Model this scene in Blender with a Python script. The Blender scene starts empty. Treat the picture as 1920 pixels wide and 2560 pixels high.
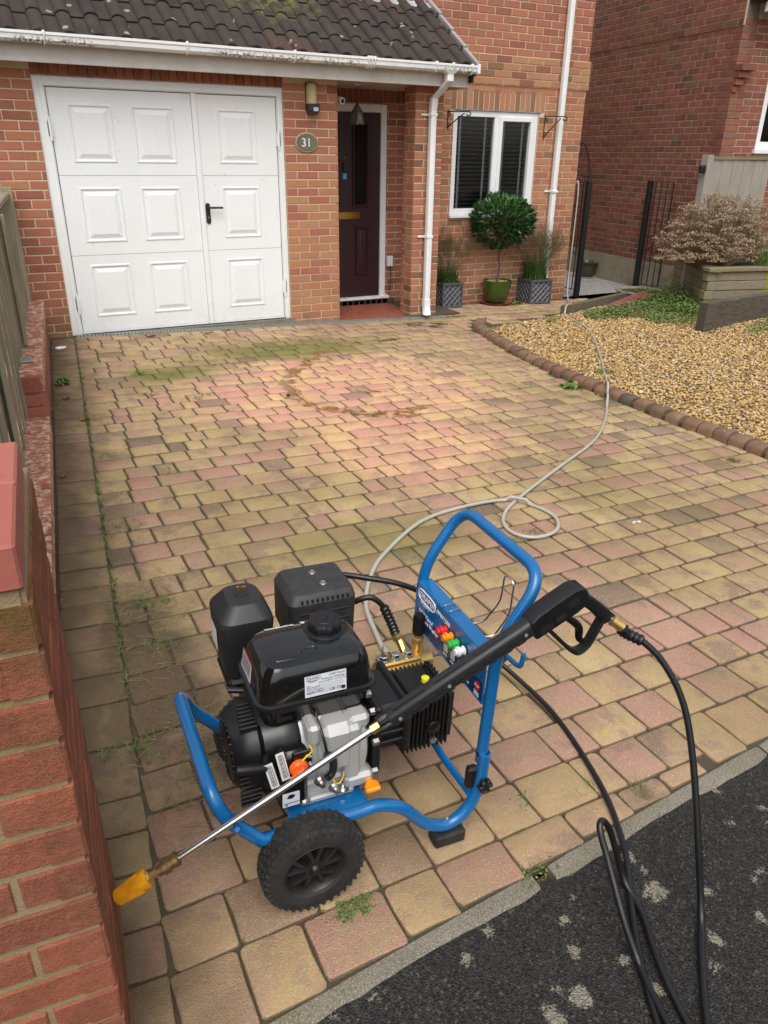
import bpy, math, random
import numpy as np
from mathutils import Vector, Matrix
rng = random.Random(7)
nrg = np.random.default_rng(11)
PI = math.pi
S = bpy.context.scene
COL = S.collection

# ------------------------------------------------------------------ camera
CAM = np.array([-3.3997, -7.5243, 1.5749]); YAW, PITCH, ROLL, FPX = 0.4859, 0.4431, 0.0139, 1879.0
def cam_axes():
    cy, sy, cp, sp = math.cos(YAW), math.sin(YAW), math.cos(PITCH), math.sin(PITCH)
    f = np.array([sy*cp, cy*cp, -sp]); r = np.array([cy, -sy, 0.]); u = np.cross(r, f)
    c, s = math.cos(ROLL), math.sin(ROLL)
    return c*r+s*u, -s*r+c*u, f
CR, CU, CF = cam_axes()
cd = bpy.data.cameras.new('camera'); cam = bpy.data.objects.new('camera', cd); COL.objects.link(cam)
cd.sensor_fit = 'VERTICAL'; cd.sensor_height = 36; cd.lens = FPX/2560*36; cd.clip_start = .02; cd.clip_end = 400
cam.matrix_world = Matrix(((CR[0], CU[0], -CF[0], CAM[0]), (CR[1], CU[1], -CF[1], CAM[1]), (CR[2], CU[2], -CF[2], CAM[2]), (0, 0, 0, 1)))
S.camera = cam
# ------------------------------------------------------------------ overcast daylight
SUN_EL, SUN_AZ = math.radians(58), math.radians(205)      # azimuth clockwise from +y: from behind the camera
W = bpy.data.worlds.new('World'); S.world = W; W.use_nodes = True
wn = W.node_tree.nodes; wl = W.node_tree.links
sky = wn.new('ShaderNodeTexSky'); sky.sky_type = 'NISHITA'; sky.sun_disc = False
sky.sun_elevation = SUN_EL; sky.sun_rotation = SUN_AZ; sky.dust_density = 4; sky.air_density = 1.2
hs = wn.new('ShaderNodeHueSaturation'); hs.inputs['Saturation'].default_value = .32
wl.new(sky.outputs[0], hs.inputs['Color']); wl.new(hs.outputs[0], wn['Background'].inputs['Color'])
wn['Background'].inputs['Strength'].default_value = .15
sd = bpy.data.lights.new('sun', 'SUN'); sun = bpy.data.objects.new('sun', sd); COL.objects.link(sun)
sd.energy = 1.15; sd.angle = math.radians(50); sd.color = (1, .98, .95)
sdir = Vector((math.sin(SUN_AZ)*math.cos(SUN_EL), math.cos(SUN_AZ)*math.cos(SUN_EL), math.sin(SUN_EL)))
sun.rotation_euler = sdir.to_track_quat('Z', 'Y').to_euler()
S.view_settings.view_transform = 'Standard'; S.view_settings.look = 'None'
S.view_settings.gamma = 1; S.view_settings.use_curve_mapping = False
S.view_settings.exposure = 0.42

# ------------------------------------------------------------------ helpers
def zg(x, y): return -.045-.029*min(max(x, -3.6), 3.6)+.018*min(max(y, -7.5), 0)
GN = Vector((.029, -.018, 1)).normalized()
def proj(P):
    d = np.asarray(P, float)-CAM; z = d@CF
    if z < .05: return (-1e6, 0, z)
    return (960+FPX*(d@CR)/z, 1280-FPX*(d@CU)/z, z)
def inframe(P, m=60):
    x, y, z = proj(P); return z > .05 and -m < x < 1920+m and -m < y < 2560+m
class MB:
    def __init__(s): s.v = []; s.f = []; s.r = []
    def add(s, vs, fs, rnd=None):
        o = len(s.v); s.v += [tuple(v) for v in vs]; s.f += [tuple(i+o for i in f) for f in fs]
        if rnd is not None: s.r += [rnd]*len(fs)
        return s
    def box(s, x0, x1, y0, y1, z0, z1, rnd=None, M=None):
        vs = [(x, y, z) for z in (z0, z1) for y in (y0, y1) for x in (x0, x1)]
        if M is not None: vs = [M @ Vector(v) for v in vs]
        return s.add(vs, [(0, 2, 3, 1), (4, 5, 7, 6), (0, 1, 5, 4), (2, 6, 7, 3), (0, 4, 6, 2), (1, 3, 7, 5)], rnd)
    def cbox(s, x0, x1, y0, y1, z0, z1, c=.004, M=None):   # chamfered box
        vs = []; 
        X, Y, Z = (x0, x1), (y0, y1), (z0, z1)
        idx = {}
        for i in (0, 1):
            for j in (0, 1):
                for k in (0, 1):
                    sx, sy, sz = (c if i == 0 else -c), (c if j == 0 else -c), (c if k == 0 else -c)
                    for a, v in (('x', (X[i], Y[j]+sy, Z[k]+sz)), ('y', (X[i]+sx, Y[j], Z[k]+sz)), ('z', (X[i]+sx, Y[j]+sy, Z[k]))):
                        idx[(i, j, k, a)] = len(vs); vs.append(v)
        fs = []
        q = [(0, 0), (1, 0), (1, 1), (0, 1)]
        for i in (0, 1):
            fs.append([idx[(i, a, b, 'x')] for a, b in (q if i else q[::-1])])
            fs.append([idx[(a, i, b, 'y')] for a, b in (q[::-1] if i else q)])
            fs.append([idx[(a, b, i, 'z')] for a, b in (q if i else q[::-1])])
        for a in (0, 1):
            for b in (0, 1):
                fl = (a+b) % 2
                e = [idx[(0, a, b, 'y')], idx[(1, a, b, 'y')], idx[(1, a, b, 'z')], idx[(0, a, b, 'z')]]; fs.append(e if fl else e[::-1])
                e = [idx[(a, 0, b, 'x')], idx[(a, 1, b, 'x')], idx[(a, 1, b, 'z')], idx[(a, 0, b, 'z')]]; fs.append(e[::-1] if fl else e)
                e = [idx[(a, b, 0, 'x')], idx[(a, b, 1, 'x')], idx[(a, b, 1, 'y')], idx[(a, b, 0, 'y')]]; fs.append(e if fl else e[::-1])
        for i in (0, 1):
            for j in (0, 1):
                for k in (0, 1):
                    t = [idx[(i, j, k, 'x')], idx[(i, j, k, 'y')], idx[(i, j, k, 'z')]]
                    fs.append(t if (i+j+k) % 2 else t[::-1])
        if M is not None: vs = [M @ Vector(v) for v in vs]
        return s.add(vs, fs)
    def loft(s, rings, cap0=True, cap1=True, closed=True, rnd=None):
        n = len(rings[0]); vs = [v for r in rings for v in r]; fs = []
        for a in range(len(rings)-1):
            for i in range(n if closed else n-1):
                j = (i+1) % n; fs.append((a*n+i, a*n+j, (a+1)*n+j, (a+1)*n+i))
        if cap0: fs.append(tuple(range(n))[::-1])
        if cap1: fs.append(tuple((len(rings)-1)*n+i for i in range(n)))
        return s.add(vs, fs, rnd)
    def tube(s, pts, r, seg=10, caps=True, rnd=None, closed=False):
        pts = [Vector(p) for p in pts]; n = len(pts)
        rs = r if isinstance(r, (list, tuple)) else [r]*n
        T = []
        for i in range(n):
            a = pts[(i-1) % n] if (closed or i > 0) else pts[i]; b = pts[(i+1) % n] if (closed or i < n-1) else pts[i]
            t = (b-a); T.append(t.normalized() if t.length > 1e-9 else Vector((0, 0, 1)))
        up = Vector((0, 0, 1)) if abs(T[0].z) < .9 else Vector((1, 0, 0))
        N = (up-T[0]*up.dot(T[0])).normalized(); rings = []
        for i in range(n):
            N = (N-T[i]*N.dot(T[i])); N = N.normalized() if N.length > 1e-6 else T[i].orthogonal().normalized()
            B = T[i].cross(N)
            rings.append([pts[i]+(N*math.cos(2*PI*k/seg)+B*math.sin(2*PI*k/seg))*rs[i] for k in range(seg)])
        if closed: rings.append(rings[0])
        return s.loft(rings, caps and not closed, caps and not closed, True, rnd)
    def lathe(s, prof, c=(0, 0, 0), M=None, seg=24, cap=True):
        M = M or Matrix(); c = Vector(c)
        rings = [[c + M @ Vector((r*math.cos(2*PI*k/seg), r*math.sin(2*PI*k/seg), z)) for k in range(seg)] for r, z in prof]
        return s.loft(rings, cap, cap)
    def prism(s, poly, h0, h1, fn):                       # poly 2D extruded, fn(u,v,h)->xyz
        return s.loft([[fn(u, v, h0) for u, v in poly], [fn(u, v, h1) for u, v in poly]])
    def ico(s, c, r, sq=(1, 1, 1), rnd=None):
        t = 1.618; V = [(-1, t, 0), (1, t, 0), (-1, -t, 0), (1, -t, 0), (0, -1, t), (0, 1, t), (0, -1, -t), (0, 1, -t), (t, 0, -1), (t, 0, 1), (-t, 0, -1), (-t, 0, 1)]
        k = r/1.902
        return s.add([(c[0]+x*k*sq[0], c[1]+y*k*sq[1], c[2]+z*k*sq[2]) for x, y, z in V], ICO, rnd)
    def build(s, name, mat, parent=None, smooth=None, loc=None):
        me = bpy.data.meshes.new(name); me.from_pydata([tuple(v) for v in s.v], [], s.f)
        if s.r and len(s.r) == len(s.f):
            a = me.attributes.new('rnd', 'FLOAT', 'FACE'); a.data.foreach_set('value', np.array(s.r, np.float32))
        me.validate(); me.update()
        if smooth is not None:
            me.polygons.foreach_set('use_smooth', [True]*len(me.polygons))
            if smooth < 170: me.set_sharp_from_angle(angle=math.radians(smooth))
        return link(name, me, mat, parent, loc)
ICO = [(0, 11, 5), (0, 5, 1), (0, 1, 7), (0, 7, 10), (0, 10, 11), (1, 5, 9), (5, 11, 4), (11, 10, 2), (10, 7, 6), (7, 1, 8), (3, 9, 4), (3, 4, 2), (3, 2, 6), (3, 6, 8), (3, 8, 9), (4, 9, 5), (2, 4, 11), (6, 2, 10), (8, 6, 7), (9, 8, 1)]
def link(name, me, mat=None, parent=None, loc=None):
    if mat is not None and not me.materials: me.materials.append(MT[mat])
    o = bpy.data.objects.new(name, me); COL.objects.link(o)
    if parent is not None: o.parent = parent
    if loc is not None: o.location = loc
    return o
def thing(name, label, cat, loc=(0, 0, 0), rotz=0, group=None):
    o = bpy.data.objects.new(name, None); COL.objects.link(o); o.location = loc; o.rotation_euler = (0, 0, rotz); o.empty_display_size = .1
    return tag(o, label, cat, group)
def tag(o, label, cat, group=None):
    o['label'] = label; o['category'] = cat
    if group: o['group'] = group
    return o
def kind(o, k): o['kind'] = k; return o
def lerp(a, b, t): return a+(b-a)*t
def cr(pts, n=8, closed=False):                            # Catmull-Rom
    P = [Vector(p) for p in pts]; out = []; m = len(P)
    for i in range(m if closed else m-1):
        p0 = P[(i-1) % m] if (closed or i > 0) else P[0]*2-P[1]; p1 = P[i]; p2 = P[(i+1) % m]
        p3 = P[(i+2) % m] if (closed or i+2 < m) else P[-1]*2-P[-2]
        for k in range(n):
            t = k/n; out.append(.5*((2*p1)+(p2-p0)*t+(2*p0-5*p1+4*p2-p3)*t*t+(3*p1-p0-3*p2+p3)*t**3))
    if not closed: out.append(P[-1])
    return out
def fillet(pts, r, n=6):                                   # polyline with rounded corners
    P = [Vector(p) for p in pts]; out = [P[0]]
    for i in range(1, len(P)-1):
        a, b, c = P[i-1], P[i], P[i+1]; rr = min(r if not isinstance(r, (list, tuple)) else r[i-1], (a-b).length*.48, (c-b).length*.48)
        s, e = b+(a-b).normalized()*rr, b+(c-b).normalized()*rr
        for k in range(n+1):
            t = k/n; out.append(s*(1-t)**2+b*2*t*(1-t)+e*t*t)
    out.append(P[-1]); return out
def rrect(cx, cy, sx, sy, r, z, n=5, fn=None):
    o = []
    for k, (ax, ay) in enumerate(((1, 1), (-1, 1), (-1, -1), (1, -1))):
        for i in range(n+1):
            a = PI/2*k+PI/2*i/n
            o.append((cx+ax*(sx/2-r)+r*math.cos(a), cy+ay*(sy/2-r)+r*math.sin(a), z))
    return [fn(*q) for q in o] if fn else o
def along(p0, p1):                                         # matrix: local z along p1-p0, origin p0
    p0, p1 = Vector(p0), Vector(p1); return Matrix.Translation(p0) @ (p1-p0).to_track_quat('Z', 'X').to_matrix().to_4x4()
def text(name, s, size, M, mat, parent, ext=.0004, align='LEFT', sx=1.0, shear=0):
    c = bpy.data.curves.new(name, 'FONT'); c.body = s; c.size = size; c.extrude = ext; c.align_x = align; c.resolution_u = 3; c.shear = shear
    t = bpy.data.objects.new(name, c); COL.objects.link(t)
    dg = bpy.context.evaluated_depsgraph_get(); me = bpy.data.meshes.new_from_object(t.evaluated_get(dg))
    bpy.data.objects.remove(t); me.transform(M @ Matrix.Diagonal((sx, 1, 1, 1))); me.name = name
    me.materials.clear(); return link(name, me, mat, parent)

# ------------------------------------------------------------------ materials
MT = {}
class NT:
    def __init__(s, name):
        m = bpy.data.materials.new(name); m.use_nodes = True; s.m = m; s.n = m.node_tree.nodes; s.l = m.node_tree.links
        s.b = s.n['Principled BSDF']; MT[name] = m
        s.pos = s.n.new('ShaderNodeNewGeometry').outputs['Position']
    def set(s, inp, v):
        i = s.b.inputs[inp]
        if hasattr(v, 'is_linked') or hasattr(v, 'links'): s.l.new(v, i)
        else: i.default_value = v if not isinstance(v, tuple) or len(v) == 4 else (*v, 1)
    def noise(s, scale, detail=3, rough=.55, vec=None, dist=0):
        t = s.n.new('ShaderNodeTexNoise'); t.inputs['Scale'].default_value = scale; t.inputs['Detail'].default_value = detail
        t.inputs['Roughness'].default_value = rough; t.inputs['Distortion'].default_value = dist; s.l.new(vec or s.pos, t.inputs['Vector']); return t.outputs['Fac']
    def vor(s, scale, feat='F1', out='Distance', vec=None):
        t = s.n.new('ShaderNodeTexVoronoi'); t.feature = feat; t.inputs['Scale'].default_value = scale; s.l.new(vec or s.pos, t.inputs['Vector']); return t.outputs[out]
    def vor2(s, scale, out='Distance'):
        t = s.n.new('ShaderNodeTexVoronoi'); t.voronoi_dimensions = '2D'; t.inputs['Scale'].default_value = scale; s.l.new(s.pos, t.inputs['Vector']); return t.outputs[out]
    def ramp(s, fac, stops, interp='LINEAR'):
        r = s.n.new('ShaderNodeValToRGB'); e = r.color_ramp; e.interpolation = interp
        while len(e.elements) < len(stops): e.elements.new(.5)
        for el, (p, c) in zip(e.elements, stops):
            el.position = p; el.color = (*c, 1) if isinstance(c, tuple) else (c, c, c, 1)
        s.l.new(fac, r.inputs[0]); return r.outputs[0]
    def mix(s, fac, a, b, mode='MIX'):
        m = s.n.new('ShaderNodeMix'); m.data_type = 'RGBA'; m.blend_type = mode
        for k, v in ((0, fac), (6, a), (7, b)):
            if hasattr(v, 'links'): s.l.new(v, m.inputs[k])
            elif isinstance(v, tuple): m.inputs[k].default_value = (*v, 1)
            else: m.inputs[k].default_value = v if k == 0 else (v, v, v, 1)
        return m.outputs[2]
    def math(s, op, a, b=0., c=None):
        m = s.n.new('ShaderNodeMath'); m.operation = op
        for k, v in enumerate((a, b) if c is None else (a, b, c)):
            if hasattr(v, 'links'): s.l.new(v, m.inputs[k])
            else: m.inputs[k].default_value = v
        return m.outputs[0]
    def sep(s):
        x = s.n.new('ShaderNodeSeparateXYZ'); s.l.new(s.pos, x.inputs[0]); return x.outputs
    def rnd(s):
        a = s.n.new('ShaderNodeAttribute'); a.attribute_name = 'rnd'; b = s.n.new('ShaderNodeAttribute'); b.attribute_type = 'OBJECT'; b.attribute_name = 'rnd'
        return s.math('ADD', a.outputs['Fac'], b.outputs['Fac'])
    def bump(s, h, strength=.3, dist=.01):
        b = s.n.new('ShaderNodeBump'); b.inputs['Strength'].default_value = strength; b.inputs['Distance'].default_value = dist
        s.l.new(h, b.inputs['Height']); s.l.new(b.outputs[0], s.b.inputs['Normal'])
    def blob(s, cx, cy, rx, ry, soft=.5, nz=.6, ns=2.5):     # soft noisy patch at a place on the ground (1 inside)
        X, Y, Z = s.sep(); a = s.math('DIVIDE', s.math('SUBTRACT', X, cx), rx); b = s.math('DIVIDE', s.math('SUBTRACT', Y, cy), ry)
        d = s.math('SQRT', s.math('ADD', s.math('MULTIPLY', a, a), s.math('MULTIPLY', b, b)))
        d = s.math('ADD', d, s.math('MULTIPLY', s.math('SUBTRACT', s.noise(ns, 4), .5), nz*2))
        return s.ramp(d, [(max(0, 1-soft) if soft < 1 else 0, 1.0), (1.0, 0.0)])
def simple(name, col, rough=.5, metal=0., col2=None, ns=8, bump=None, spec=None, coat=0, detail=4):
    t = NT(name); t.set('Roughness', rough); t.set('Metallic', metal)
    t.set('Base Color', col if col2 is None else t.mix(t.ramp(t.noise(ns, detail), [(.35, 0.), (.65, 1.)]), col, col2))
    if bump: t.bump(t.noise(bump[0], 4), bump[1], bump[2] if len(bump) > 2 else .004)
    if spec is not None: t.set('Specular IOR Level', spec)
    if coat: t.set('Coat Weight', coat); t.set('Coat Roughness', .06)
    return t
def brickmat(name, stops, mortar=False, algae=True, dark=1.0, spk=.28):
    t = NT(name); r = t.rnd()
    c = t.ramp(r, [(p, tuple(v*dark for v in q)) for p, q in stops])
    c = t.mix(t.math('MULTIPLY', t.ramp(t.noise(14, 5), [(.4, 0.), (.7, 1.)]), .5), c, t.mix(.5, c, (.30, .19, .12)))
    c = t.mix(t.math('MULTIPLY', t.ramp(t.noise(160, 3), [(.45, 0.), (.75, 1.)]), spk), c, (.55, .36, .25))
    c = t.mix(t.math('MULTIPLY', t.ramp(t.noise(230, 2), [(.66, 0.), (.74, 1.)]), .55), c, (.07, .045, .035))
    if algae:
        X, Y, Z = t.sep(); m = t.math('MULTIPLY', t.ramp(Z, [(0.0, 1.), (.5, 0.)]), t.ramp(t.noise(3.2, 5), [(.45, 0.), (.62, .55)]))
        c = t.mix(m, c, (.13, .12, .05))
    t.set('Base Color', c); t.set('Roughness', .93); t.set('Specular IOR Level', .12)
    t.bump(t.math('ADD', t.noise(90, 5), t.math('MULTIPLY', t.noise(400, 3), .5)), .55, .004)
brickmat('brick', [(0, (.40, .150, .088)), (.2, (.355, .118, .078)), (.4, (.43, .185, .092)), (.55, (.37, .165, .092)), (.7, (.26, .085, .056)), (.82, (.41, .21, .112)), (.93, (.22, .115, .062)), (1, (.13, .066, .045))])
brickmat('brick_far', [(0, (.225, .068, .048)), (.3, (.175, .048, .037)), (.55, (.25, .085, .052)), (.75, (.135, .040, .032)), (.9, (.20, .092, .058)), (1, (.10, .044, .034))])  # darker red-brown brick, with some alley shade also put into the base colour
brickmat('brick_red', [(0, (.30, .085, .06)), (.5, (.36, .11, .075)), (1, (.24, .07, .055))])
brickmat('brick_soldier', [(0, (.24, .07, .052)), (.5, (.31, .105, .07)), (1, (.19, .058, .045))], algae=False)
brickmat('brick_pillar', [(0, (.20, .056, .034)), (.5, (.235, .072, .042)), (1, (.145, .046, .031))], spk=.05)
t = NT('brick_pillar'); r = t.rnd(); c = t.ramp(r, [(0, (.31, .098, .058)), (.5, (.36, .122, .070)), (1, (.24, .080, .052))]); c = t.mix(t.math('MULTIPLY', t.ramp(t.noise(9, 6, .7), [(.42, 0.), (.62, 1.)]), .6), c, (.15, .070, .042)); c = t.mix(t.math('MULTIPLY', t.ramp(t.noise(24, 6, .75), [(.50, 0.), (.66, 1.)]), .45), c, (.30, .15, .085)); c = t.mix(t.math('MULTIPLY', t.ramp(t.noise(260, 4, .8), [(.54, 0.), (.68, 1.)]), .6), c, (.045, .022, .016))
X, Y, Z = t.sep(); zt = t.n.new('ShaderNodeMapRange'); zt.inputs['From Min'].default_value = .88; zt.inputs['From Max'].default_value = 1.06; t.l.new(Z, zt.inputs['Value']); zb = t.n.new('ShaderNodeMapRange'); zb.inputs['From Min'].default_value = .22; zb.inputs['From Max'].default_value = .02; t.l.new(Z, zb.inputs['Value'])
c = t.mix(t.math('MULTIPLY', t.math('MAXIMUM', zt.outputs[0], zb.outputs[0]), t.ramp(t.noise(11, 6, .7), [(.42, 0.), (.60, .8)])), c, (.10, .085, .022)); t.set('Base Color', c); t.set('Roughness', .93); t.set('Specular IOR Level', .12); t.bump(t.math('ADD', t.noise(60, 6, .7), t.math('MULTIPLY', t.noise(300, 4), .5)), .9, .006)
def mortar(name, c1, c2, green):
    t = NT(name); c = t.mix(t.noise(30, 4), c1, c2)
    c = t.mix(t.math('MULTIPLY', t.ramp(t.noise(4, 4), [(.45, 0.), (.65, 1.)]), green), c, (.22, .19, .07))
    t.set('Base Color', c); t.set('Roughness', .95); t.bump(t.noise(200, 3), .6, .004)
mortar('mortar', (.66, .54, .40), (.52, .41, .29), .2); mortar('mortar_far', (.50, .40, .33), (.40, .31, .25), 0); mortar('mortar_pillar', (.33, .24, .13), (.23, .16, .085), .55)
# driveway paving: buff / pink / brown blocks, algae, mud along the wall, a washed clean patch
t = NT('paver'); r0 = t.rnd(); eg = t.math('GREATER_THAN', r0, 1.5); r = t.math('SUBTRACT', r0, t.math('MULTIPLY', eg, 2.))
blo = t.ramp(t.noise(6.5, 5, .65), [(.49, 0.), (.57, 1.)])
c1 = t.ramp(r, [(0, (.370, .262, .108)), (.2, (.385, .275, .122)), (.38, (.355, .232, .110)), (.44, (.350, .190, .130)), (.60, (.325, .155, .115)), (.70, (.350, .190, .135)), (.76, (.375, .255, .118)), (.93, (.355, .235, .112)), (.965, (.200, .132, .080)), (1, (.110, .072, .050))], 'LINEAR')
c2 = t.ramp(r, [(0, (.320, .208, .110)), (.3, (.315, .188, .115)), (.6, (.305, .202, .110)), (.85, (.29, .18, .11)), (1, (.13, .09, .065))])
c = t.mix(blo, c1, c2)
c = t.mix(t.math('MULTIPLY', t.ramp(t.noise(9, 3, vec=None), [(.60, 0.), (.68, 1.)]), .55), c, (.185, .118, .108))      # purplish burnt flashes
clean = t.math('MAXIMUM', t.blob(-1.05, -2.45, 1.5, 1.35, .45, .35, 1.6), t.blob(-1.15, -3.6, .95, .75, .5, .4, 2))
near = t.blob(-2.7, -6.5, 1.5, .95, .7, .3, 2)
sat = t.n.new('ShaderNodeHueSaturation'); sat.inputs['Saturation'].default_value = 1.12; sat.inputs['Value'].default_value = 1.38; t.l.new(c, sat.inputs['Color'])
c = t.mix(clean, c, t.mix(.30, sat.outputs[0], (.54, .25, .20)))
sp = t.noise(190, 6, .9); c = t.mix(t.math('MULTIPLY', t.ramp(sp, [(.49, 0.), (.64, 1.)]), .62), c, t.mix(.65, c, (.66, .58, .46)))
c = t.mix(t.math('MULTIPLY', t.ramp(t.noise(165, 6, .9), [(.54, 0.), (.66, 1.)]), .45), c, (.095, .064, .046))
c = t.mix(t.math('MULTIPLY', t.ramp(t.vor2(38), [(.05, 1.), (.085, 0.)]), .45), c, (.60, .52, .41))
grime = t.math('MULTIPLY', t.ramp(t.noise(1.3, 5), [(.38, 0.), (.66, .75)]), t.math('SUBTRACT', 1., clean))
c = t.mix(grime, c, t.mix(.55, c, (.135, .105, .038)))
c = t.mix(t.math('MULTIPLY', near, .30), c, t.mix(t.noise(9, 4), (.33, .185, .135), (.36, .235, .12)))      # pinker batch of blocks by the kerb
gm = t.math('MAXIMUM', t.math('MAXIMUM', t.blob(-.95, -1.05, 1.25, .5, .6, .5, 3), t.blob(-2.2, -1.55, .55, .35, .7, .6, 4)), t.math('MAXIMUM', t.math('MULTIPLY', t.blob(-.62, -4.75, .4, .3, .7, .6, 4), .35), t.math('MULTIPLY', t.blob(-2.0, -4.75, .75, .35, .7, .7, 4), .7)))
c = t.mix(t.math('MULTIPLY', gm, .72), c, (.125, .128, .026))
c = t.mix(t.math('MULTIPLY', t.ramp(t.noise(2.2, 5), [(.60, 0.), (.74, 1.)]), .28), c, (.13, .125, .04))
X, Y, Z = t.sep()
wd = t.math('SUBTRACT', t.math('SUBTRACT', X, t.math('MULTIPLY', Y, .0955)), -2.91)                                     # metres from the boundary wall
mud = t.math('MULTIPLY', t.ramp(t.math('ADD', wd, t.math('MULTIPLY', t.math('SUBTRACT', t.noise(3.5, 5), .5), .5)), [(.08, 1.), (.38, 0.)]), .85)
mud = t.math('MAXIMUM', mud, t.math('MULTIPLY', t.blob(-3.14, -5.35, .32, .80, .5, .6, 6), .85))
c = t.mix(mud, c, t.mix(t.noise(40, 4), (.045, .032, .020), (.100, .072, .044)))
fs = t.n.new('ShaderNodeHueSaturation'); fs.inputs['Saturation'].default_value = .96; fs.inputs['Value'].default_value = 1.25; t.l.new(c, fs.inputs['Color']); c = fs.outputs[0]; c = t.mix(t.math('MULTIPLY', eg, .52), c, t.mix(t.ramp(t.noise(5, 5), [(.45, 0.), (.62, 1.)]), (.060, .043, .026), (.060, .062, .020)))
t.set('Base Color', c); t.set('Roughness', t.ramp(clean, [(0, .92), (1, .75)])); t.set('Specular IOR Level', .15)
t.bump(t.math('ADD', t.noise(260, 4), t.math('MULTIPLY', t.noise(40, 4), .7)), 1.0, .006)
t = NT('joint'); c = t.mix(t.ramp(t.noise(5, 5), [(.4, 0.), (.6, 1.)]), (.040, .030, .020), (.045, .050, .017)); t.set('Base Color', t.mix(t.noise(180, 3), c, (.11, .085, .055))); t.set('Roughness', .95); t.bump(t.noise(250, 4), .9, .006)
# asphalt with lichen
t = NT('asphalt'); sp = t.vor(170, out='Color'); 
bw = t.n.new('ShaderNodeRGBToBW'); t.l.new(sp, bw.inputs[0])
c = t.mix(bw.outputs[0], (.012, .0115, .011), (.075, .070, .065)); c = t.mix(t.math('MULTIPLY', t.ramp(bw.outputs[0], [(.82, 0.), (.86, 1.)]), .5), c, (.16, .14, .12))
c = t.mix(t.math('MULTIPLY', t.noise(6, 4), .6), c, (.035, .032, .028))
lv = t.vor2(7.5); lb = t.n.new('ShaderNodeRGBToBW'); t.l.new(t.vor2(7.5, 'Color'), lb.inputs[0])
rad = t.math('MULTIPLY', t.ramp(lb.outputs[0], [(.48, 0.), (.95, 1.)]), .19)
sf = t.ramp(t.math('SUBTRACT', t.math('ADD', lv, t.math('MULTIPLY', t.math('SUBTRACT', t.noise(38, 5), .5), .50)), rad), [(.0, 1.), (.22, 0.)])
lm = t.math('MULTIPLY', t.ramp(t.math('ADD', t.noise(150, 5, .7), t.math('MULTIPLY', sf, .40)), [(.76, 0.), (.88, 1.)]), t.ramp(sf, [(.0, 0.), (.12, 1.)]))
c = t.mix(t.math('MULTIPLY', lm, .55), c, t.mix(t.noise(9, 2), (.52, .49, .40), (.40, .34, .22)))
t.set('Base Color', c); t.set('Roughness', .95); t.set('Specular IOR Level', .12); t.bump(t.math('ADD', t.vor(210), t.math('MULTIPLY', t.noise(120, 4), .8)), .9, .008)
t = NT('concrete'); c = t.mix(t.noise(9, 5), (.26, .23, .175), (.13, .115, .08)); c = t.mix(t.math('MULTIPLY', t.ramp(t.noise(3.5, 5), [(.5, 0.), (.68, 1.)]), .6), c, (.15, .14, .06)); c = t.mix(t.ramp(t.noise(190, 5, .75), [(.47, 0.), (.62, .7)]), c, (.07, .06, .05)); c = t.mix(t.ramp(t.vor2(120), [(.12, .5), (.2, 0.)]), c, (.45, .42, .36)); t.set('Base Color', c); t.set('Roughness', .9); t.bump(t.noise(180, 5), .8, .005)
t = NT('edging'); r = t.rnd(); c = t.ramp(r, [(0, (.20, .095, .062)), (.35, (.22, .125, .075)), (.6, (.15, .078, .055)), (.85, (.25, .15, .092)), (1, (.06, .05, .042))]); c = t.mix(t.math('MULTIPLY', t.ramp(t.noise(14, 5), [(.45, 0.), (.62, 1.)]), .55), c, (.10, .09, .035)); t.set('Base Color', c); t.set('Roughness', .85); t.bump(t.noise(150, 4), .6, .004)
t = NT('pebble'); r = t.rnd(); t.set('Base Color', t.ramp(r, [(0, (.44, .255, .070)), (.22, (.54, .355, .125)), (.42, (.30, .165, .052)), (.58, (.56, .43, .235)), (.72, (.42, .27, .135)), (.84, (.62, .52, .35)), (.93, (.22, .115, .05)), (1, (.10, .08, .06))])); t.set('Roughness', .7); t.set('Specular IOR Level', .25)
t = NT('gravel_bed'); t.set('Base Color', t.mix(t.vor(60), (.10, .065, .03), (.30, .21, .10))); t.set('Roughness', .95)
t = NT('side_gravel'); t.set('Base Color', t.mix(t.vor(150, out='Distance'), (.20, .19, .18), (.42, .41, .40))); t.set('Roughness', .9); t.bump(t.vor(150), .8, .006)
# house
simple('white_pvc', (.78, .79, .79), .32, col2=(.74, .75, .75), ns=3)
t = NT('garage_white'); c = t.mix(t.math('MULTIPLY', t.ramp(t.noise(2.5, 5), [(.45, 0.), (.7, 1.)]), .3), (.80, .82, .825), (.72, .74, .73)); c = t.mix(t.math('MULTIPLY', t.ramp(t.noise(38, 2), [(.73, 0.), (.76, 1.)]), .6), c, (.30, .30, .28)); mp = t.n.new('ShaderNodeMapping'); mp.inputs['Scale'].default_value = (26, 1, 1.2); t.l.new(t.pos, mp.inputs['Vector']); c = t.mix(t.math('MULTIPLY', t.ramp(t.noise(1.0, 5, .6, vec=mp.outputs[0]), [(.50, 0.), (.72, 1.)]), .05), c, (.50, .49, .44)); X, Y, Z = t.sep(); lw = t.n.new('ShaderNodeMapRange'); lw.inputs['From Min'].default_value = .30; lw.inputs['From Max'].default_value = .04; t.l.new(Z, lw.inputs['Value']); c = t.mix(t.math('MULTIPLY', t.math('MULTIPLY', lw.outputs[0], t.ramp(t.noise(16, 5, .7), [(.40, .1), (.65, 1.)])), .14), c, (.33, .30, .20)); t.set('Base Color', c); t.set('Roughness', .38); t.bump(t.noise(60, 3), .06, .002)
t = NT('gutter_white'); X, Y, Z = t.sep(); st = t.math('MULTIPLY', t.ramp(t.noise(1.7, 3), [(.44, 0.), (.54, 1.)]), t.ramp(t.noise(55, 4), [(.46, 0.), (.58, 1.)]))
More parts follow.
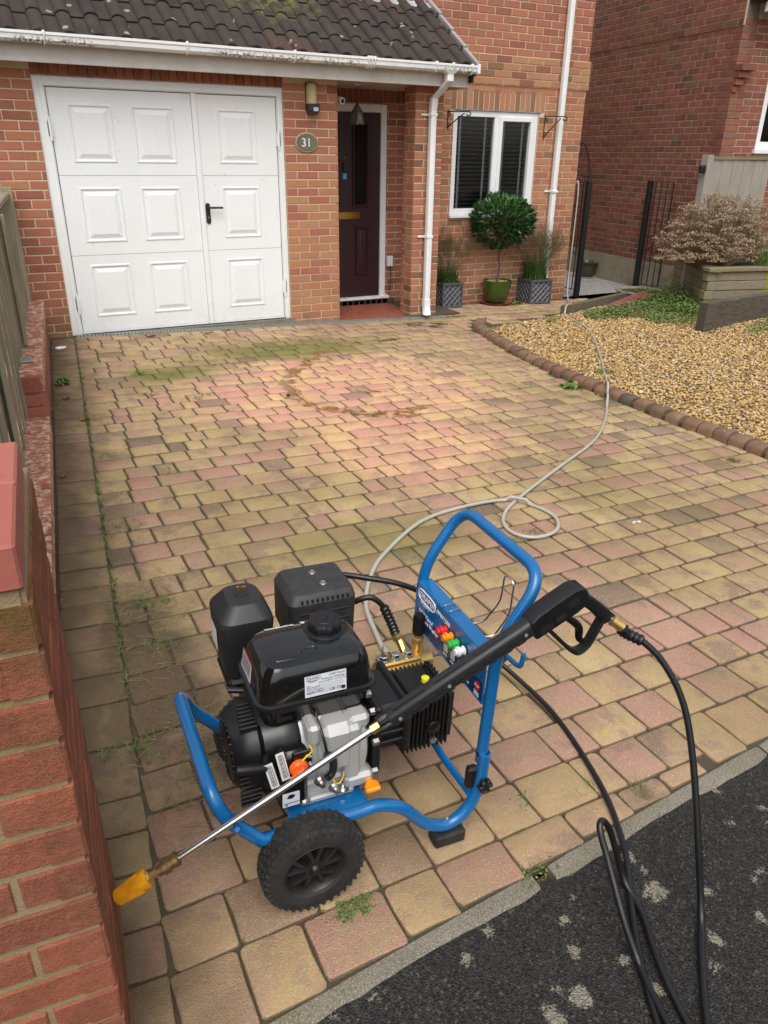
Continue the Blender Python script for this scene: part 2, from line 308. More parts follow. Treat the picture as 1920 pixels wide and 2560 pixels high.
st = t.math('MULTIPLY', st, t.ramp(Z, [(0., 1.), (1., 1.)])); mp = t.n.new('ShaderNodeMapRange'); mp.inputs['From Min'].default_value = 2.375; mp.inputs['From Max'].default_value = 2.335; t.l.new(Z, mp.inputs['Value'])
c = t.mix(t.math('MULTIPLY', st, mp.outputs[0]), (.76, .77, .76), (.11, .11, .055)); t.set('Base Color', c); t.set('Roughness', .4)
t = NT('fascia_white'); c = t.mix(t.math('MULTIPLY', t.ramp(t.noise(5, 5), [(.4, 0.), (.7, 1.)]), .5), (.66, .64, .60), (.46, .42, .36)); c = t.mix(t.ramp(t.noise(42, 2), [(.72, 0.), (.75, .8)]), c, (.10, .09, .07)); t.set('Base Color', c); t.set('Roughness', .5)
simple('door_plum', (.030, .0075, .011), .42, bump=(70, .10)); simple('rubber_seal', (.012, .012, .012), .6)
simple('brass_bright', (.80, .55, .16), .18, 1.0); simple('black_iron', (.012, .012, .013), .45, bump=(80, .2)); simple('black_handle', (.013, .013, .014), .4)
t = NT('tile'); r = t.rnd(); c = t.ramp(r, [(0, (.024, .018, .017)), (.5, (.038, .025, .022)), (.85, (.030, .024, .021)), (1, (.062, .032, .025))]); c = t.mix(t.math('MULTIPLY', t.ramp(t.noise(6, 5), [(.40, 0.), (.66, 1.)]), .6), c, (.050, .045, .030))
c = t.mix(t.math('MULTIPLY', t.ramp(t.noise(120, 3), [(.60, 0.), (.70, 1.)]), .22), c, (.15, .13, .11)); c = t.mix(t.math('MULTIPLY', t.ramp(t.math('ADD', t.vor(5), t.math('MULTIPLY', t.noise(60, 3), .25)), [(.21, .9), (.25, 0.)]), .8), c, t.mix(t.noise(30, 4), (.50, .42, .36), (.30, .24, .18)))
X, Y, Z = t.sep(); ms = t.math('MULTIPLY', t.blob(-.55, .75, .75, .75, .5, .5, 5), t.ramp(t.noise(11, 5), [(.45, 0.), (.58, 1.)])); c = t.mix(t.math('MULTIPLY', ms, .85), c, (.13, .13, .028))
t.set('Base Color', c); t.set('Roughness', .88); t.bump(t.noise(110, 5), .7, .006)
simple('lead', (.30, .32, .35), .55, .3, col2=(.42, .43, .45), ns=7, bump=(20, .3)); simple('verge_grey', (.26, .24, .24), .6, col2=(.32, .30, .29), ns=9)
t = NT('glass'); t.n.remove(t.b); fr = t.n.new('ShaderNodeFresnel'); fr.inputs[0].default_value = 1.5; tr = t.n.new('ShaderNodeBsdfTransparent'); tr.inputs[0].default_value = (.82, .84, .85, 1); gl = t.n.new('ShaderNodeBsdfGlossy'); gl.inputs['Roughness'].default_value = .02
mx = t.n.new('ShaderNodeMixShader'); t.l.new(fr.outputs[0], mx.inputs[0]); t.l.new(tr.outputs[0], mx.inputs[1]); t.l.new(gl.outputs[0], mx.inputs[2]); t.l.new(mx.outputs[0], t.n['Material Output'].inputs[0])
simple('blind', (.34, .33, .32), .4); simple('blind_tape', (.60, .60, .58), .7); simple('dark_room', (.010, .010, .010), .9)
simple('quarry_tile', (.30, .085, .045), .5, col2=(.23, .062, .036), ns=5, bump=(120, .2)); simple('drain_grey', (.34, .37, .35), .55, .4, col2=(.26, .28, .26), ns=20)
simple('soffit', (.52, .47, .42), .6, col2=(.46, .41, .36), ns=3)
t = NT('render'); c = t.mix(t.noise(3, 5), (.33, .29, .21), (.25, .22, .15)); X, Y, Z = t.sep(); c = t.mix(t.math('MULTIPLY', t.ramp(t.noise(5, 5), [(.5, 0.), (.65, 1.)]), .5), c, (.14, .125, .07)); t.set('Base Color', c); t.set('Roughness', .92); t.bump(t.noise(120, 4), .4, .003)
def wood(name, a, b, g, gs=1.0, along='Z'):
    t = NT(name); mp = t.n.new('ShaderNodeMapping'); mp.inputs['Scale'].default_value = {'Z': (60, 60, 3), 'X': (3, 60, 60)}[along]; t.l.new(t.pos, mp.inputs['Vector'])
    gr = t.noise(1.0, 5, .6, vec=mp.outputs[0], dist=.6); c = t.mix(t.ramp(gr, [(.3, 0.), (.7, 1.)]), a, b); c = t.mix(t.math('MULTIPLY', t.rnd(), .35), c, (.30, .25, .19))
    c = t.mix(t.math('MULTIPLY', t.ramp(t.noise(2.6, 5), [(.45, 0.), (.62, 1.)]), gs), c, g); t.set('Base Color', c); t.set('Roughness', .9); t.bump(gr, .7, .006)
wood('fence_wood', (.22, .18, .13), (.36, .31, .23), (.16, .17, .08), .5); wood('grey_wood', (.26, .23, .20), (.37, .34, .30), (.25, .22, .15), .3)
wood('planter_wood', (.155, .125, .075), (.24, .20, .13), (.16, .17, .03), .5, 'X'); wood('algae_wood', (.20, .20, .03), (.26, .25, .05), (.15, .15, .03), .3, 'X'); wood('dark_sleeper', (.028, .022, .016), (.13, .105, .075), (.07, .062, .038), .4, 'X'); wood('sleeper_edge', (.085, .07, .045), (.15, .12, .08), (.09, .09, .04), .5, 'X')
# plants
def leafmat(name, a, b, c, rough=.45):
    t = NT(name); t.set('Base Color', t.ramp(t.rnd(), [(0, a), (.6, b), (1, c)])); t.set('Roughness', rough); t.set('Subsurface Weight', .0)
leafmat('bay_leaf', (.012, .048, .010), (.026, .085, .016), (.060, .15, .028), .32); leafmat('grass_blade', (.025, .070, .012), (.055, .115, .020), (.18, .15, .04)); leafmat('weed_leaf', (.055, .115, .02), (.115, .185, .036), (.20, .23, .055), .6)
leafmat('twig', (.10, .065, .03), (.135, .10, .04), (.085, .09, .03), .8); leafmat('dry_flower', (.26, .175, .105), (.37, .275, .18), (.16, .10, .06), .85); leafmat('dry_stem', (.17, .105, .055), (.24, .16, .085), (.11, .065, .035), .85)
leafmat('dry_grass', (.30, .23, .11), (.20, .18, .07), (.10, .12, .03), .8); leafmat('bark', (.10, .07, .045), (.13, .095, .06), (.07, .05, .035), .9); leafmat('dead_leaf', (.30, .10, .05), (.20, .05, .035), (.38, .20, .11), .6)
simple('soil', (.05, .035, .022), .95, bump=(60, .8)); simple('pot_green', (.040, .075, .012), .18, col2=(.034, .065, .010), ns=3, coat=.4); simple('saucer', (.30, .095, .06), .55); simple('pewter', (.080, .085, .095), .45, col2=(.060, .064, .073), ns=12); simple('pewter_light', (.21, .22, .235), .45)
simple('stone_bowl', (.30, .28, .17), .7, col2=(.20, .19, .10), ns=14); simple('dark_glaze', (.035, .035, .022), .3, col2=(.06, .055, .035), ns=10); t = simple('trough', (.19, .065, .04), .85, col2=(.24, .075, .07), ns=9, bump=(120, .5))
simple('shroud_grey', (.015, .015, .016), .45, bump=(300, .2, .001)); simple('paper', (.78, .78, .77), .8); simple('red_bit', (.7, .03, .03), .5)
# pressure washer
t = NT('blue_paint'); dst = t.ramp(t.noise(300, 3), [(.69, 0.), (.73, 1.)]); sm = t.ramp(t.noise(10, 5), [(.40, 0.), (.68, 1.)]); t.set('Base Color', t.mix(t.math('MULTIPLY', dst, .45), t.mix(t.math('MULTIPLY', sm, .35), (.003, .118, .33), (.010, .105, .26)), (.22, .26, .30))); t.set('Roughness', t.ramp(sm, [(0, .18), (1, .36)])); t.set('Coat Weight', .3); t.set('Coat Roughness', .1); t = NT('black_tank'); dst = t.ramp(t.noise(420, 3), [(.66, 0.), (.72, 1.)]); sm = t.ramp(t.noise(13, 5), [(.42, 0.), (.70, 1.)]); t.set('Base Color', t.mix(t.math('MULTIPLY', dst, .5), t.mix(t.math('MULTIPLY', sm, .5), (.0045, .0045, .005), (.013, .012, .011)), (.16, .14, .11))); t.set('Roughness', t.ramp(sm, [(0, .08), (1, .24)])); t.set('Coat Weight', .5); t.set('Coat Roughness', .08); simple('black_plastic', (.0062, .0062, .0066), .45, bump=(300, .15, .001)); simple('black_satin', (.0045, .0045, .005), .30)
simple('filter_grey', (.017, .0175, .0185), .45, bump=(400, .25, .0008)); simple('muffler_grey', (.020, .0205, .0215), .58, col2=(.036, .036, .036), ns=30, bump=(300, .2, .001)); simple('cast_alu', (.47, .47, .45), .42, .35, bump=(260, .4, .001)); simple('steel', (.62, .62, .60), .24, 1.0); simple('zinc', (.60, .59, .55), .35, 1.0); simple('brass', (.62, .43, .16), .36, .9, bump=(200, .25, .001)); simple('brass_dark', (.30, .20, .09), .42, .9)
simple('pump_black', (.0085, .0085, .009), .48, bump=(250, .3, .001)); simple('tyre', (.009, .009, .009), .75, col2=(.024, .022, .019), ns=22, bump=(180, .4, .002)); simple('rim_black', (.008, .008, .0085), .45, col2=(.018, .017, .016), ns=40)
simple('orange_knob', (.90, .12, .012), .35); simple('orange_cap', (.90, .30, .01), .35); simple('yellow_tip', (.80, .36, .010), .38, col2=(.62, .25, .008), ns=40); simple('yellow_dot', (.72, .70, .02), .4); simple('label_white', (.62, .64, .68), .4); simple('label_paper', (.75, .75, .74), .5); simple('ink', (.01, .01, .012), .5); simple('ink_red', (.65, .03, .02), .5); simple('ink_white', (.82, .84, .86), .4)
simple('noz_red', (.62, .02, .03), .35); simple('noz_orange', (.85, .25, .01), .35); simple('noz_green', (.03, .42, .07), .35); simple('noz_white', (.75, .75, .73), .35); simple('wire_yellow', (.75, .50, .03), .4); simple('hose_black', (.0075, .0075, .008), .38, bump=(150, .1)); t = NT('hose_grey'); t.set('Base Color', t.mix(t.noise(6, 3), (.44, .43, .37), (.35, .34, .29))); t.set('Roughness', .3)
simple('navy_panel', (.006, .035, .13), .3); simple('plate_green', (.155, .145, .10), .45, col2=(.12, .11, .075), ns=20); simple('plate_rim', (.42, .34, .20), .5); simple('ivy', (.16, .20, .13), .6); simple('lamp_cream', (.60, .50, .26), .35); simple('dark_plastic', (.022, .024, .028), .4); simple('lantern_glass', (.14, .13, .09), .25); simple('lantern_lead', (.03, .028, .025), .5); simple('sensor', (.45, .48, .55), .3); simple('sticker_blue', (.05, .33, .55), .4)
t = NT('mud_water'); t.set('Base Color', t.mix(t.noise(14, 4), (.27, .12, .045), (.33, .19, .06))); t.set('Roughness', .12); t.set('Alpha', t.math('MULTIPLY', t.ramp(t.noise(11, 5), [(.42, .0), (.56, .85)]), .9))
t = NT('damp'); t.set('Base Color', (.055, .032, .018)); t.set('Roughness', .15); t.set('Alpha', t.ramp(t.noise(16, 4), [(.35, .25), (.65, .75)]))

t = NT('brick_cope'); r = t.rnd(); c = t.ramp(r, [(0, (.33, .10, .07)), (.5, (.38, .13, .085)), (1, (.26, .075, .055))]); c = t.mix(t.ramp(t.noise(22, 6, .75), [(.47, 0.), (.60, .8)]), c, (.66, .55, .40)); t.set('Base Color', c); t.set('Roughness', .9); t.bump(t.noise(140, 5), .7, .005)
t = NT('brick_cope2'); r = t.rnd(); c = t.ramp(r, [(0, (.36, .108, .078)), (1, (.33, .095, .070))]); c = t.mix(t.ramp(t.noise(50, 5, .7), [(.58, 0.), (.70, .6)]), c, (.12, .05, .05)); t.set('Base Color', c); t.set('Roughness', .8); t.bump(t.noise(120, 5), .4, .003)
simple('paint_yellow', (.50, .36, .09), .8)
# ------------------------------------------------------------------ ground sheets
def sheet(name, poly, mat, dz, step=None):
    m = MB(); m.add([(x, y, zg(x, y)+dz) for x, y in poly], [tuple(range(len(poly)))]); return m.build(name, mat)
def grid_sheet(name, x0, x1, y0, y1, n, mat, dz):
    m = MB(); k = n+1
    m.add([(lerp(x0, x1, i/n), lerp(y0, y1, j/n), zg(lerp(x0, x1, i/n), lerp(y0, y1, j/n))+dz) for j in range(k) for i in range(k)], [(j*k+i, j*k+i+1, (j+1)*k+i+1, (j+1)*k+i) for j in range(n) for i in range(n)])
    return m.build(name, mat)
kind(grid_sheet('ground', -40, 40, -40, 40, 80, 'soil', -.10), 'structure')
def kerb_y(x): return -6.339+.0762*x-.008
# road: gently rolling sheet just below the kerb top
m = MB(); nx, ny = 120, 40
vs = []
for j in range(ny+1):
    for i in range(nx+1):
        x = lerp(-7, 3, i/nx); y = kerb_y(x)-.018-lerp(0, 1, (j/ny)**1.5)*7
        vs.append((x, y, zg(x, y)-.009-.010*min(1, j/4)+.004*math.sin(7*x+3*y)*math.sin(5*y)))
m.add(vs, [(j*(nx+1)+i, (j+1)*(nx+1)+i, (j+1)*(nx+1)+i+1, j*(nx+1)+i+1) for j in range(ny) for i in range(nx)])
road = kind(m.build('road', 'asphalt', smooth=180), 'structure')
# loose chippings at the road edge
m = MB()
for k in range(420):
    x = rng.uniform(-3.3, -.9); y = kerb_y(x)-.06-abs(rng.gauss(0, .09)); m.ico((x, y, zg(x, y)-.015), rng.uniform(.002, .0050), (1, rng.uniform(.6, 1), .6))
kind(m.build('loose_chippings', 'asphalt', road), 'stuff')
# kerb of thin concrete edging stones with a broken joint
m = MB(); m.add([(x, kerb_y(x)+d, zg(x, kerb_y(x))+z) for x in (-3.9, .36) for d, z in ((-.03, -.030), (.02, -.030), (.02, -.12), (-.03, -.12))], [(0, 1, 5, 4), (0, 4, 7, 3), (1, 2, 6, 5)]); kerb = kind(m.build('kerb', 'soil'), 'structure')
for x0, x1 in ((-3.9, -3.262), (-3.25, -2.42), (-2.365, -1.462), (-1.45, -.55), (-.54, .36)):
    m = MB(); n = 14; rings = []
    for i in range(n+1):
        x = lerp(x0, x1, i/n); y = kerb_y(x); z = zg(x, y); e = .006 if i in (0, n) else 0
        j = lambda s: rng.uniform(-s, s)
        y0, y1 = y-.026+j(.002), y+.024
        rings.append([(x, y0, z-.12), (x, y0, z-.012-e+j(.002)), (x, y0+.010, z-.002-e+j(.0015)), (x, y1-.006, z+.001-e+j(.001)), (x, y1, z-.006-e), (x, y1, z-.12)])
    m.loft(rings); m.build('kerb_stone', 'concrete', kerb, smooth=40)
# ------------------------------------------------------------------ block paving
EDGE = [(1.46, -.36), (1.25, -.66), (1.132, -1.064), (.958, -1.758), (.881, -2.343), (.842, -2.923), (.842, -3.385), (.848, -3.983), (.875, -4.30), (.90, -4.70), (.96, -5.2), (1.02, -5.7), (1.1, -6.3)]
def edge_x(y):
    if y > -.36: return 9
    return float(np.interp(-y, [-b for a, b in EDGE], [a for a, b in EDGE]))
def wall_x(y): return -2.91+.0955*y
def paver_outline(L, Wd, r0, var):
    o = []
    for k, (ax, ay) in enumerate(((1, 1), (-1, 1), (-1, -1), (1, -1))):
        r = r0*rng.uniform(.7, 1.6)
        for i in range(3):
            a = PI/2*k+PI/4*i
            o.append((ax*(L/2-r)+r*math.cos(a)+rng.uniform(-var, var), ay*(Wd/2-r)+r*math.sin(a)+rng.uniform(-var, var)))
        o.append((0 if k in (0, 2) else (-L/2 if k == 1 else L/2), 0 if k in (1, 3) else (Wd/2 if k == 0 else -Wd/2)))
    for i in (3, 7, 11, 15): o[i] = (o[i][0]*.995+rng.uniform(-var, var)*1.2, o[i][1]*.995+rng.uniform(-var, var)*1.2)
    return o
def paver_rings(L, Wd, k=1.0):
    o = paver_outline(L, Wd, .0095, .0019)
    ins = lambda d, z: [(x*(1-2*d/L), y*(1-2*d/Wd), z) for x, y in o]
    return [ins(0, -.045), ins(0, -.012*k), ins(.0030*k, -.0048*k), ins(.0100*k, 0)]
PITCH_R = .157
cells = []                                                # (x, y, L, W, rot)
k = 0
y = -.203
while y > -6.72:
    x = wall_x(y)+.212
    while x < 1.6:
        L = rng.choices((.212, .158, .108), (.45, .3, .25))[0]*rng.uniform(.97, 1.03)
        if abs(y+5.9) < .9 : L = rng.choices((.205, .158, .112), (.25, .55, .2))[0]*rng.uniform(.96, 1.04)
        xe = edge_x(y-.02*0)-.005
        ya = y-.012*(x+1)
        if x+.05 > xe: break
        if x+L > xe: L = xe-x
        ky = kerb_y(x+L/2)+.026; top = ya+PITCH_R/2; bot = ya-PITCH_R/2
        if top-ky > .055:
            if bot-ky < .055: bot = ky
            cells.append((x+L/2, (top+bot)/2, L, top-bot, 0))
        x += L
    y -= PITCH_R
# forecourt strip by the window: rows continue to the wall
y = -.165+PITCH_R
while y < .62:
    x = 1.24+rng.uniform(0, .1)
    while x < 3.75:
        L = rng.choices((.212, .158, .108), (.45, .3, .25))[0]; cells.append((x+L/2, y, L, PITCH_R, 0)); x += L
    y += PITCH_R
y = -.165
while y > -.62:                                             # between edging and the forecourt, up to the timber edge
    x = 1.52 if y > -.3 else 1.60
    while x < (3.6 if y > -.25 else 2.6-(-.25-y)*3):
        L = rng.choices((.212, .158, .108), (.45, .3, .25))[0]; cells.append((x+L/2, y-.03, L, PITCH_R, 0)); x += L
    y -= PITCH_R
# border course along the boundary wall
sy = -.10
while sy > -6.55:
    L = rng.choices((.158, .212, .13), (.6, .2, .2))[0]; yc = sy-L/2; ang = math.atan(.0955)
    cells.append((wall_x(yc)+.106, yc, .206, L, -ang)); sy -= L
m = MB(); n_ = 60
m.add([(x, lerp(kerb_y(x)+.022, .66, j/n_), zg(x, lerp(kerb_y(x)+.022, .66, j/n_))-.0105) for j in range(n_+1) for x in np.linspace(-3.7, 3.75, n_+1)], [(j*(n_+1)+i, j*(n_+1)+i+1, (j+1)*(n_+1)+i+1, (j+1)*(n_+1)+i) for j in range(n_) for i in range(n_)]); drive = kind(m.build('driveway', 'joint'), 'structure')
def psize(c):
    P = (c[0], c[1], zg(c[0], c[1])); x, y, z = proj(P)
    vis = z > .05 and -40 < x < 1960 and -40 < y < 2600
    return (c[2]*c[3]/z**3 if vis else 0)
order = sorted(range(len(cells)), key=lambda i: -psize(cells[i])); ind = set(order[:300])
TILT = Vector((0, 0, 1)).rotation_difference(GN).to_matrix()
far = MB(); cache = {}
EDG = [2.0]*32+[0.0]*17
for i, (x, y, L, Wd, rot) in enumerate(cells):
    rv = rng.random()
    r1 = min(rv*.97, 1) if rng.random() < .93 else rng.uniform(.88, 1)
    J = .0032+.0035*min(1, (Vector((x, y, 0))-Vector((-3.4, -7.5, 0))).length/5); tz = rng.uniform(-.0032, .0016)
    R3 = TILT @ Matrix.Rotation(rot+rng.uniform(-.006, .006), 3, 'Z') @ Matrix.Rotation(rng.uniform(-.008, .008), 3, 'X') @ Matrix.Rotation(rng.uniform(-.006, .006), 3, 'Y')
    base = Vector((x, y, zg(x, y)+tz))
    if i in ind:
        kk_ = round(min(1, max(.5, proj(base)[2]/3.6)), 1); key = (round(L/.01), round(Wd/.01), rng.randrange(3), kk_)
        if key not in cache:
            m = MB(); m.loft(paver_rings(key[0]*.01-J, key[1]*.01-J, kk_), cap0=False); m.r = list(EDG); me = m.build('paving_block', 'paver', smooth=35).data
            bpy.data.objects.remove(bpy.data.objects[[o.name for o in COL.objects if o.data == me][0]]); cache[key] = me
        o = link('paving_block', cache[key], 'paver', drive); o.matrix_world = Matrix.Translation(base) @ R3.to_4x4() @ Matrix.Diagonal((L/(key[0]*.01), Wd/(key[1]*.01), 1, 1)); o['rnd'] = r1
    else:
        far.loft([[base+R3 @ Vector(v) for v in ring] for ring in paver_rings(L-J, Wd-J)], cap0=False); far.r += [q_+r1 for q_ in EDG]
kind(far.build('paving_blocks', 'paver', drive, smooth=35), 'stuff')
# ------------------------------------------------------------------ dirty wash water lying on the blocks
def film(name, pts, w, mat, seed, parent):
    rr = random.Random(seed); c = cr([(x, y, 0) for x, y in pts], 8); m = MB(); rings = []
    for i, p in enumerate(c):
        a = c[max(0, i-1)]; b = c[min(len(c)-1, i+1)]; d = (b-a).normalized(); n = Vector((-d.y, d.x, 0)); e = min(1, i/4, (len(c)-1-i)/4)+.05
        wl_, wr_ = w*e*rr.uniform(.45, 1.3), w*e*rr.uniform(.45, 1.3)
        rings.append([(p+n*wl_), (p+n*wl_*.5), p, (p-n*wr_*.5), (p-n*wr_)])
    rings = [[(v.x, v.y, zg(v.x, v.y)+.0012) for v in r] for r in rings]
    m.loft(rings, False, False, closed=False); return kind(m.build(name, mat, parent, smooth=180), 'structure')
film('muddy_water', [(-.62, -1.18), (-.85, -1.32), (-.98, -1.55), (-1.22, -1.78), (-1.38, -2.05), (-1.47, -2.45), (-1.42, -2.7), (-1.25, -2.92), (-1.05, -3.02), (-.82, -3.02), (-.60, -2.95)], .060, 'mud_water', 3, None)
film('muddy_water', [(-1.2, -3.05), (-.98, -3.08), (-.75, -3.12)], .06, 'mud_water', 8, None)
film('muddy_water', [(-1.05, -2.35), (-.92, -2.5), (-.75, -2.55)], .035, 'mud_water', 5, None)
film('muddy_water', [(.35, -.32), (.62, -.38), (.80, -.50), (.88, -.62)], .075, 'damp', 9, None); film('muddy_water', [(-.35, -1.02), (.0, -1.0), (.25, -.96)], .04, 'damp', 10, None)
film('muddy_water', [(.62, -.28), (.95, -.40), (1.05, -.55)], .05, 'damp', 12, None)
# ------------------------------------------------------------------ raised block edging of the gravel bed
ep = cr([(1.50, -.52, 0), (1.30, -.74, 0)]+[(a+.06, b, 0) for a, b in EDGE[2:]], 12)
m = MB(); rr_ = []
for q in ep[::4]: rr_.append([(q.x-.055, q.y, zg(q.x, q.y)-.06), (q.x-.055, q.y, zg(q.x, q.y)+.02), (q.x+.055, q.y, zg(q.x, q.y)+.05), (q.x+.055, q.y, zg(q.x, q.y)-.06)])
m.loft(rr_); edging = kind(m.build('garden_edging', 'joint'), 'structure')
acc = 0; last = ep[0]; stones = []
for q in ep[1:]:
    d = (q-last).length; acc += d; last_dir = (q-last).normalized()
    if acc >= .122: stones.append((q.copy(), last_dir.copy())); acc = 0
    last = q
prof = [(-.062, -.06), (-.062, .028), (-.054, .048), (-.030, .062), (.010, .066), (.048, .060), (.062, .040), (.062, -.06)]
for q, d in stones:
    n = Vector((-d.y, d.x, 0)); n = -n if n.x > 0 else n      # n points to the drive
    m = MB(); L = .1165/2; rings = []
    for s, e in ((-L, .006), (-L+.007, 0), (L-.007, 0), (L, .006)):
        rings.append([(d*s-n*u*(1-e*2)+Vector((0, 0, v-e*.8))) for u, v in prof])
    m.loft(rings); o = m.build('edging_block', 'edging', edging, smooth=45); o.location = (q.x, q.y, zg(q.x, q.y)+rng.uniform(-.006, .004)); o.rotation_euler = (rng.uniform(-.05, .05), rng.uniform(-.05, .05), rng.uniform(-.04, .04)); o['rnd'] = rng.random()
# ------------------------------------------------------------------ gravel bed
def bed_h(x, y): return zg(x, y)+.03+.03*max(0, min(1, (x-2.2)/2))+.012*math.sin(3*x)*math.sin(2.3*y)
GP = [(a+.12, b) for a, b in EDGE[2:]]
def ingravel(x, y):
    if y > -.47 and x < 2.7: return y < -1.0+(x-1.2)*.36 and x > 1.3
    if y > -.47: return y < -.50+(x-2.7)*.28 and x < 4.9
    if y > -1.06: return x > 1.25 and y < -1.0+(x-1.2)*.36
    return x > edge_x(y)+.11
m = MB(); nx, ny = 50, 60
vs = [(lerp(.9, 7, i/nx), lerp(-6.6, .4, j/ny)) for j in range(ny+1) for i in range(nx+1)]
fs = [(j*(nx+1)+i, j*(nx+1)+i+1, (j+1)*(nx+1)+i+1, (j+1)*(nx+1)+i) for j in range(ny) for i in range(nx)]
fs = [f for f in fs if ingravel(sum(vs[q][0] for q in f)/4, sum(vs[q][1] for q in f)/4)]
m.add([(x, y, bed_h(x, y)-.012) for x, y in vs], fs); gb = kind(m.build('gravel_bed', 'gravel_bed', smooth=180), 'structure')
V0 = np.array([(-1, 1.618, 0), (1, 1.618, 0), (-1, -1.618, 0), (1, -1.618, 0), (0, -1, 1.618), (0, 1, 1.618), (0, -1, -1.618), (0, 1, -1.618), (1.618, 0, -1), (1.618, 0, 1), (-1.618, 0, -1), (-1.618, 0, 1)])/1.902
pts = []
while len(pts) < 26000:
    x = rng.uniform(.95, 5.3); y = rng.uniform(-5.2, -.2)
    if not ingravel(x, y): continue
    px, py, pz = proj((x, y, zg(x, y)))
    if px > 1990 or px < 0 or py > 2600: continue
    pts.append((x, y, bed_h(x, y)))
N = len(pts); P = np.array(pts)
sz = nrg.uniform(.0062, .0175, N)*nrg.uniform(.75, 1.1, N); sc = np.stack([sz*nrg.uniform(.8, 1.3, N), sz*nrg.uniform(.7, 1.1, N), sz*nrg.uniform(.45, .8, N)], 1)
a1, a2 = nrg.uniform(0, 6.28, N), nrg.normal(0, .45, N)
Vv = V0[None]*(1+nrg.normal(0, .13, (N, 12, 1)))*sc[:, None, :]
c, s_ = np.cos(a2)[:, None], np.sin(a2)[:, None]; Vv = np.stack([Vv[..., 0], c*Vv[..., 1]-s_*Vv[..., 2], s_*Vv[..., 1]+c*Vv[..., 2]], -1)
c, s_ = np.cos(a1)[:, None], np.sin(a1)[:, None]; Vv = np.stack([c*Vv[..., 0]-s_*Vv[..., 1], s_*Vv[..., 0]+c*Vv[..., 1], Vv[..., 2]], -1)
Vv += P[:, None, :]; Vv[..., 2] += (nrg.uniform(-.008, .007, N))[:, None]
def np_mesh(name, V, F, rnd, mat, parent=None, smooth=True):
    me = bpy.data.meshes.new(name); nv, (nf, kk) = len(V), F.shape
    me.vertices.add(nv); me.vertices.foreach_set('co', V.astype(np.float32).ravel()); me.loops.add(nf*kk); me.loops.foreach_set('vertex_index', F.astype(np.int32).ravel())
    me.polygons.add(nf); me.polygons.foreach_set('loop_start', np.arange(0, nf*kk, kk, dtype=np.int32)); me.polygons.foreach_set('loop_total', np.full(nf, kk, np.int32))
    me.update(calc_edges=True)
    if rnd is not None: at = me.attributes.new('rnd', 'FLOAT', 'FACE'); at.data.foreach_set('value', rnd.astype(np.float32))
    if smooth: me.polygons.foreach_set('use_smooth', [True]*nf)
    return link(name, me, mat, parent)
F = (np.array(ICO)[None]+np.arange(N)[:, None, None]*12).reshape(-1, 3)
peb = np_mesh('gravel', Vv.reshape(-1, 3), F, np.repeat(nrg.random(N), 20), 'pebble', gb); kind(peb, 'stuff')
m = MB()
for k in range(60):
    y = rng.uniform(-5, -1.0); x = edge_x(y)+.10-abs(rng.gauss(0, .09)); on = x > edge_x(y); m.ico((x, y, zg(x, y)+(.072 if on else .005)), rng.uniform(.005, .011), (1, rng.uniform(.7, 1), .6), rng.random())
kind(m.build('stray_pebbles', 'pebble', gb, smooth=180), 'stuff')
# side path of pale chippings behind the house corner
kind(sheet('side_path', [(3.66, .70), (5.35, .70), (5.9, 6), (3.66, 6)], 'side_gravel', .004), 'structure')
m = MB()
for k in range(2600):
    x = rng.uniform(3.7, 5.3); y = .72+abs(rng.gauss(0, .9)); m.ico((x, y, zg(x, y)+.006), rng.uniform(.004, .009), (1, 1, .6))
kind(m.build('pale_chippings', 'side_gravel'), 'stuff'); bpy.data.objects['pale_chippings']['label'] = 'pale grey stone chippings on the side path'; bpy.data.objects['pale_chippings']['category'] = 'gravel'
# ------------------------------------------------------------------ brickwork
class Wall:
    """bricks laid in a vertical plane: origin o, direction u (unit, horizontal), outward normal n"""
    def __init__(s, o, u, n): s.o = Vector(o); s.u = Vector(u).normalized(); s.n = Vector(n).normalized(); s.b = []
    def rect(s, u0, u1, v0, v1, r=None, out=0., mat=None): s.b.append((u0, u1, v0, v1, rng.random() if r is None else r, out, mat))
    def courses(s, u0, u1, v0, nc, phase=0., holes=(), bl=.225, ch=.075, r=None, out=0., mat=None, j=.010, vjog=None):
        for k in range(nc):
            va = v0+k*ch; vb = va+ch-j; off = (phase+(k % 2)*.5)*bl+rng.uniform(-.006, .006); u = u0-((u0-off) % bl if True else 0)
            spans = [(u0, u1)]
            for (ha, hb, hc, hd) in holes:
                if va+ch*.5 > hc and va+ch*.5 < hd:
                    ns = []
                    for a, b in spans:
                        if hb <= a or ha >= b: ns.append((a, b)); continue
                        if ha > a: ns.append((a, ha))
                        if hb < b: ns.append((hb, b))
                    spans = ns
            while u < u1:
                for a, b in spans:
                    x0, x1 = max(u, a), min(u+bl-j, b)
                    if x1-x0 > .012:
                        rr = (rng.random() if r is None else r())
                        s.rect(x0, x1, va, vb, rr, out, mat)
                u += bl
    def out(s, mat, parent, name='brick', nmax=300, depth=.03, proud=.0045, name2='bricks'):
        sc = []
        for i, (u0, u1, v0, v1, r, o, mt) in enumerate(s.b):
            P = s.o+s.u*((u0+u1)/2)+Vector((0, 0, (v0+v1)/2)); x, y, z = proj(P)
            sc.append(((u1-u0)*(v1-v0)/z**2 if inframe(P, 10) else 0, i))
        return sc
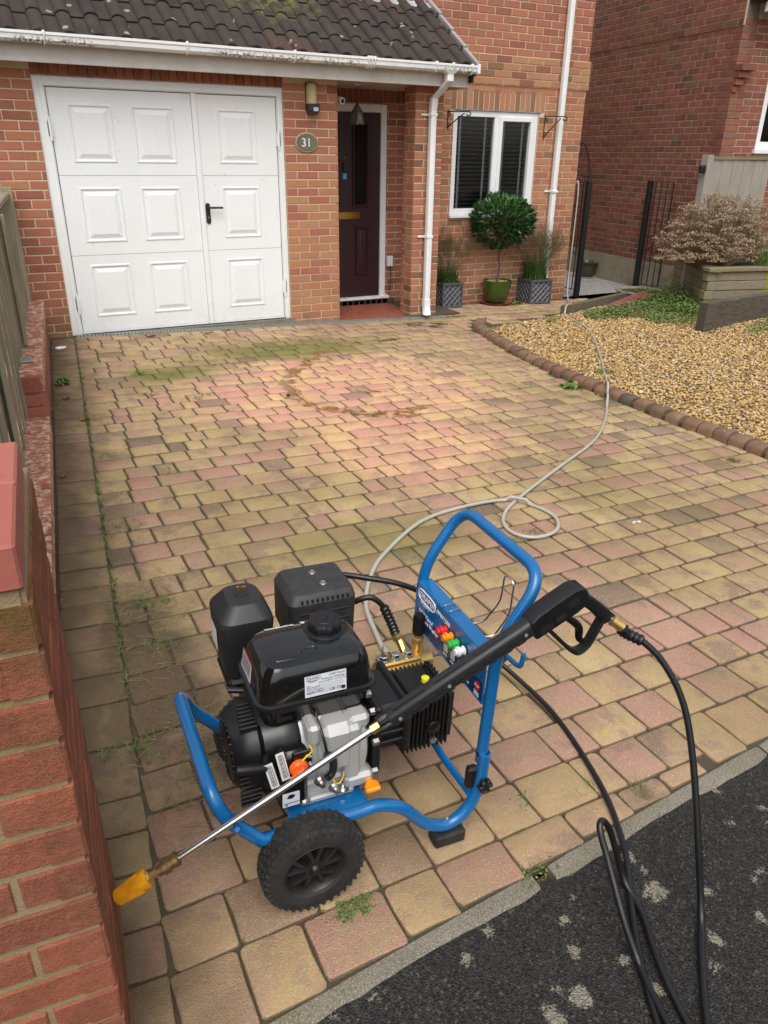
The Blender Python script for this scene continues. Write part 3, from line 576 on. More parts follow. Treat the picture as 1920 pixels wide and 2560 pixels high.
def lay(walls, mat, parent, nmax, name='brick', depth=.03, proud=.005):
    allb = []
    for w in walls:
        for k, sc in enumerate(w.out(mat, parent)): allb.append((sc[0], w, w.b[k]))
    allb.sort(key=lambda t: -t[0]); rest = {}
    key = {}
    for i, (sc, w, (u0, u1, v0, v1, r, o, mt)) in enumerate(allb):
        mt = mt or mat
        R = Matrix(((w.u.x, -w.n.x, 0), (w.u.y, -w.n.y, 0), (0, 0, 1)))
        du, dv = u1-u0, v1-v0; dj = [rng.uniform(-.0015, .0015) for _ in range(4)]
        f = -(proud+o+rng.uniform(-.0012, .0012)); c = .003
        base = w.o+w.u*((u0+u1)/2)+Vector((0, 0, (v0+v1)/2))
        a, b = du/2, dv/2
        if i < nmax and sc > 0:
            kk = (round(a, 3), round(b, 3), mt, rng.randrange(2))
            if kk not in key:
                m = MB(); A, B = kk[0], kk[1]
                jj = lambda: rng.uniform(-.0016, .0016)
                ring = lambda ins, yy, q=0: [(sx*(A-ins)+q*jj(), yy, sz*(B-ins)+q*jj()) for sx, sz in ((-1, -1), (1, -1), (1, 1), (-1, 1))]
                m.loft([ring(0, depth), ring(0, .003, 1), ring(.003, 0, 1)], cap0=False); me = m.build(name, mt).data
                bpy.data.objects.remove(bpy.data.objects[[q.name for q in COL.objects if q.data == me][0]]); key[kk] = me
            ob = link(name, key[kk], mt, parent); ob.matrix_world = Matrix.Translation(base+w.n*(-f)) @ (R @ Matrix.Rotation(rng.uniform(-.004, .004), 3, 'Y')).to_4x4(); ob['rnd'] = r
        else:
            m = rest.setdefault(mt, MB())
            ring = lambda ins, yy: [base+R @ Vector((sx*(a-ins)+rng.uniform(-.001, .001), yy+f, sz*(b-ins)+rng.uniform(-.001, .001))) for sx, sz in ((-1, -1), (1, -1), (1, 1), (-1, 1))]
            m.loft([ring(0, depth), ring(0, .003), ring(.003, 0)], cap0=False, rnd=r)
    for mt, m in rest.items(): kind(m.build(name+'s', mt, parent), 'stuff')
# ------------------------------------------------------------------ the house
house = thing('brick_house', 'orange brick house with white garage door, porch and tiled lean-to roof', 'house')
core = MB()
core.box(-3.9, -2.71, .0, .25, -.3, 2.25); core.box(-.552, .0, .0, .9, -.3, 2.22); core.box(-2.71, -.552, .02, .25, 2.127, 2.25)
core.box(.878, 1.207, .004, .24, -.3, 2.22)                                   # porch pier
core.box(-.4, 1.5, .9, 1.1, -.3, 2.25)                                       # door wall (door opening is covered by the door set in front)
core.box(1.35, 1.745, .655, .85, -.3, 4.2); core.box(2.95, 3.628, .655, .85, -.3, 4.2); core.box(1.745, 2.95, .655, .85, -.3, .90); core.box(1.745, 2.95, .655, .85, 2.055, 4.2); core.box(-3.9, 1.35, .655, .85, 2.6, 4.2)
core.box(3.60, 3.626, .85, 7, -.3, 4.2)
wall = core.build('wall', 'mortar', house)
ol = lambda: min(1, max(0, rng.gauss(.42, .22)))                               # orange mix
lo = lambda: rng.choice((.4, .45, .5, .38, .8, .82, .2, .6))
A = Wall((0, 0, 0), (1, 0, 0), (0, -1, 0))
A.courses(-3.9, -2.712, 2.1-29*.075, 30, .3, r=lambda: rng.choice((.05, .2, .15, .68, .45, .3, .72, .25))); 
for k in range(29): pass
# pier between garage and porch: half/full/full bond, 28 courses
for k in range(-1, 29):
    v = 2.1-.075*(k)-.075+.005; e = .005*(0)
    if v > 2.10: continue
    pat = ((.112, .215, .215) if k % 2 else (.222, .222, .092)); u = -.552+.001
    tot = sum(pat)+.02; scl = (.552-.02)/sum(pat)
    for q in pat:
        hi = v > 1.75
        A.rect(u, u+q*scl, v, v+.065, rng.choice((.2, .05, .15, .45, .72)) if hi else lo()); u += q*scl+.01
A.rect(-.552, -.12, 2.105, 2.17); A.rect(-.11, -.002, 2.10, 2.17, .7)
for q in range(29):                                                           # soldier course over the garage door
    A.rect(-2.712+q*.0745, -2.712+q*.0745+.0635, 2.135, 2.26, None, 0, 'brick_soldier')
for q in range(9): A.rect(-.55+q*.225, -.55+q*.225+.215, -.06, -.006, None, -.002, 'brick_red') if q < 2 else None
# porch pier: front and left side
B = Wall((.878, .004, 0), (1, 0, 0), (0, -1, 0)); 
for k in range(31):
    v = -.105+.075*k
    if k % 2: B.rect(.0, .10, v, v+.065); B.rect(.11, .219, v, v+.065); B.rect(.229, .329, v, v+.065)
    else: B.rect(.0, .214, v, v+.065); B.rect(.224, .329, v, v+.065)
B2 = Wall((.878, .24, 0), (0, -1, 0), (-1, 0, 0))
for k in range(31):
    v = -.105+.075*k; s = (.105 if k % 2 else .06); B2.rect(.0, s, v, v+.065); B2.rect(s+.01, .233, v, v+.065)
D = Wall((0, .9, 0), (1, 0, 0), (0, -1, 0)); D.courses(-.3, 1.42, -.075, 29, .1, r=lambda: rng.choice((.2, .15, .7, .3, .05)), holes=((-.05, .99, -.5, 2.08),))
for q in range(22): D.rect(-.3+q*.075, -.3+q*.075+.065, 2.10, 2.25, None, 0.004, 'brick_soldier')
E1 = Wall((0, 0, 0), (0, 1, 0), (1, 0, 0)); E1.courses(.0, .9, -.06, 30, .2)   # inner side of the garage pier
Wn = Wall((0, .655, 0), (1, 0, 0), (0, -1, 0))
wmix = lambda: rng.choice((.0, .4, .45, .55, .8, .82, .35, .6, .92, .2))
Wn.courses(1.35, 3.628, -.004, 31, .15, holes=((1.742, 2.953, .90, 2.06), (1.70, 3.03, 2.055, 2.275)), r=wmix)
Wn.courses(1.35, 3.628, -.154, 2, .3, mat='brick_red')
for q in range(18): Wn.rect(1.705+q*.0737, 1.705+q*.0737+.0637, 2.063, 2.272, rng.choice((.8, .82, .45, .4, .55, .92)))
Wn.courses(1.35, 3.655, 2.323, 4, .6, out=.014, r=lambda: rng.choice((.55, .8, .82, .45, .7, .93)))
Wn.courses(-3.6, 3.628, 2.625, 22, .4, r=lambda: rng.choice((.05, .15, .2, .0, .3, .62, .68)))
lay([A, B, B2, D, E1, Wn], 'brick', wall, 300)
lip = MB(); lip.box(1.35, 3.652, .643, .657, 2.316, 2.620); lip.build('string_course', 'mortar', wall)
# garage door set
X0, X1, Z0, Z1 = -2.708, -.554, .022, 2.127
m = MB()
for a, b, c, d in ((X0, X0+.078, Z0, Z1), (X1-.045, X1, Z0, Z1), (X0+.078, X1-.045, Z1-.062, Z1)):
    m.cbox(a, b, .022, .09, c, d, .003)
for a, b, c, d in ((X0+.05, X0+.082, Z0+.001, Z1-.03), (X1-.052, X1-.03, Z0+.001, Z1-.03), (X0+.082, X1-.052, Z1-.066, Z1-.035)): m.box(a, b, .012, .03, c, d)
gd = m.build('garage_door', 'garage_white', house, smooth=30)
bk = MB(); bk.box(X0+.05, X1-.03, .075, .085, Z0, Z1-.03); bk.build('backing', 'dark_room', gd)
ZS = [.045, .722, 1.383, 2.052]
def panel_rings(x0, x1, z0, z1, y):
    r = lambda i, d: [(x0+i, y+d, z0+i), (x1-i, y+d, z0+i), (x1-i, y+d, z1-i), (x0+i, y+d, z1-i)]
    return [r(0, 0), r(.006, -.007), r(.016, -.007), r(.022, .004), r(.034, .004), r(.068, -.008), r(.072, -.008)]
def leaf(x0, x1, cols, name):
    L = gd; y = .036
    for k in range(3):
        za, zb = ZS[k]+.0015, ZS[k+1]-.0015; m = MB()
        zc = {0: (.175, .640), 1: (.832, 1.288), 2: (1.484, 1.937)}[k]
        xs = [x0]; 
        for a, b in cols: xs += [a, b]
        xs.append(x1)
        # flat field around the raised panels
        for a, b in zip(xs[0::2], xs[1::2]): m.box(a, b, y, y+.035, za, zb)
        for a, b in cols:
            m.box(a, b, y, y+.035, za, zc[0]); m.box(a, b, y, y+.035, zc[1], zb); m.loft(panel_rings(a, b, zc[0], zc[1], y), cap0=False)
        m.build('panel', 'garage_white', L, smooth=None)
    return L
l1 = leaf(-2.618, -1.418, ((-2.466, -2.107), (-1.942, -1.58)), 'door_leaf'); l2 = leaf(-1.368, -.612, ((-1.19, -.82),), 'door_leaf')
m = MB(); m.cbox(-1.416, -1.370, .018, .06, .03, 2.055, .003); m.build('meeting_stile', 'garage_white', gd)
m = MB(); m.box(-2.622, -1.418, .030, .06, .030, .0435); m.box(-1.368, -.606, .030, .06, .030, .0435); m.box(-2.634, -2.6185, .030, .06, .030, 2.06); m.box(-2.634, -.6, .030, .06, 2.0535, 2.062); m.box(-.6115, -.600, .030, .06, .030, 2.06); m.build('leaf_trim', 'garage_white', gd)
m = MB(); 
for x in (-2.612, -.618):
    m.box(x-.0025, x+.0025, .0345, .0352, .05, 2.05)
m.box(-2.61, -.62, .0345, .0352, 2.0475, 2.0515); m.build('seal', 'rubber_seal', gd)
for x, z in ((-2.622, 1.74), (-2.622, .30), (-.606, 1.70), (-.606, .34)):
    m = MB(); m.tube([(x, .012, z-.09), (x, .012, z+.09)], .011, 10); m.tube([(x, .012, z-.02), (x, .012, z-.017)], .0125, 10); m.tube([(x, .012, z+.03), (x, .012, z+.033)], .0125, 10); m.cbox(x-.02, x+.02, .012, .03, z-.06, z+.06, .002); m.build('hinge', 'garage_white', gd, smooth=40)
m = MB(); m.loft([rrect(-1.338, 1.055, .042, .185, .02, 0, 4, lambda a, b, c: (a, .0355, b)), rrect(-1.338, 1.055, .042, .185, .02, 0, 4, lambda a, b, c: (a, .028, b)), rrect(-1.338, 1.055, .036, .18, .018, 0, 4, lambda a, b, c: (a, .025, b))])
m.tube(fillet([(-1.338, .03, 1.108), (-1.338, -.012, 1.108), (-1.205, -.014, 1.106)], .014), .0095, 10); m.build('handle', 'black_handle', l2, smooth=40)
m = MB(); m.lathe([(.008, 0), (.008, .004)], (-1.338, .026, 1.02), Matrix.Rotation(PI/2, 4, 'X'), 12); m.build('lock', 'steel', l2, smooth=40)
m = MB(); m.box(-2.75, -.52, -.02, .10, -.20, .020); m.box(-2.75, -.52, -.055, -.02, -.20, -.006); m.build('threshold', 'concrete', house)
# porch: floor tiles, step, soffit
pf = MB(); pf.box(.002, 1.5, -.06, .90, -.25, -.062); fl = pf.build('porch_floor', 'joint', house)
for i in range(5):
    for j in range(6):
        m = MB(); x = .005+i*.2; y = -.05+j*.156; m.cbox(x, x+.194, y, y+.15, -.07, -.054+rng.uniform(-.001, .001), .002)
        if not (x > .70 and y < .1): m.build('quarry_tile', 'quarry_tile', fl)
m = MB()
for i in range(13):
    m.cbox(.01+i*.077, .01+i*.077+.067, .80, .90, -.056, .000, .003)
m.build('step', 'brick_red', house)
m = MB(); m.box(-.02, 1.1, .80, .90, -.056, -.004); m.build('step_mortar', 'joint', house)
m = MB(); 
for k in range(10): m.cbox(-.552+.0, 1.30, -.19+k*.11, -.19+k*.11+.108, 2.222, 2.236, .002)
m.build('soffit', 'soffit', house)
# front door
m = MB(); m.cbox(.918, .990, .845, .92, .012, 2.08, .004); m.cbox(.005, .075, .845, .92, .012, 2.08, .004); m.cbox(.075, .918, .845, .92, 2.0, 2.08, .004); m.cbox(.066, .078, .862, .93, .03, 2.01, .003); fd = m.build('front_door', 'white_pvc', house, smooth=30)
m = MB(); m.cbox(-.02, 1.035, .81, .90, .000, .030, .003); m.build('sill', 'white_pvc', fd)
dl = MB(); dl.box(.078, .915, .868, .90, .035, 1.998); lf = dl.build('door_leaf', 'door_plum', fd)
def mould(x0, x1, z0, z1, field=True):
    m = MB(); y = .867; r = lambda i, d: [(x0+i, y+d, z0+i), (x1-i, y+d, z0+i), (x1-i, y+d, z1-i), (x0+i, y+d, z1-i)]
    m.loft([r(0, 0), r(.010, -.014), r(.022, -.014), r(.030, -.001)]+([r(.05, -.001), r(.07, -.010), r(.08, -.010)] if field else []), cap0=False, cap1=field); m.build('moulding', 'door_plum', fd, smooth=30)
mould(.565, .775, 1.03, 1.905, False); mould(.60, .775, .28, .83); mould(.185, .40, .28, .83); mould(.215, .42, 1.03, 1.905, False)
m = MB(); m.box(.590, .750, .8655, .8665, 1.055, 1.88); m.build('glass_pane', 'glass', fd); m = MB(); m.box(.590, .750, .8668, .8675, 1.055, 1.88); m.build('glass_back', 'dark_room', fd)
m = MB(); m.cbox(.30, .655, .848, .868, .905, .985, .005); m.cbox(.325, .63, .842, .850, .925, .967, .003); m.build('letter_plate', 'brass_bright', fd, smooth=30)
m = MB(); m.cbox(.445, .495, .846, .868, 1.40, 1.50, .006); m.build('doorbell', 'black_handle', fd, smooth=30)
m = MB(); m.box(.448, .500, .8655, .8668, 1.325, 1.385); st = m.build('sticker', 'sticker_blue', fd)
text('sticker_print', 'A\n8', .022, Matrix.Translation((.466, .865, 1.364)) @ Matrix.Rotation(PI/2, 4, 'X'), 'ink_white', fd)
m = MB(); m.ico((.475, .864, 1.545), .007); m.build('spyhole', 'steel', fd, smooth=180)
# window
WX0, WX1, WZ0, WZ1, WM = 1.747, 2.948, .945, 2.052, 2.36
fr = MB()
for a, b, c, d in ((WX0, WX0+.062, WZ0, WZ1), (WX1-.062, WX1, WZ0, WZ1), (WX0+.062, WX1-.062, WZ1-.062, WZ1), (WX0+.062, WX1-.062, WZ0, WZ0+.062), (WM-.035, WM+.035, WZ0+.062, WZ1-.062)): fr.cbox(a, b, .668, .74, c, d, .004)
wd = fr.build('window', 'white_pvc', house, smooth=30)
m = MB()
for a, b, c, d in ((WM+.030, WM+.078, WZ0+.05, WZ1-.05), (WX1-.105, WX1-.052, WZ0+.05, WZ1-.05), (WM+.078, WX1-.105, WZ1-.10, WZ1-.05), (WM+.078, WX1-.105, WZ0+.05, WZ0+.10)): m.cbox(a, b, .655, .72, c, d, .005)
m.build('opening_sash', 'white_pvc', wd, smooth=30)
m = MB(); m.cbox(WX0-.02, WX1+.02, .61, .74, .905, .944, .006); m.build('sill', 'white_pvc', wd, smooth=30)
for a, b in ((WX0+.06, WM-.033), (WM+.076, WX1-.103)):
    m = MB(); m.box(a, b, .700, .704, WZ0+.05, WZ1-.05); m.build('pane', 'glass', wd)
    n = 22
    me = None
    for k in range(n):
        z = WZ1-.075-k*(1.0/n)*.99
        m = MB(); m.box(a+.012, b-.012, -.021, .021, -.0012, .0012); o = m.build('blind_slat', 'blind', wd) if me is None else link('blind_slat', me, None, wd)
        me = o.data; o.location = (0, .745, z-.02); o.rotation_euler = (math.radians(-25), 0, 0)
    for q in (.13, .80):
        m = MB(); x = lerp(a, b, q); m.box(x-.014, x+.014, 0.712, .7125, WZ0+.06, WZ1-.06); m.build('blind_tape', 'blind_tape', wd)
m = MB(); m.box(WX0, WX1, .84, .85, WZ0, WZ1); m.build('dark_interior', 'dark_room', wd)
m = MB(); m.box(WX0-.03, WX1+.03, .648, .70, 2.0545, 2.0615); m.build('lintel', 'lead', wd)
# roof with double roman tiles
EY, EZ = -.285, 2.368; PIT = math.atan2(.645, .95); cp, sp = math.cos(PIT), math.sin(PIT)
m = MB(); m.add([(-3.9, EY+.02, EZ-.03), (1.37, EY+.02, EZ-.03), (1.37, .66, 2.95), (-3.9, .66, 2.95)], [(0, 1, 2, 3)]); m.add([(1.35, EY+.02, EZ-.03), (1.35, .66, 2.95), (1.35, .66, 2.25), (1.35, EY+.02, 2.25)], [(0, 1, 2, 3)]); roof = m.build('roof', 'dark_room', house)
def tile_mesh():
    w, L, th = .43, .38, .018; prof = []
    def h(u):
        out = 0
        for c in (.080, .295):
            d = abs(u-c)
            if d < .058: out = max(out, .044*math.sqrt(max(0, 1-(d/.058)**2))**.9)
        return out
    us = [0]+[c+d for c in (.080, .295) for d in (-.059, -.0575, -.054, -.046, -.034, -.02, 0, .02, .034, .046, .054, .0575, .059)]+[.43]
    top = [(u, h(u)) for u in us]; rings = []
    for s in (0, .006, L): rings.append([(u, s, hh+th-(.003 if s == 0 else 0)) for u, hh in top])
    m = MB(); m.loft([[(u, .002, hh-.004) for u, hh in top]]+rings, False, False, closed=False)
    m.loft([[(u, .002, hh-.004) for u, hh in top][::-1], [(u, L*.9, hh-.004) for u, hh in top][::-1]], False, False, closed=False)
    me = m.build('roof_tile', 'tile', smooth=50).data; bpy.data.objects.remove([q for q in COL.objects if q.data == me][0]); return me
tm = tile_mesh(); gauge = .302
for row in range(4):
    for k in range(12):
        x = 1.375-.43-k*.429+(0 if row % 2 == 0 else 0)
        s = row*gauge-.03
        o = link('roof_tile', tm, 'tile', roof)
        o.matrix_world = Matrix.Translation((x+rng.uniform(-.003, .003), EY+s*cp, EZ+s*sp+.012)) @ Matrix.Rotation(PIT-.055+rng.uniform(-.008, .008), 4, 'X') @ Matrix.Rotation(rng.uniform(-.006, .006), 4, 'Y'); o['rnd'] = rng.random()
for k in range(4):                                                            # dry verge units
    s0, s1 = k*gauge-.03, (k+1)*gauge+.015; m = MB()
    m.add([], [])
    bx = [(1.362, 1.40)]
    Mv = Matrix.Translation((0, EY+s0*cp, EZ+s0*sp+.012)) @ Matrix.Rotation(PIT-.05, 4, 'X')
    m.cbox(1.358, 1.402, 0, s1-s0, .006, .050, .003, Mv); m.cbox(1.394, 1.406, 0, s1-s0, -.085, .045, .003, Mv); m.build('verge_unit', 'verge_grey', roof)
m = MB(); us = np.linspace(-3.8, 1.41, 240); rings = []
hh = lambda u: max(0., .044*math.sqrt(max(0., 1-(min(abs(((1.375-u) % .429)-c) for c in (.135, .35))/.058)**2)))
for s, dz in ((3.42*gauge, .022), (3.62*gauge, .026), (3.8*gauge, .03)): rings.append([(u, EY+s*cp, EZ+s*sp+.018+hh(u)*(.9 if dz < .025 else .6)+dz*.4+.004*math.sin(u*31)) for u in us])
rings.append([(u, .650, 3.09) for u in us]); rings.append([(u, .648, 3.16) for u in us]); m.loft(rings, False, False, closed=False); m.build('lead_flashing', 'lead', roof, smooth=180)
# gutter, fascia, downpipes
m = MB(); gp = [(-.335, 2.392), (-.345, 2.390), (-.345, 2.372), (-.338, 2.365), (-.336, 2.335), (-.318, 2.318), (-.262, 2.318), (-.245, 2.335), (-.243, 2.39), (-.247, 2.39), (-.249, 2.337), (-.264, 2.322), (-.317, 2.322), (-.332, 2.337), (-.335, 2.38)]
gfall = lambda x: -.012*(x+1)*.2
m.loft([[(x, a, b+gfall(x)) for a, b in gp] for x in (-3.9, -1, 1.39)]); gu = m.build('gutter', 'gutter_white', house, smooth=25)
for x in (-2.60, -1.50, -.55, .17, .20, .235, 1.31, .90, 1.09): 
    m = MB(); z = gfall(x); w = .011 if x in (-2.60, -1.50, -.55) else .014
    m.tube([(x, a, b+z) for a, b in ((-.242, 2.398), (-.300, 2.396), (-.349, 2.398), (-.351, 2.37), (-.343, 2.334), (-.322, 2.311), (-.258, 2.311), (-.238, 2.335))], .0055, 6); m.cbox(x-w, x+w, -.352, -.335, 2.371+z, 2.400+z, .003); m.build('gutter_bracket', 'white_pvc', gu, smooth=40)
m = MB(); m.cbox(1.372, 1.402, -.352, -.24, 2.312, 2.398, .004); m.build('gutter_end', 'white_pvc', gu)
m = MB(); m.cbox(-3.9, 1.345, -.205, -.185, 2.200, 2.345, .003); m.box(-3.9, -.555, -.185, .02, 2.232, 2.24); m.build('fascia', 'fascia_white', house)
m = MB(); m.cbox(1.345, 1.360, -.21, .60, 2.196, 2.350, .003); m.build('fascia_return', 'fascia_white', house); m = MB(); m.box(1.352, 1.372, -.28, -.205, 2.24, 2.33); m.build('fascia_end', 'rubber_seal', house)
def sqpipe(m, pts, w=.068, r=.012):
    pts = [Vector(p) for p in pts]
    rings = []
    for i, p_ in enumerate(pts):
        rings.append([(p_.x+a, p_.y+b, p_.z) for a, b, c in rrect(0, 0, w, w, r, 0, 3)])
    m.loft(rings[::-1])
m = MB(); sqpipe(m, [(1.042, -.060, 2.02), (1.042, -.060, .02)], .066); dp = m.build('downpipe', 'white_pvc', house, smooth=30)
m = MB(); sqpipe(m, [(1.075, -.29, 2.325), (1.075, -.29, 2.24)], .074); sqpipe(m, [(1.075, -.29, 2.24), (1.062, -.19, 2.17), (1.042, -.075, 2.10), (1.042, -.060, 2.00)], .070); m.build('swan_neck', 'white_pvc', dp, smooth=30)
m = MB(); m.loft([rrect(1.075, -.292, .20, .10, .02, 2.335, 3), rrect(1.075, -.292, .085, .078, .02, 2.30, 3)][::-1]); m.build('outlet', 'white_pvc', dp, smooth=30)
for z in (1.955, .78):
    m = MB(); m.cbox(1.003, 1.081, -.098, -.010, z-.014, z+.014, .004); m.cbox(.935, 1.003, -.02, -.006, z-.010, z+.010, .003); m.build('pipe_clip', 'white_pvc', dp)
m = MB(); sqpipe(m, [(1.042, -.060, .12), (1.042, -.060, .045)], .078); sqpipe(m, [(1.042, -.060, .05), (1.035, -.085, .005), (1.0, -.155, -.035)], .072); m.build('shoe', 'white_pvc', dp, smooth=30)
m = MB(); sqpipe(m, [(3.235, .60, 4.2), (3.235, .60, -.13)], .066); dp2 = m.build('downpipe', 'white_pvc', house, smooth=30)
for z in (1.19,):
    m = MB(); m.cbox(3.195, 3.275, .555, .65, z-.014, z+.014, .004); m.cbox(3.13, 3.195, .635, .652, z-.010, z+.010, .003); m.build('pipe_clip', 'white_pvc', dp2)
# drain channel
dr = thing('drain_channel', 'grey slotted drain channel in front of the garage door', 'drain', (0, 0, 0))
m = MB()
m2 = MB(); m2.add([(-2.70, -.112, zg(-2.7, 0)-.006), (1.28, -.112, zg(1.28, 0)-.006), (1.28, -.03, zg(1.28, 0)-.006), (-2.70, -.03, zg(-2.7, 0)-.006)], [(0, 1, 2, 3)]); m2.build('channel', 'dark_room', dr)  # black sheet: painted shade of the void below the grating
for x in np.arange(-2.68, 1.25, .033):
    z = zg(x, -.05); m.box(x, x+.015, -.112, -.032, z-.004, z+.008)
m.build('grating', 'drain_grey', dr)
for y0, y1 in ((-.118, -.110), (-.034, -.026)):
    m = MB(); m.add([(-2.70, y0, zg(-2.7, 0)+.004), (1.28, y0, zg(1.28, 0)+.004), (1.28, y1, zg(1.28, 0)+.004), (-2.70, y1, zg(-2.7, 0)+.004), (-2.70, y0, zg(-2.7, 0)-.03), (1.28, y0, zg(1.28, 0)-.03), (1.28, y1, zg(1.28, 0)-.03), (-2.70, y1, zg(-2.7, 0)-.03)], [(0, 1, 2, 3), (4, 5, 1, 0), (7, 3, 2, 6)]); m.build('rail', 'drain_grey', dr)
# ------------------------------------------------------------------ fittings on the house
wl_ = thing('wall_light', 'cream ribbed outdoor wall light with black motion sensor above number plate', 'wall light', (-.272, 0, 1.92))
m = MB(); m.loft([rrect(0, .0, .105, .0, .0, 0, 1)] if 0 else [[(a, b, 0.085) for a, b in [(.052*math.cos(PI+PI*k/10), -.01+.060*math.sin(PI+PI*k/10)) for k in range(11)]], [(a, b, .225) for a, b in [(.052*math.cos(PI+PI*k/10), -.01+.060*math.sin(PI+PI*k/10)) for k in range(11)]], [(a, b, .25) for a, b in [(.046*math.cos(PI+PI*k/10), -.01+.048*math.sin(PI+PI*k/10)) for k in range(11)]], [(a, b, .262) for a, b in [(.032*math.cos(PI+PI*k/10), -.01+.028*math.sin(PI+PI*k/10)) for k in range(11)]]][::-1])
m.build('lamp_cover', 'lamp_cream', wl_, smooth=40)
m = MB()
for k in range(18):
    z = .09+k*.0075; m.tube([(.0535*math.cos(PI+PI*q/8), -.01+.0615*math.sin(PI+PI*q/8), z) for q in range(9)], .0016, 4)
m.build('ribs', 'lamp_cream', wl_)
m = MB(); m.cbox(-.058, .058, -.085, -.002, .02, .086, .006); m.cbox(-.05, .05, -.075, -.004, .0, .03, .006); m.build('sensor_housing', 'dark_plastic', wl_, smooth=30)
m = MB(); m.cbox(-.012, .040, -.092, -.08, .022, .056, .004); m.build('sensor_lens', 'sensor', wl_)
m = MB(); m.cbox(-.06, .06, -.012, -.001, .03, .262, .004); m.build('back_plate', 'dark_plastic', wl_)
npl = thing('house_number_plate', 'oval olive house number plate reading 31 with ivy motif', 'sign', (-.332, 0, 1.677))
ell = lambda a, b, y: [(a*math.cos(2*PI*k/40), y, b*math.sin(2*PI*k/40)) for k in range(40)]
m = MB(); m.loft([ell(.118, .087, -.006)[::1], ell(.118, .087, -.016), ell(.113, .082, -.020)], cap0=True); m.build('rim', 'plate_rim', npl, smooth=30)
m = MB(); m.loft([ell(.110, .079, -.018), ell(.108, .077, -.0215)]); m.build('plaque', 'plate_green', npl, smooth=30)
text('numerals', '31', .105, Matrix.Translation((-.058, -.0225, -.036)) @ Matrix.Rotation(PI/2, 4, 'X'), 'ink_white', npl, .001)
m = MB()
for k in range(7):
    c = (.062+.012*math.sin(k*2.1), -.0228, .05-k*.016); 
    st_ = [(c[0]+(.013 if q % 2 == 0 else .005)*math.cos(q*PI/5+k), c[1], c[2]+(.013 if q % 2 == 0 else .005)*math.sin(q*PI/5+k)) for q in range(10)]; m.add(st_, [tuple(range(10))])
m.build('ivy_motif', 'ivy', npl)
cam_t = thing('security_camera', 'small white bullet security camera on the porch side wall', 'camera', (.0, .10, 2.06))
m = MB(); m.lathe([(.0, -.05), (.022, -.048), (.028, -.04), (.028, .045), (.030, .05), (.030, .055)], (.06, -.02, .0), Matrix.Rotation(math.radians(105), 4, 'X') @ Matrix.Rotation(.2, 4, 'Y'), 18); m.build('body', 'white_pvc', cam_t, smooth=40)
m = MB(); m.lathe([(.024, .050), (.023, .056), (.012, .0565)], (.06, -.02, .0), Matrix.Rotation(math.radians(105), 4, 'X') @ Matrix.Rotation(.2, 4, 'Y'), 18); m.build('lens', 'dark_plastic', cam_t, smooth=40)
m = MB(); m.tube([(.0, .0, .01), (.05, -.0, .01)], .012, 8); m.build('mount', 'white_pvc', cam_t, smooth=40)
pl = thing('pendant_lantern', 'leaded glass pendant lantern hanging from the porch ceiling', 'lantern', (.407, .40, 1.86))
m = MB(); m.tube([(0, 0, .20), (0, 0, .36)], .004, 6); m.build('cord', 'lantern_lead', pl); m = MB(); m.lathe([(.045, .376), (.045, .366), (.02, .352), (.0, .35)], seg=16); m.build('ceiling_rose', 'white_pvc', pl, smooth=40)
m = MB(); m.lathe([(.085, 0), (.062, .115), (.0, .20)], seg=6, cap=False); m.build('glass_shade', 'lantern_glass', pl)
m = MB()
for k in range(6):
    a, b = 2*PI*k/6, 2*PI*(k+1)/6; p0 = Vector((.086*math.cos(a), .086*math.sin(a), 0)); p1 = Vector((.063*math.cos(a), .063*math.sin(a), .115)); q0 = Vector((.086*math.cos(b), .086*math.sin(b), 0)); q1 = Vector((.063*math.cos(b), .063*math.sin(b), .115))
    m.tube([p0, p1, (0, 0, .205)], .0035, 5); m.tube([p0, q0], .004, 5); m.tube([p1, q1], .003, 5)
    c0 = (p0+p1+q0+q1)/4; ux = (q0-p0).normalized()*.032; uy = (p1-p0+q1-q0).normalized()*.048; m.tube([c0*1.02+ux*math.cos(t_*PI/8)+uy*math.sin(t_*PI/8) for t_ in range(16)], .003, 5, closed=True)
m.build('lead_frame', 'lantern_lead', pl)
def scroll_bracket(name, label, loc, rotz, L, H):
    b = thing(name, label, 'bracket', loc, rotz, 'hanging basket brackets beside the window')
    m = MB(); m.cbox(-.011, .011, -.005, 0, -H, .02, .002); m.build('back_plate', 'black_iron', b)
    m = MB(); m.tube([(0, -.006, 0), (0, -L, 0)]+[(0, -L-.012*math.sin(a)*2, -.022+.022*math.cos(a)) for a in np.linspace(.3, 4.6, 10)], .006, 6); m.build('arm', 'black_iron', b, smooth=60)
    m = MB(); m.tube(cr([(0, -.006, -H*.86), (0, -.02, -H*.82), (0, -L*.45, -H*.42), (0, -L*.8, -.02)], 6), .0065, 6); 
    for z in (-H*.14, -H*.74): m.tube([(0, -.018+.014*math.cos(a), z+.014*math.sin(a)) for a in np.linspace(0, 5.2, 10)], .0045, 5)
    m.build('brace', 'black_iron', b, smooth=60); return b
scroll_bracket('basket_bracket', 'black iron scroll bracket on the wall right of the window', (3.035, .648, 2.02), .75, .24, .25)
scroll_bracket('basket_bracket', 'black iron scroll bracket jutting over the window top left corner', (1.66, .648, 2.03), .75, .24, .18)
sk = thing('outdoor_socket', 'small white outdoor socket with black cable low on the porch wall', 'socket', (1.06, .9, .42))
m = MB(); m.cbox(-.035, .04, -.05, -.004, -.06, .06, .006); m.build('box', 'white_pvc', sk); m = MB(); m.tube(cr([(.01, -.03, -.06), (.02, -.03, -.2), (.0, -.035, -.34), (-.02, -.05, -.47)], 6), .005, 6); m.build('cable', 'black_plastic', sk)
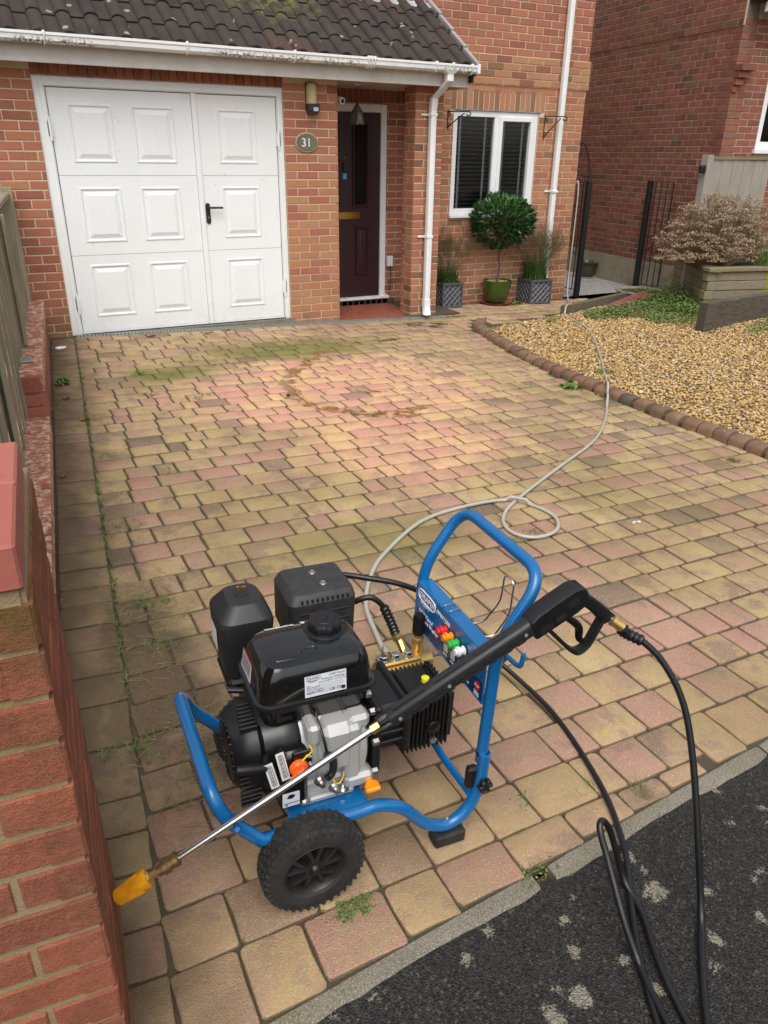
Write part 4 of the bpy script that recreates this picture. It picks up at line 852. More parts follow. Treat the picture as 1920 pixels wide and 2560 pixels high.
# ------------------------------------------------------------------ neighbour's house
NA = .1186; nu = Vector((math.sin(NA), math.cos(NA), 0)); nn = Vector((-math.cos(NA), math.sin(NA), 0)); nf = Vector((math.cos(NA), -math.sin(NA), 0)); nfn = Vector((-math.sin(NA), -math.cos(NA), 0))
NC = Vector((5.121, -.241, 0))
nb = thing('neighbour_house', "neighbour's dark red brick house with rendered plinth across the side path", 'house')
def slab(m, o, u, n, u0, u1, z0, z1, d0, d1):
    vs = [o+u*a-n*d+Vector((0, 0, z)) for z in (z0, z1) for d in (d0, d1) for a in (u0, u1)]
    m.add(vs, [(0, 2, 3, 1), (4, 5, 7, 6), (0, 1, 5, 4), (2, 6, 7, 3), (0, 4, 6, 2), (1, 3, 7, 5)])
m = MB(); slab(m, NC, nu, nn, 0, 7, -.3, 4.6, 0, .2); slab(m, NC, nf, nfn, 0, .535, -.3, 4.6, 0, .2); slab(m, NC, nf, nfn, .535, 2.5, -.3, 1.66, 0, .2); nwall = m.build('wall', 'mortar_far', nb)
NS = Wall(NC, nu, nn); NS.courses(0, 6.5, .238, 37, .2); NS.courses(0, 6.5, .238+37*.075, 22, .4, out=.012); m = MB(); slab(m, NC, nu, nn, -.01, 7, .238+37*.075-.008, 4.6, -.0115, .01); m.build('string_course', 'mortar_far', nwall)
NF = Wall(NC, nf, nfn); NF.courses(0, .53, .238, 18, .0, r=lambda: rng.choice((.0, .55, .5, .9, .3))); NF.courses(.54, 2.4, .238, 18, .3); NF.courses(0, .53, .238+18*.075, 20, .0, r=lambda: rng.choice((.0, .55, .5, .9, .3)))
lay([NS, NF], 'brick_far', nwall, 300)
for k in range(4):                                                            # corbelled corner bricks
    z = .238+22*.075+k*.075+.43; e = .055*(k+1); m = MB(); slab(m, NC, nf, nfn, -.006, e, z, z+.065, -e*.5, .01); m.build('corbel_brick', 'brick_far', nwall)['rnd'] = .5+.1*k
m = MB(); slab(m, NC, nu, nn, -.02, 7, -.4, .232, -.022, .1); slab(m, NC, nf, nfn, -.02, 2.4, -.4, .232, -.022, .1); m.build('plinth', 'render', nb)
m = MB(); slab(m, NC, nf, nfn, .54, .62, 1.70, 2.9, .02, .09); slab(m, NC, nf, nfn, .62, 2.2, 1.70, 1.79, .02, .09); slab(m, NC, nf, nfn, .62, 2.2, 2.82, 2.9, .02, .09); nw = m.build('window', 'white_pvc', nb)
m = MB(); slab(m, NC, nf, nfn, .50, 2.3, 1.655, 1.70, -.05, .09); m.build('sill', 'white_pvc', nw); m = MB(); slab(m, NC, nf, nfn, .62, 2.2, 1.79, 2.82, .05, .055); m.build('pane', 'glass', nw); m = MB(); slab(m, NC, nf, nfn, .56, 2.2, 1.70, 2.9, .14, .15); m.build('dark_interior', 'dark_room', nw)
m = MB(); slab(m, NC, nf, nfn, .10, 2.4, 3.12, 3.22, -.30, -.18); m.build('gutter', 'white_pvc', nb); m = MB(); slab(m, NC, nf, nfn, .02, 2.4, 3.24, 3.30, -.26, .1); m.build('roof', 'tile', nb)
# ------------------------------------------------------------------ right-hand garden
def fence_board(m, x0, x1, y, z0, z1, r): m.box(x0, x1, y, y+.012, z0, z1, r)
nfz = thing('board_fence', 'pale grey vertical board fence panel behind the dried hydrangea', 'fence', (0, 0, 0))
m = MB(); m.cbox(4.76, 4.86, -.39, -.29, -.1, 1.63, .004); m.build('post', 'grey_wood', nfz)
for k in range(14):
    m = MB(); x = 4.875+k*.098; a = 0; m.box(x, x+.104, -.352+(k % 2)*.006, -.340+(k % 2)*.006, .1, 1.575); o = m.build('board', 'grey_wood', nfz); o['rnd'] = rng.random()
m = MB(); m.cbox(4.86, 6.2, -.365, -.32, 1.578, 1.612, .003); m.build('capping', 'planter_wood', nfz)
sc_ = thing('fence_camera', 'small black square camera fixed to the grey fence post', 'camera', (4.76, -.37, 1.47)); m = MB(); m.cbox(-.09, -.01, -.03, .03, -.045, .045, .012); m.build('body', 'black_plastic', sc_, smooth=30); m = MB(); m.lathe([(.016, 0), (.016, .006), (0, .0065)], (-.05, -.03, .0), Matrix.Rotation(PI/2, 4, 'X'), 14); m.build('lens', 'black_satin', sc_)
# raised timber planter
rp = thing('raised_planter', 'weathered timber raised planter built of stacked sleepers', 'planter', (0, 0, 0))
c0, cL, cR = Vector((4.32, -1.08, 0)), Vector((5.0, .07, 0)), Vector((6.0, -1.52, 0))
def beam(m, a, b, z0, z1, w, n, c=.006):
    d = (b-a); L = d.length; Mx = Matrix.Translation((a.x, a.y, 0)) @ Matrix.Rotation(math.atan2(d.y, d.x), 4, 'Z'); m.cbox(0, L, 0 if n > 0 else -w, w if n > 0 else 0, z0, z1, c, Mx)
for k in range(4):
    z0 = -.06+k*.108; z1 = z0+.103; dx = Vector((rng.uniform(-.01, .01), rng.uniform(-.01, .01), 0))
    j = .35+.1*(k % 2)
    m = MB(); beam(m, c0+dx, lerp(c0, cR, .46)+dx, z0, z1, .10, 1); o = m.build('sleeper', 'planter_wood', rp); o['rnd'] = rng.random()
    if k in (1, 2, 3): m = MB(); beam(m, lerp(c0, cR, .46)+dx, lerp(c0, cR, .60)+dx, z0, z1, .10, 1); o = m.build('sleeper', 'algae_wood', rp)
    m = MB(); beam(m, lerp(c0, cR, .60 if k else .46)+dx, cR, z0, z1, .10, 1); o = m.build('sleeper', 'planter_wood', rp); o['rnd'] = rng.random()
    m = MB(); beam(m, cL, lerp(cL, c0, .5+.15*(k % 2)), z0, z1, .10, 1); o = m.build('sleeper', 'planter_wood' if k != 1 else 'planter_wood', rp); o['rnd'] = rng.random()
    m = MB(); beam(m, lerp(cL, c0, .5+.15*(k % 2)), c0+dx, z0, z1, .10, 1); o = m.build('sleeper', 'planter_wood', rp); o['rnd'] = rng.random()
m = MB(); beam(m, c0+Vector((-.03, -.03, 0)), cR+Vector((0, -.03, 0)), .372, .418, .15, 1); beam(m, cL+Vector((-.03, 0, 0)), c0+Vector((-.03, -.03, 0)), .370, .416, .15, 1); m.build('capping', 'planter_wood', rp)
m = MB(); m.add([(4.36, -1.0, .36), (6.0, -1.42, .36), (6.0, -.1, .36), (5.0, .0, .36)], [(0, 1, 2, 3)]); m.build('soil', 'soil', rp)
# dried hydrangea
hy = thing('hydrangea_bush', 'large brown dried hydrangea bush with faded flower heads', 'bush', (0, 0, 0))
st, fl = MB(), MB(); HC = Vector((4.78, -.74, .38))
for k in range(560):
    a = rng.uniform(0, 2*PI); el = math.acos(rng.uniform(.02, 1)); R = rng.uniform(.62, 1.0)
    d = Vector((math.sin(el)*math.cos(a)*.98, math.sin(el)*math.sin(a)*.42, math.cos(el)*.80+.08)); tip = HC+d*R
    if tip.z < .46: tip.z = .46+rng.uniform(0, .1)
    b = HC+Vector((d.x*.18+rng.uniform(-.08, .08), d.y*.2+rng.uniform(-.06, .06), -.02)); mid = lerp(b, tip, .5)+Vector((0, 0, .03))+Vector((rng.uniform(-.03, .03), rng.uniform(-.03, .03), 0))
    st.tube([b, mid, tip], [.0045, .0035, .002], 4, rnd=rng.random())
    if R > .68 or rng.random() < .3:
        hr = rng.uniform(.04, .085); tone = rng.random()
        for q in range(42):
            t_ = rng.uniform(0, 2*PI); rr = hr*math.sqrt(rng.random()); c = tip+Vector((rr*math.cos(t_), rr*math.sin(t_), .022*(1-(rr/hr)**2)+rng.uniform(-.008, .008)))
            s_ = rng.uniform(.006, .012); ax = Vector((rng.uniform(-1, 1), rng.uniform(-1, 1), rng.uniform(-.3, 1))).normalized(); o1 = ax.orthogonal().normalized()*s_; o2 = ax.cross(o1)
            fl.add([c+o1, c+o2*.8, c-o1, c-o2*.8], [(0, 1, 2, 3)], min(1, max(0, tone*.6+rng.uniform(0, .4))))
        for q in range(5): 
            t_ = rng.uniform(0, 2*PI); st.tube([lerp(mid, tip, .75), tip+Vector((hr*.7*math.cos(t_), hr*.7*math.sin(t_), .0))], .0015, 3, rnd=rng.random())
kind(st.build('stems', 'dry_stem', hy), 'stuff'); kind(fl.build('flower_heads', 'dry_flower', hy), 'stuff')
# leafy things: blades and ground cover
def blades(m, c, n, r, h, lean, w=.004, rnd=(0, 1), spread=.5):
    for k in range(n):
        a = rng.uniform(0, 2*PI); rr = r*math.sqrt(rng.random()); b = Vector((c[0]+rr*math.cos(a), c[1]+rr*math.sin(a), c[2])); H = h*rng.uniform(.55, 1.1); L = lean*rng.uniform(.3, 1.2)
        a2 = a+rng.uniform(-spread, spread)*2; d = Vector((math.cos(a2), math.sin(a2), 0)); s_ = Vector((-d.y, d.x, 0))*w; seg = 4; V = []
        for i in range(seg+1):
            t_ = i/seg; p_ = b+d*(L*t_*t_)+Vector((0, 0, H*(t_-.25*t_*t_*min(1, L/H)))); V += [p_-s_*(1-t_*.9), p_+s_*(1-t_*.9)]
        m.add(V, [(2*i, 2*i+1, 2*i+3, 2*i+2) for i in range(seg)], rng.uniform(*rnd))
def leaflets(m, c, n, rx, ry, h, s0, s1, rnd=(0, 1), hz=None):
    for k in range(n):
        a = rng.uniform(0, 2*PI); rr = math.sqrt(rng.random()); p_ = Vector((c[0]+rx*rr*math.cos(a), c[1]+ry*rr*math.sin(a), c[2]+h*rng.random()*(1-rr*rr*.7)))
        if hz: p_.z = hz(p_.x, p_.y)+h*rng.random()*(1-rr*rr*.7)
        s_ = rng.uniform(s0, s1); ax = Vector((rng.uniform(-.8, .8), rng.uniform(-.8, .8), 1)).normalized(); u = ax.orthogonal().normalized(); th = rng.uniform(0, 2*PI); v = ax.cross(u); d = u*math.cos(th)+v*math.sin(th); w = ax.cross(d)
        m.add([p_-d*s_, p_+w*s_*.6+ax*s_*.15, p_+d*s_, p_-w*s_*.6+ax*s_*.15], [(0, 1, 2, 3)], rng.uniform(*rnd))
gc = MB()
for cx, cy, rx, ry, h, n in ((3.15, -.72, .32, .25, .07, 1400), (3.70, -.75, .50, .38, .11, 3200), (4.22, -.68, .42, .42, .18, 3600), (4.48, -.55, .22, .30, .30, 1500), (4.10, -1.05, .25, .25, .15, 1800), (3.72, -1.2, .40, .22, .06, 1500), (4.62, -.25, .16, .25, .30, 800)): leaflets(gc, (cx, cy, 0), n, rx, ry, h, .008, .017, hz=bed_h)
o = gc.build('ground_cover', 'weed_leaf'); kind(o, 'stuff'); tag(o, 'green leafy ground cover spreading over the gravel by the planter', 'ground cover')
gc = MB(); 
for cx, cy, rx, ry, h, n in ((4.55, -1.95, .5, .16, .05, 700), (5.0, -1.8, .4, .2, .06, 500), (4.2, -2.05, .3, .12, .03, 250)): leaflets(gc, (cx, cy, 0), n, rx, ry, h, .008, .016, hz=bed_h)
o = gc.build('ground_cover', 'weed_leaf'); kind(o, 'stuff'); tag(o, 'low green weeds in the gravel in front of the dark sleeper', 'ground cover')
gc = MB(); blades(gc, (5.25, -1.12, .40), 160, .22, .30, .2, .005, (0, .7)); o = kind(gc.build('planter_grass', 'weed_leaf'), 'stuff'); tag(o, 'green grass growing at the right end of the raised planter', 'grass')
# dark sleeper edge
ds = thing('dark_sleeper', 'dark rotten timber sleeper edging with an upright end post in gravel', 'timber edging', (0, 0, 0))
m = MB(); m.cbox(3.545, 3.675, -1.80, -1.68, -.25, .175, .008); m.build('post', 'dark_sleeper', ds)
m = MB(); beam(m, Vector((3.678, -1.745, 0)), Vector((5.6, -1.50, 0)), -.16, .172, .08, 1, .01); m.build('plank', 'dark_sleeper', ds)
se = thing('sleeper_edging', 'brown timber sleeper laid on edge between gravel and side paving', 'timber edging', (0, 0, 0))
m = MB(); beam(m, Vector((2.728, -.462, 0)), Vector((4.15, -.02, 0)), -.25, -.010, .07, 1, .006); m.build('plank', 'sleeper_edge', se)
# garden pots on the right
bw_ = thing('bowl_planter', 'shallow stone bowl with small plants beside the side path', 'pot', (4.58, .20, -.15)); m = MB(); m.lathe([(.0, 0), (.21, 0), (.27, .05), (.315, .085), (.33, .10), (.325, .115), (.285, .115), (.27, .09), (.0, .085)], seg=36); m.build('bowl', 'stone_bowl', bw_, smooth=50); m = MB(); m.lathe([(.28, .092), (.0, .096)], seg=24, cap=False); m.build('soil', 'soil', bw_)
m = MB(); leaflets(m, (.05, -.02, .095), 320, .2, .16, .06, .008, .016); kind(m.build('foliage', 'weed_leaf', bw_), 'stuff')
tr_ = thing('stone_trough', 'red stone slab trough with pink flowers among the ground cover', 'trough', (3.95, -.28, -.10), .30); m = MB(); m.cbox(-.42, .42, -.12, .12, -.10, .06, .012, Matrix.Rotation(-.10, 4, 'Y')); m.build('slab', 'trough', tr_)
m = MB(); leaflets(m, (.1, -.02, .06), 160, .25, .1, .02, .006, .010); kind(m.build('flowers', 'trough', tr_), 'stuff')
dpot = thing('dark_pot', 'dark glazed pot on grey saucer on the pale side path', 'pot', (5.22, 2.02, -.15)); m = MB(); m.lathe([(.0, .01), (.115, .01), (.13, .05), (.155, .17), (.160, .215), (.175, .225), (.178, .245), (.160, .25), (.148, .22), (.0, .215)], seg=28); m.build('pot', 'dark_glaze', dpot, smooth=50); m = MB(); m.lathe([(.0, 0), (.15, 0), (.16, .025), (.14, .025), (.0, .012)], seg=28); m.build('saucer', 'side_gravel', dpot, smooth=50)
# wrought-iron garden arch sides
def arch_side(name, label, loc, dy, curl):
    g = thing(name, label, 'garden arch', loc)
    m = MB(); m.cbox(-.032, .032, -.032, .032, 0, 1.455, .004); m.build('post', 'black_iron', g)
    for k in range(4):
        y = dy*(k+1)/4*.42; m = MB(); m.tube([(0, y, .09), (0, y, 1.44)], .007 if k < 3 else .012, 6); m.build('bar', 'black_iron', g)
    for z in (.09, .55, .75, 1.44): m = MB(); m.tube([(0, 0, z), (0, dy*.42, z)], .006, 5); m.build('rail', 'black_iron', g)
    m = MB(); m.tube(cr([(0, dy*.1, .55), (0, dy*.2, .62), (0, dy*.14, .68), (0, dy*.28, .75)], 6), .006, 5); m.build('scroll', 'black_iron', g)
    if curl:
        m = MB(); m.tube([(-.02-.18*(1-math.cos(a)), .0+.0*a, 1.455+.44*math.sin(a)) for a in np.linspace(0, 1.5, 12)], .010, 6); m.tube([(-.05+.03*math.cos(a), 0, 1.49+.03*math.sin(a)) for a in np.linspace(0, 6, 12)], .006, 5); m.tube([(0, 0, 1.50), (-.2, 0, 1.53)], .006, 5); m.build('arch_hoop', 'black_iron', g)
    return g
arch_side('garden_arch', 'black iron arch side with curved hoop at the house corner', (3.86, .66, -.15), 1, True); arch_side('garden_arch', "black iron arch side with flat top standing by the neighbour's wall", (5.10, .82, -.15), -1, False)
# ------------------------------------------------------------------ pots by the window
def lattice_planter(label, loc, rz, w, h):
    t_ = thing('lattice_planter', label, 'planter', loc, rz, 'grey lattice planters by the window'); m = MB(); b = w*.46
    m.loft([rrect(0, 0, 2*b*.94, 2*b*.94, .006, .008, 2), rrect(0, 0, w*.94, w*.94, .006, h, 2)], True, False); m.build('panel', 'pewter', t_)
    m = MB(); q = w/2
    for sx in (-1, 1):
        for sy in (-1, 1): m.cbox(sx*q*.97-.012, sx*q*.97+.012, sy*q*.97-.012, sy*q*.97+.012, 0, h, .003)
    for z0 in (.0, h-.028):
        for s in (-1, 1): m.cbox(-q, q, s*q-.010, s*q+.010, z0, z0+.028, .003); m.cbox(s*q-.010, s*q+.010, -q, q, z0, z0+.028, .003)
    m.build('frame', 'pewter', t_)
    m = MB(); d = (h-.056); 
    for face in range(4):
        Rz = Matrix.Rotation(face*PI/2, 4, 'Z')
        for k in range(-4, 5):
            for s in (-1, 1):
                pts = []
                for x in (-q*.93, q*.93):
                    pts.append((x, .028+d*.5+k*d/3.3+s*x*.98))
                (xa, za), (xb, zb) = pts; lo_, hi_ = .028, h-.028; ts = [0, 1]
                f = lambda z: (z-za)/(zb-za); ta, tb = sorted((f(lo_), f(hi_))); ta, tb = max(0, ta), min(1, tb)
                if tb-ta < .05: continue
                m.tube([Rz @ Vector((lerp(xa, xb, tt), -q*.955, lerp(za, zb, tt))) for tt in (ta, tb)], .0042, 4)
    m.build('lattice', 'pewter_light', t_)
    m = MB(); m.box(-q*.9, q*.9, -q*.9, q*.9, h-.04, h-.03); m.build('soil', 'soil', t_); return t_
zl = zg(1.68, .5); zr = zg(3.0, .5)
lattice_planter('grey lattice planter half hidden behind the porch downpipe', (1.66, .49, zl), -.02, .27, .295); lattice_planter('grey lattice planter at the house corner right of the bay tree', (2.985, .48, zr), -.06, .305, .30)
def rush(label, x, y, z, n, h, r):
    m = MB(); blades(m, (x, y, z), n, r, h, .16, .0042, (0, .8)); o = kind(m.build('rush_clump', 'grass_blade'), 'stuff'); return tag(o, label, 'grass', 'rush clumps in the planters')
rush('green rush clump in the planter behind the downpipe', 1.66, .49, zl+.255, 260, .32, .11); rush('green rush clump in the planter at the house corner', 2.985, .48, zr+.26, 420, .40, .135)
def twiggy(label, x, y, z, H, Wd, n):
    m = MB()
    def br(p_, d, L, r, lv):
        q = p_+d*L; m.tube([p_, lerp(p_, q, .5)+Vector((rng.uniform(-.01, .01),)*2+(0,)), q], [r, r*.8, r*.55], 4, rnd=rng.random())
        if lv == 0:
            return
        for k in range(rng.choice((2, 3, 3)) if lv > 1 else 3):
            d2 = (d+Vector((rng.uniform(-.95, .95), rng.uniform(-.45, .45), rng.uniform(-.25, .55)))).normalized(); br(lerp(p_, q, rng.uniform(.45, 1)), d2, L*rng.uniform(.62, .9), max(.0009, r*.7), lv-1)
    for k in range(n): br(Vector((x+rng.uniform(-.04, .04), y+rng.uniform(-.03, .03), z)), Vector((rng.uniform(-.6, .6), rng.uniform(-.25, .15), 1)).normalized(), H*.30, .0030, 5)
    o = kind(m.build('twiggy_plant', 'twig'), 'stuff'); return tag(o, label, 'plant', 'twiggy dry plants in the planters')
twiggy('bare brown twiggy plant behind the downpipe rushes', 1.72, .56, zl+.26, .80, .3, 8); twiggy('bare brown twiggy plant in front of the tall downpipe', 3.02, .50, zr+.26, .84, .3, 11)
gp_ = thing('glazed_pot', 'glossy green glazed pot holding the bay tree', 'pot', (2.39, .48, zg(2.39, .48)+.035)); m = MB(); m.lathe([(.0, 0), (.118, 0), (.135, .02), (.165, .13), (.178, .23), (.180, .255), (.172, .26), (.165, .235), (.0, .225)], seg=40); m.build('pot', 'pot_green', gp_, smooth=50)
m = MB(); 
for k in range(260): a, r_ = rng.uniform(0, 6.28), .155*math.sqrt(rng.random()); m.ico((r_*math.cos(a), r_*math.sin(a), .236), rng.uniform(.007, .013), (1, 1, .6), rng.random())
kind(m.build('pebbles', 'pebble', gp_), 'stuff')
sa_ = thing('plant_saucer', 'terracotta coloured saucer under the green pot', 'saucer', (2.39, .48, zg(2.39, .48))); m = MB(); m.lathe([(.0, .004), (.17, .004), (.195, .03), (.202, .034), (.190, .030), (.165, .014), (.0, .012)], seg=36); m.build('dish', 'saucer', sa_, smooth=50)
bt = thing('bay_tree', 'clipped standard bay tree with round dark green crown', 'tree', (2.39, .48, .13))
m = MB(); m.tube(cr([(0, 0, 0), (.012, 0, .2), (-.006, 0, .38), (.0, 0, .55), (.0, 0, .75)], 6), [.016]*6+[.0145]*6+[.013]*6+[.012]*7, 8, rnd=.5); m.build('trunk', 'bark', bt, smooth=60)
m = MB(); CC = Vector((.0, 0, .735))
for k in range(3600):
    d = Vector((rng.gauss(0, 1), rng.gauss(0, 1), rng.gauss(0, 1))).normalized(); rr = rng.uniform(.5, 1.0)**.5*(1+.07*math.sin(6*d.x+3*d.z)*math.cos(5*d.y)+.05*math.sin(11*d.z+7*d.x)); c = CC+Vector((d.x*.40, d.y*.37, d.z*.31))*rr
    if d.z < -.5 and rng.random() < .45: continue
    fw = (d+Vector((rng.uniform(-.8, .8), rng.uniform(-.8, .8), rng.uniform(-.2, .9)))).normalized(); sd_ = fw.cross(d).normalized() if fw.cross(d).length > .05 else fw.orthogonal().normalized(); up = sd_.cross(fw); L = rng.uniform(.032, .055); wv = L*.30
    V = [c-fw*L*.5, c-fw*L*.1+sd_*wv*.5*1.5+up*.004, c+fw*L*.35+sd_*wv*.9+up*.004, c+fw*L, c+fw*L*.35-sd_*wv*.9+up*.004, c-fw*L*.1-sd_*wv*.75+up*.004, c+fw*L*.2-up*.003]
    m.add(V, [(0, 1, 6), (1, 2, 6), (2, 3, 6), (3, 4, 6), (4, 5, 6), (5, 0, 6)], min(1, max(0, .25+.45*d.z+rng.uniform(-.2, .35))))
kind(m.build('crown', 'bay_leaf', bt, smooth=180), 'stuff')
m = MB()
for k in range(26): d = Vector((rng.uniform(-1, 1), rng.uniform(-1, 1), rng.uniform(-.1, 1))).normalized(); m.tube([(0, 0, .58+.006*k), Vector((0, 0, .70))+d*.25], [.005, .002], 4, rnd=.4)
m.build('branches', 'bark', bt)
# ------------------------------------------------------------------ left boundary: wall, fence, pillar
bwall = thing('boundary_wall', 'low red brick boundary wall topped with bricks on edge along the drive', 'wall')
wu = Vector((.0955, 1, 0)).normalized(); wn_ = Vector((1, -.0955, 0)).normalized()
def wp(y, off=0): return Vector((wall_x(y), y, 0))-wn_*off
SEG = ((-2.72, -.02, .38), (-6.15, -2.74, .135))
core = MB(); LW = []
for y0, y1, zt in SEG:
    o = wp(y0); slab(core, Vector((o.x, o.y, 0)), wu, wn_, 0, (y1-y0)/wu.y, -.3, zt-.112, .012, .21)
wcore = core.build('wall_core', 'mortar', bwall)
w_ = Wall(wp(-6.15)-wn_*.010, wu, wn_); w_.courses(.0, 3.43, .135-.112-.075*3, 3, .1); w_.courses(3.45, 6.15, .38-.112-.075*6, 6, .4)
lay([w_], 'brick_red', wcore, 200)
o_ = wp(-2.735); e_ = Wall(Vector((o_.x, o_.y, 0))-wn_*.20, wn_, -wu); e_.rect(.0, .19, .195, .262); e_.rect(.0, .19, .12, .185); e_.rect(.0, .19, .275, .37); lay([e_], 'brick_red', wcore, 0)
for y0, y1, zt in SEG:
    y = y0
    while y < y1-.06:
        o = wp(y+.036); m = MB(); tilt = rng.uniform(-.02, .02)
        Mx = Matrix.Translation((o.x, o.y, zt-.052+rng.uniform(-.003, .003))) @ Matrix.Rotation(-math.atan(.0955)+rng.uniform(-.01, .01), 4, 'Z') @ Matrix.Rotation(tilt, 4, 'X')
        m.cbox(-.215, .006, -.031, .031, -.052, .052, .004, Mx); ob = m.build('coping_brick', 'brick_cope', bwall); ob['rnd'] = rng.random(); y += .072
gpost = thing('metal_bracket', 'grey metal fence post foot bolted on the boundary wall coping', 'bracket', (wp(-2.35, .10).x, -2.35, .38)); m = MB(); m.cbox(-.05, .05, -.05, .05, .0, .008, .002); m.build('base_plate', 'drain_grey', gpost); m = MB(); m.cbox(-.06, -.045, -.035, .035, .008, .19, .002); m.build('upright', 'black_iron', gpost)
lf_ = thing('timber_fence', 'weathered vertical board fence behind the boundary wall', 'fence')
fpos = lambda y, off: wp(y, off)
p_ = fpos(-.12, .14); m = MB(); m.cbox(p_.x-.05, p_.x+.05, p_.y-.05, p_.y+.05, .2, 1.30, .005); m.build('post', 'fence_wood', lf_)
y = -.20; k = 0; prevz = 0
while y > -5.4:
    w0 = .135; zb = .33 if y > -2.6 else .11
    a, b = fpos(y, .120+.012*(k % 2)), fpos(y-w0-.02, .108+.012*(k % 2)); d = (b-a); m = MB()
    Mx = Matrix.Translation((a.x, a.y, 0)) @ Matrix.Rotation(math.atan2(d.y, d.x), 4, 'Z'); m.cbox(0, d.length, -.018, .0, zb+rng.uniform(-.01, .01), 1.215, .002, Mx); o = m.build('board', 'fence_wood', lf_); o['rnd'] = rng.random(); y -= w0; k += 1
m = MB(); a, b = fpos(-.15, .15), fpos(-5.4, .15); d = b-a; m.cbox(0, d.length, -.05, .04, 1.216, 1.262, .008, Matrix.Translation((a.x, a.y, 0)) @ Matrix.Rotation(math.atan2(d.y, d.x), 4, 'Z')); m.build('capping_rail', 'fence_wood', lf_)
for yy in (-1.95, -3.9):
    p_ = fpos(yy, .095); m = MB(); m.cbox(p_.x-.012, p_.x+.012, p_.y-.045, p_.y+.045, .40 if yy > -2.6 else .14, 1.21, .003); m.build('post', 'fence_wood', lf_)
# gate pillar close to the camera
pil = thing('brick_pillar', 'red brick gate pillar with brick coping in the near left corner', 'pillar')
PX, PY, PW, PD = -3.414, -6.59, .44, .40
pu = Vector((.0845, 1, 0)).normalized(); pn = Vector((pu.y, -pu.x, 0)); PC = Vector((PX, PY, 0))        # side face direction and its outward normal
m = MB(); slab(m, PC, pu, pn, .007, .45, -.3, 1.069, .007, PW); pcore = m.build('pillar_core', 'mortar_pillar', pil)
F1 = Wall(PC-pn*PW+pu*.006, pn, -pu); F2 = Wall(PC-pn*.006, pu, pn)
for k in range(15):
    v = -.115+k*.0785
    if k % 2: F1.rect(0, .215, v, v+.064); F1.rect(.226, PW, v, v+.064); F2.rect(.0, .105, v, v+.064); F2.rect(.116, .33, v, v+.064); F2.rect(.341, .45, v, v+.064)
    else: F1.rect(0, .10, v, v+.064); F1.rect(.111, .325, v, v+.064); F1.rect(.336, PW, v, v+.064); F2.rect(.0, .215, v, v+.064); F2.rect(.226, .45, v, v+.064)
lay([F1, F2], 'brick_pillar', pcore, 300, proud=.0035, depth=.05)
MP = Matrix.Translation((PX, PY, 0)) @ Matrix.Rotation(-math.atan(.0845), 4, 'Z')
MC = Matrix.Translation((PX-.004, PY, 0)) @ Matrix.Rotation(-math.atan(.072), 4, 'Z')
for y0, y1 in ((-.006, .205), (.217, .400)):
    for x0, x1 in ((-.112, -.002), (-.226, -.122), (-.340, -.236), (-.46, -.350)):
        m = MB(); m.cbox(x0, x1, y0+rng.uniform(-.002, .002), y1, 1.073, 1.138+rng.uniform(-.002, .001), .004, MC); o = m.build('coping_brick', 'brick_cope2', pil); o['rnd'] = rng.random()
m = MB(); m.box(-PW-.01, -.010, .004, .395, 1.03, 1.129, M=MC); m.build('coping_mortar', 'mortar_pillar', pil)
# ------------------------------------------------------------------ pressure washer (local frame: x to the handle, y away from camera, z up)
WO = (-2.953, -6.106); WT = -.069
A_ = Vector((math.cos(WT), math.sin(WT), 0)); A_ = (A_-GN*A_.dot(GN)).normalized(); B_ = GN.cross(A_)
WM = Matrix(((A_.x, B_.x, GN.x, WO[0]), (A_.y, B_.y, GN.y, WO[1]), (A_.z, B_.z, GN.z, zg(*WO)), (0, 0, 0, 1)))
pw = thing('pressure_washer', 'blue framed petrol pressure washer with black engine on two wheels', 'pressure washer'); pw.matrix_world = WM
def wpart(m, name, mat, smooth=35, parent=None): return m.build(name, mat, parent or pw, smooth=smooth)
class Each:                                                  # collects pieces, each becomes an object of its own
    def __init__(s): s.p = []
    def __getattr__(s, k):
        def f(*a, **kw): m = MB(); getattr(m, k)(*a, **kw); s.p.append(m)
        return f
    def out(s, name, mat, smooth=35, parent=None):
        for m in s.p: wpart(m, name, mat, smooth, parent)
RX = lambda a: Matrix.Rotation(a, 4, 'X')
RY = lambda a: Matrix.Rotation(a, 4, 'Y')
TR = .0165
# frame: two side rails joined by the raised front bar
def side(b):
    return [(-.10, b, .205), (.13, b, .200), (.20, b, .200), (.265, b, .165), (.335, b, .085), (.40, b, .055), (.455, b, .085), (.487, b, .16), (.493, b, .27)]
near = cr(side(-.19), 6); farr = cr(side(.205), 6)
front = fillet([(-.10, .205, .205), (-.18, .20, .30), (-.212, .185, .375), (-.203, -.17, .365), (-.18, -.185, .30), (-.10, -.19, .205)], [.06, .05, .05, .06], 7)
m = MB(); m.tube(farr[::-1]+front[1:-1]+near, TR, 16); fm = wpart(m, 'frame', 'blue_paint', 60)
m = MB(); m.cbox(-.02, .175, -.185, .20, .196, .208, .003); m.cbox(-.02, .175, -.195, -.150, .190, .214, .004); m.cbox(-.02, .175, .165, .21, .190, .214, .004); wpart(m, 'engine_plate', 'blue_paint')
m = MB(); m.tube([(.47, .205, .14), (.47, -.02, .12), (.47, -.19, .13)], .011, 10); wpart(m, 'cross_brace', 'blue_paint', 60)
m = MB(); m.tube([(.012, -.22, .128), (.012, .25, .128)], .010, 10); wpart(m, 'axle', 'steel', 60)
for b in (-.19, .205):
    m = MB(); m.cbox(.36, .45, b-.026, b+.026, .0, .040, .006); wpart(m, 'rubber_foot', 'tyre')
    m = MB(); m.lathe([(.0, .0), (.007, 0), (.007, .008), (.004, .012), (0, .012)], (.40, b, .069), None, 8); wpart(m, 'bolt', 'zinc')
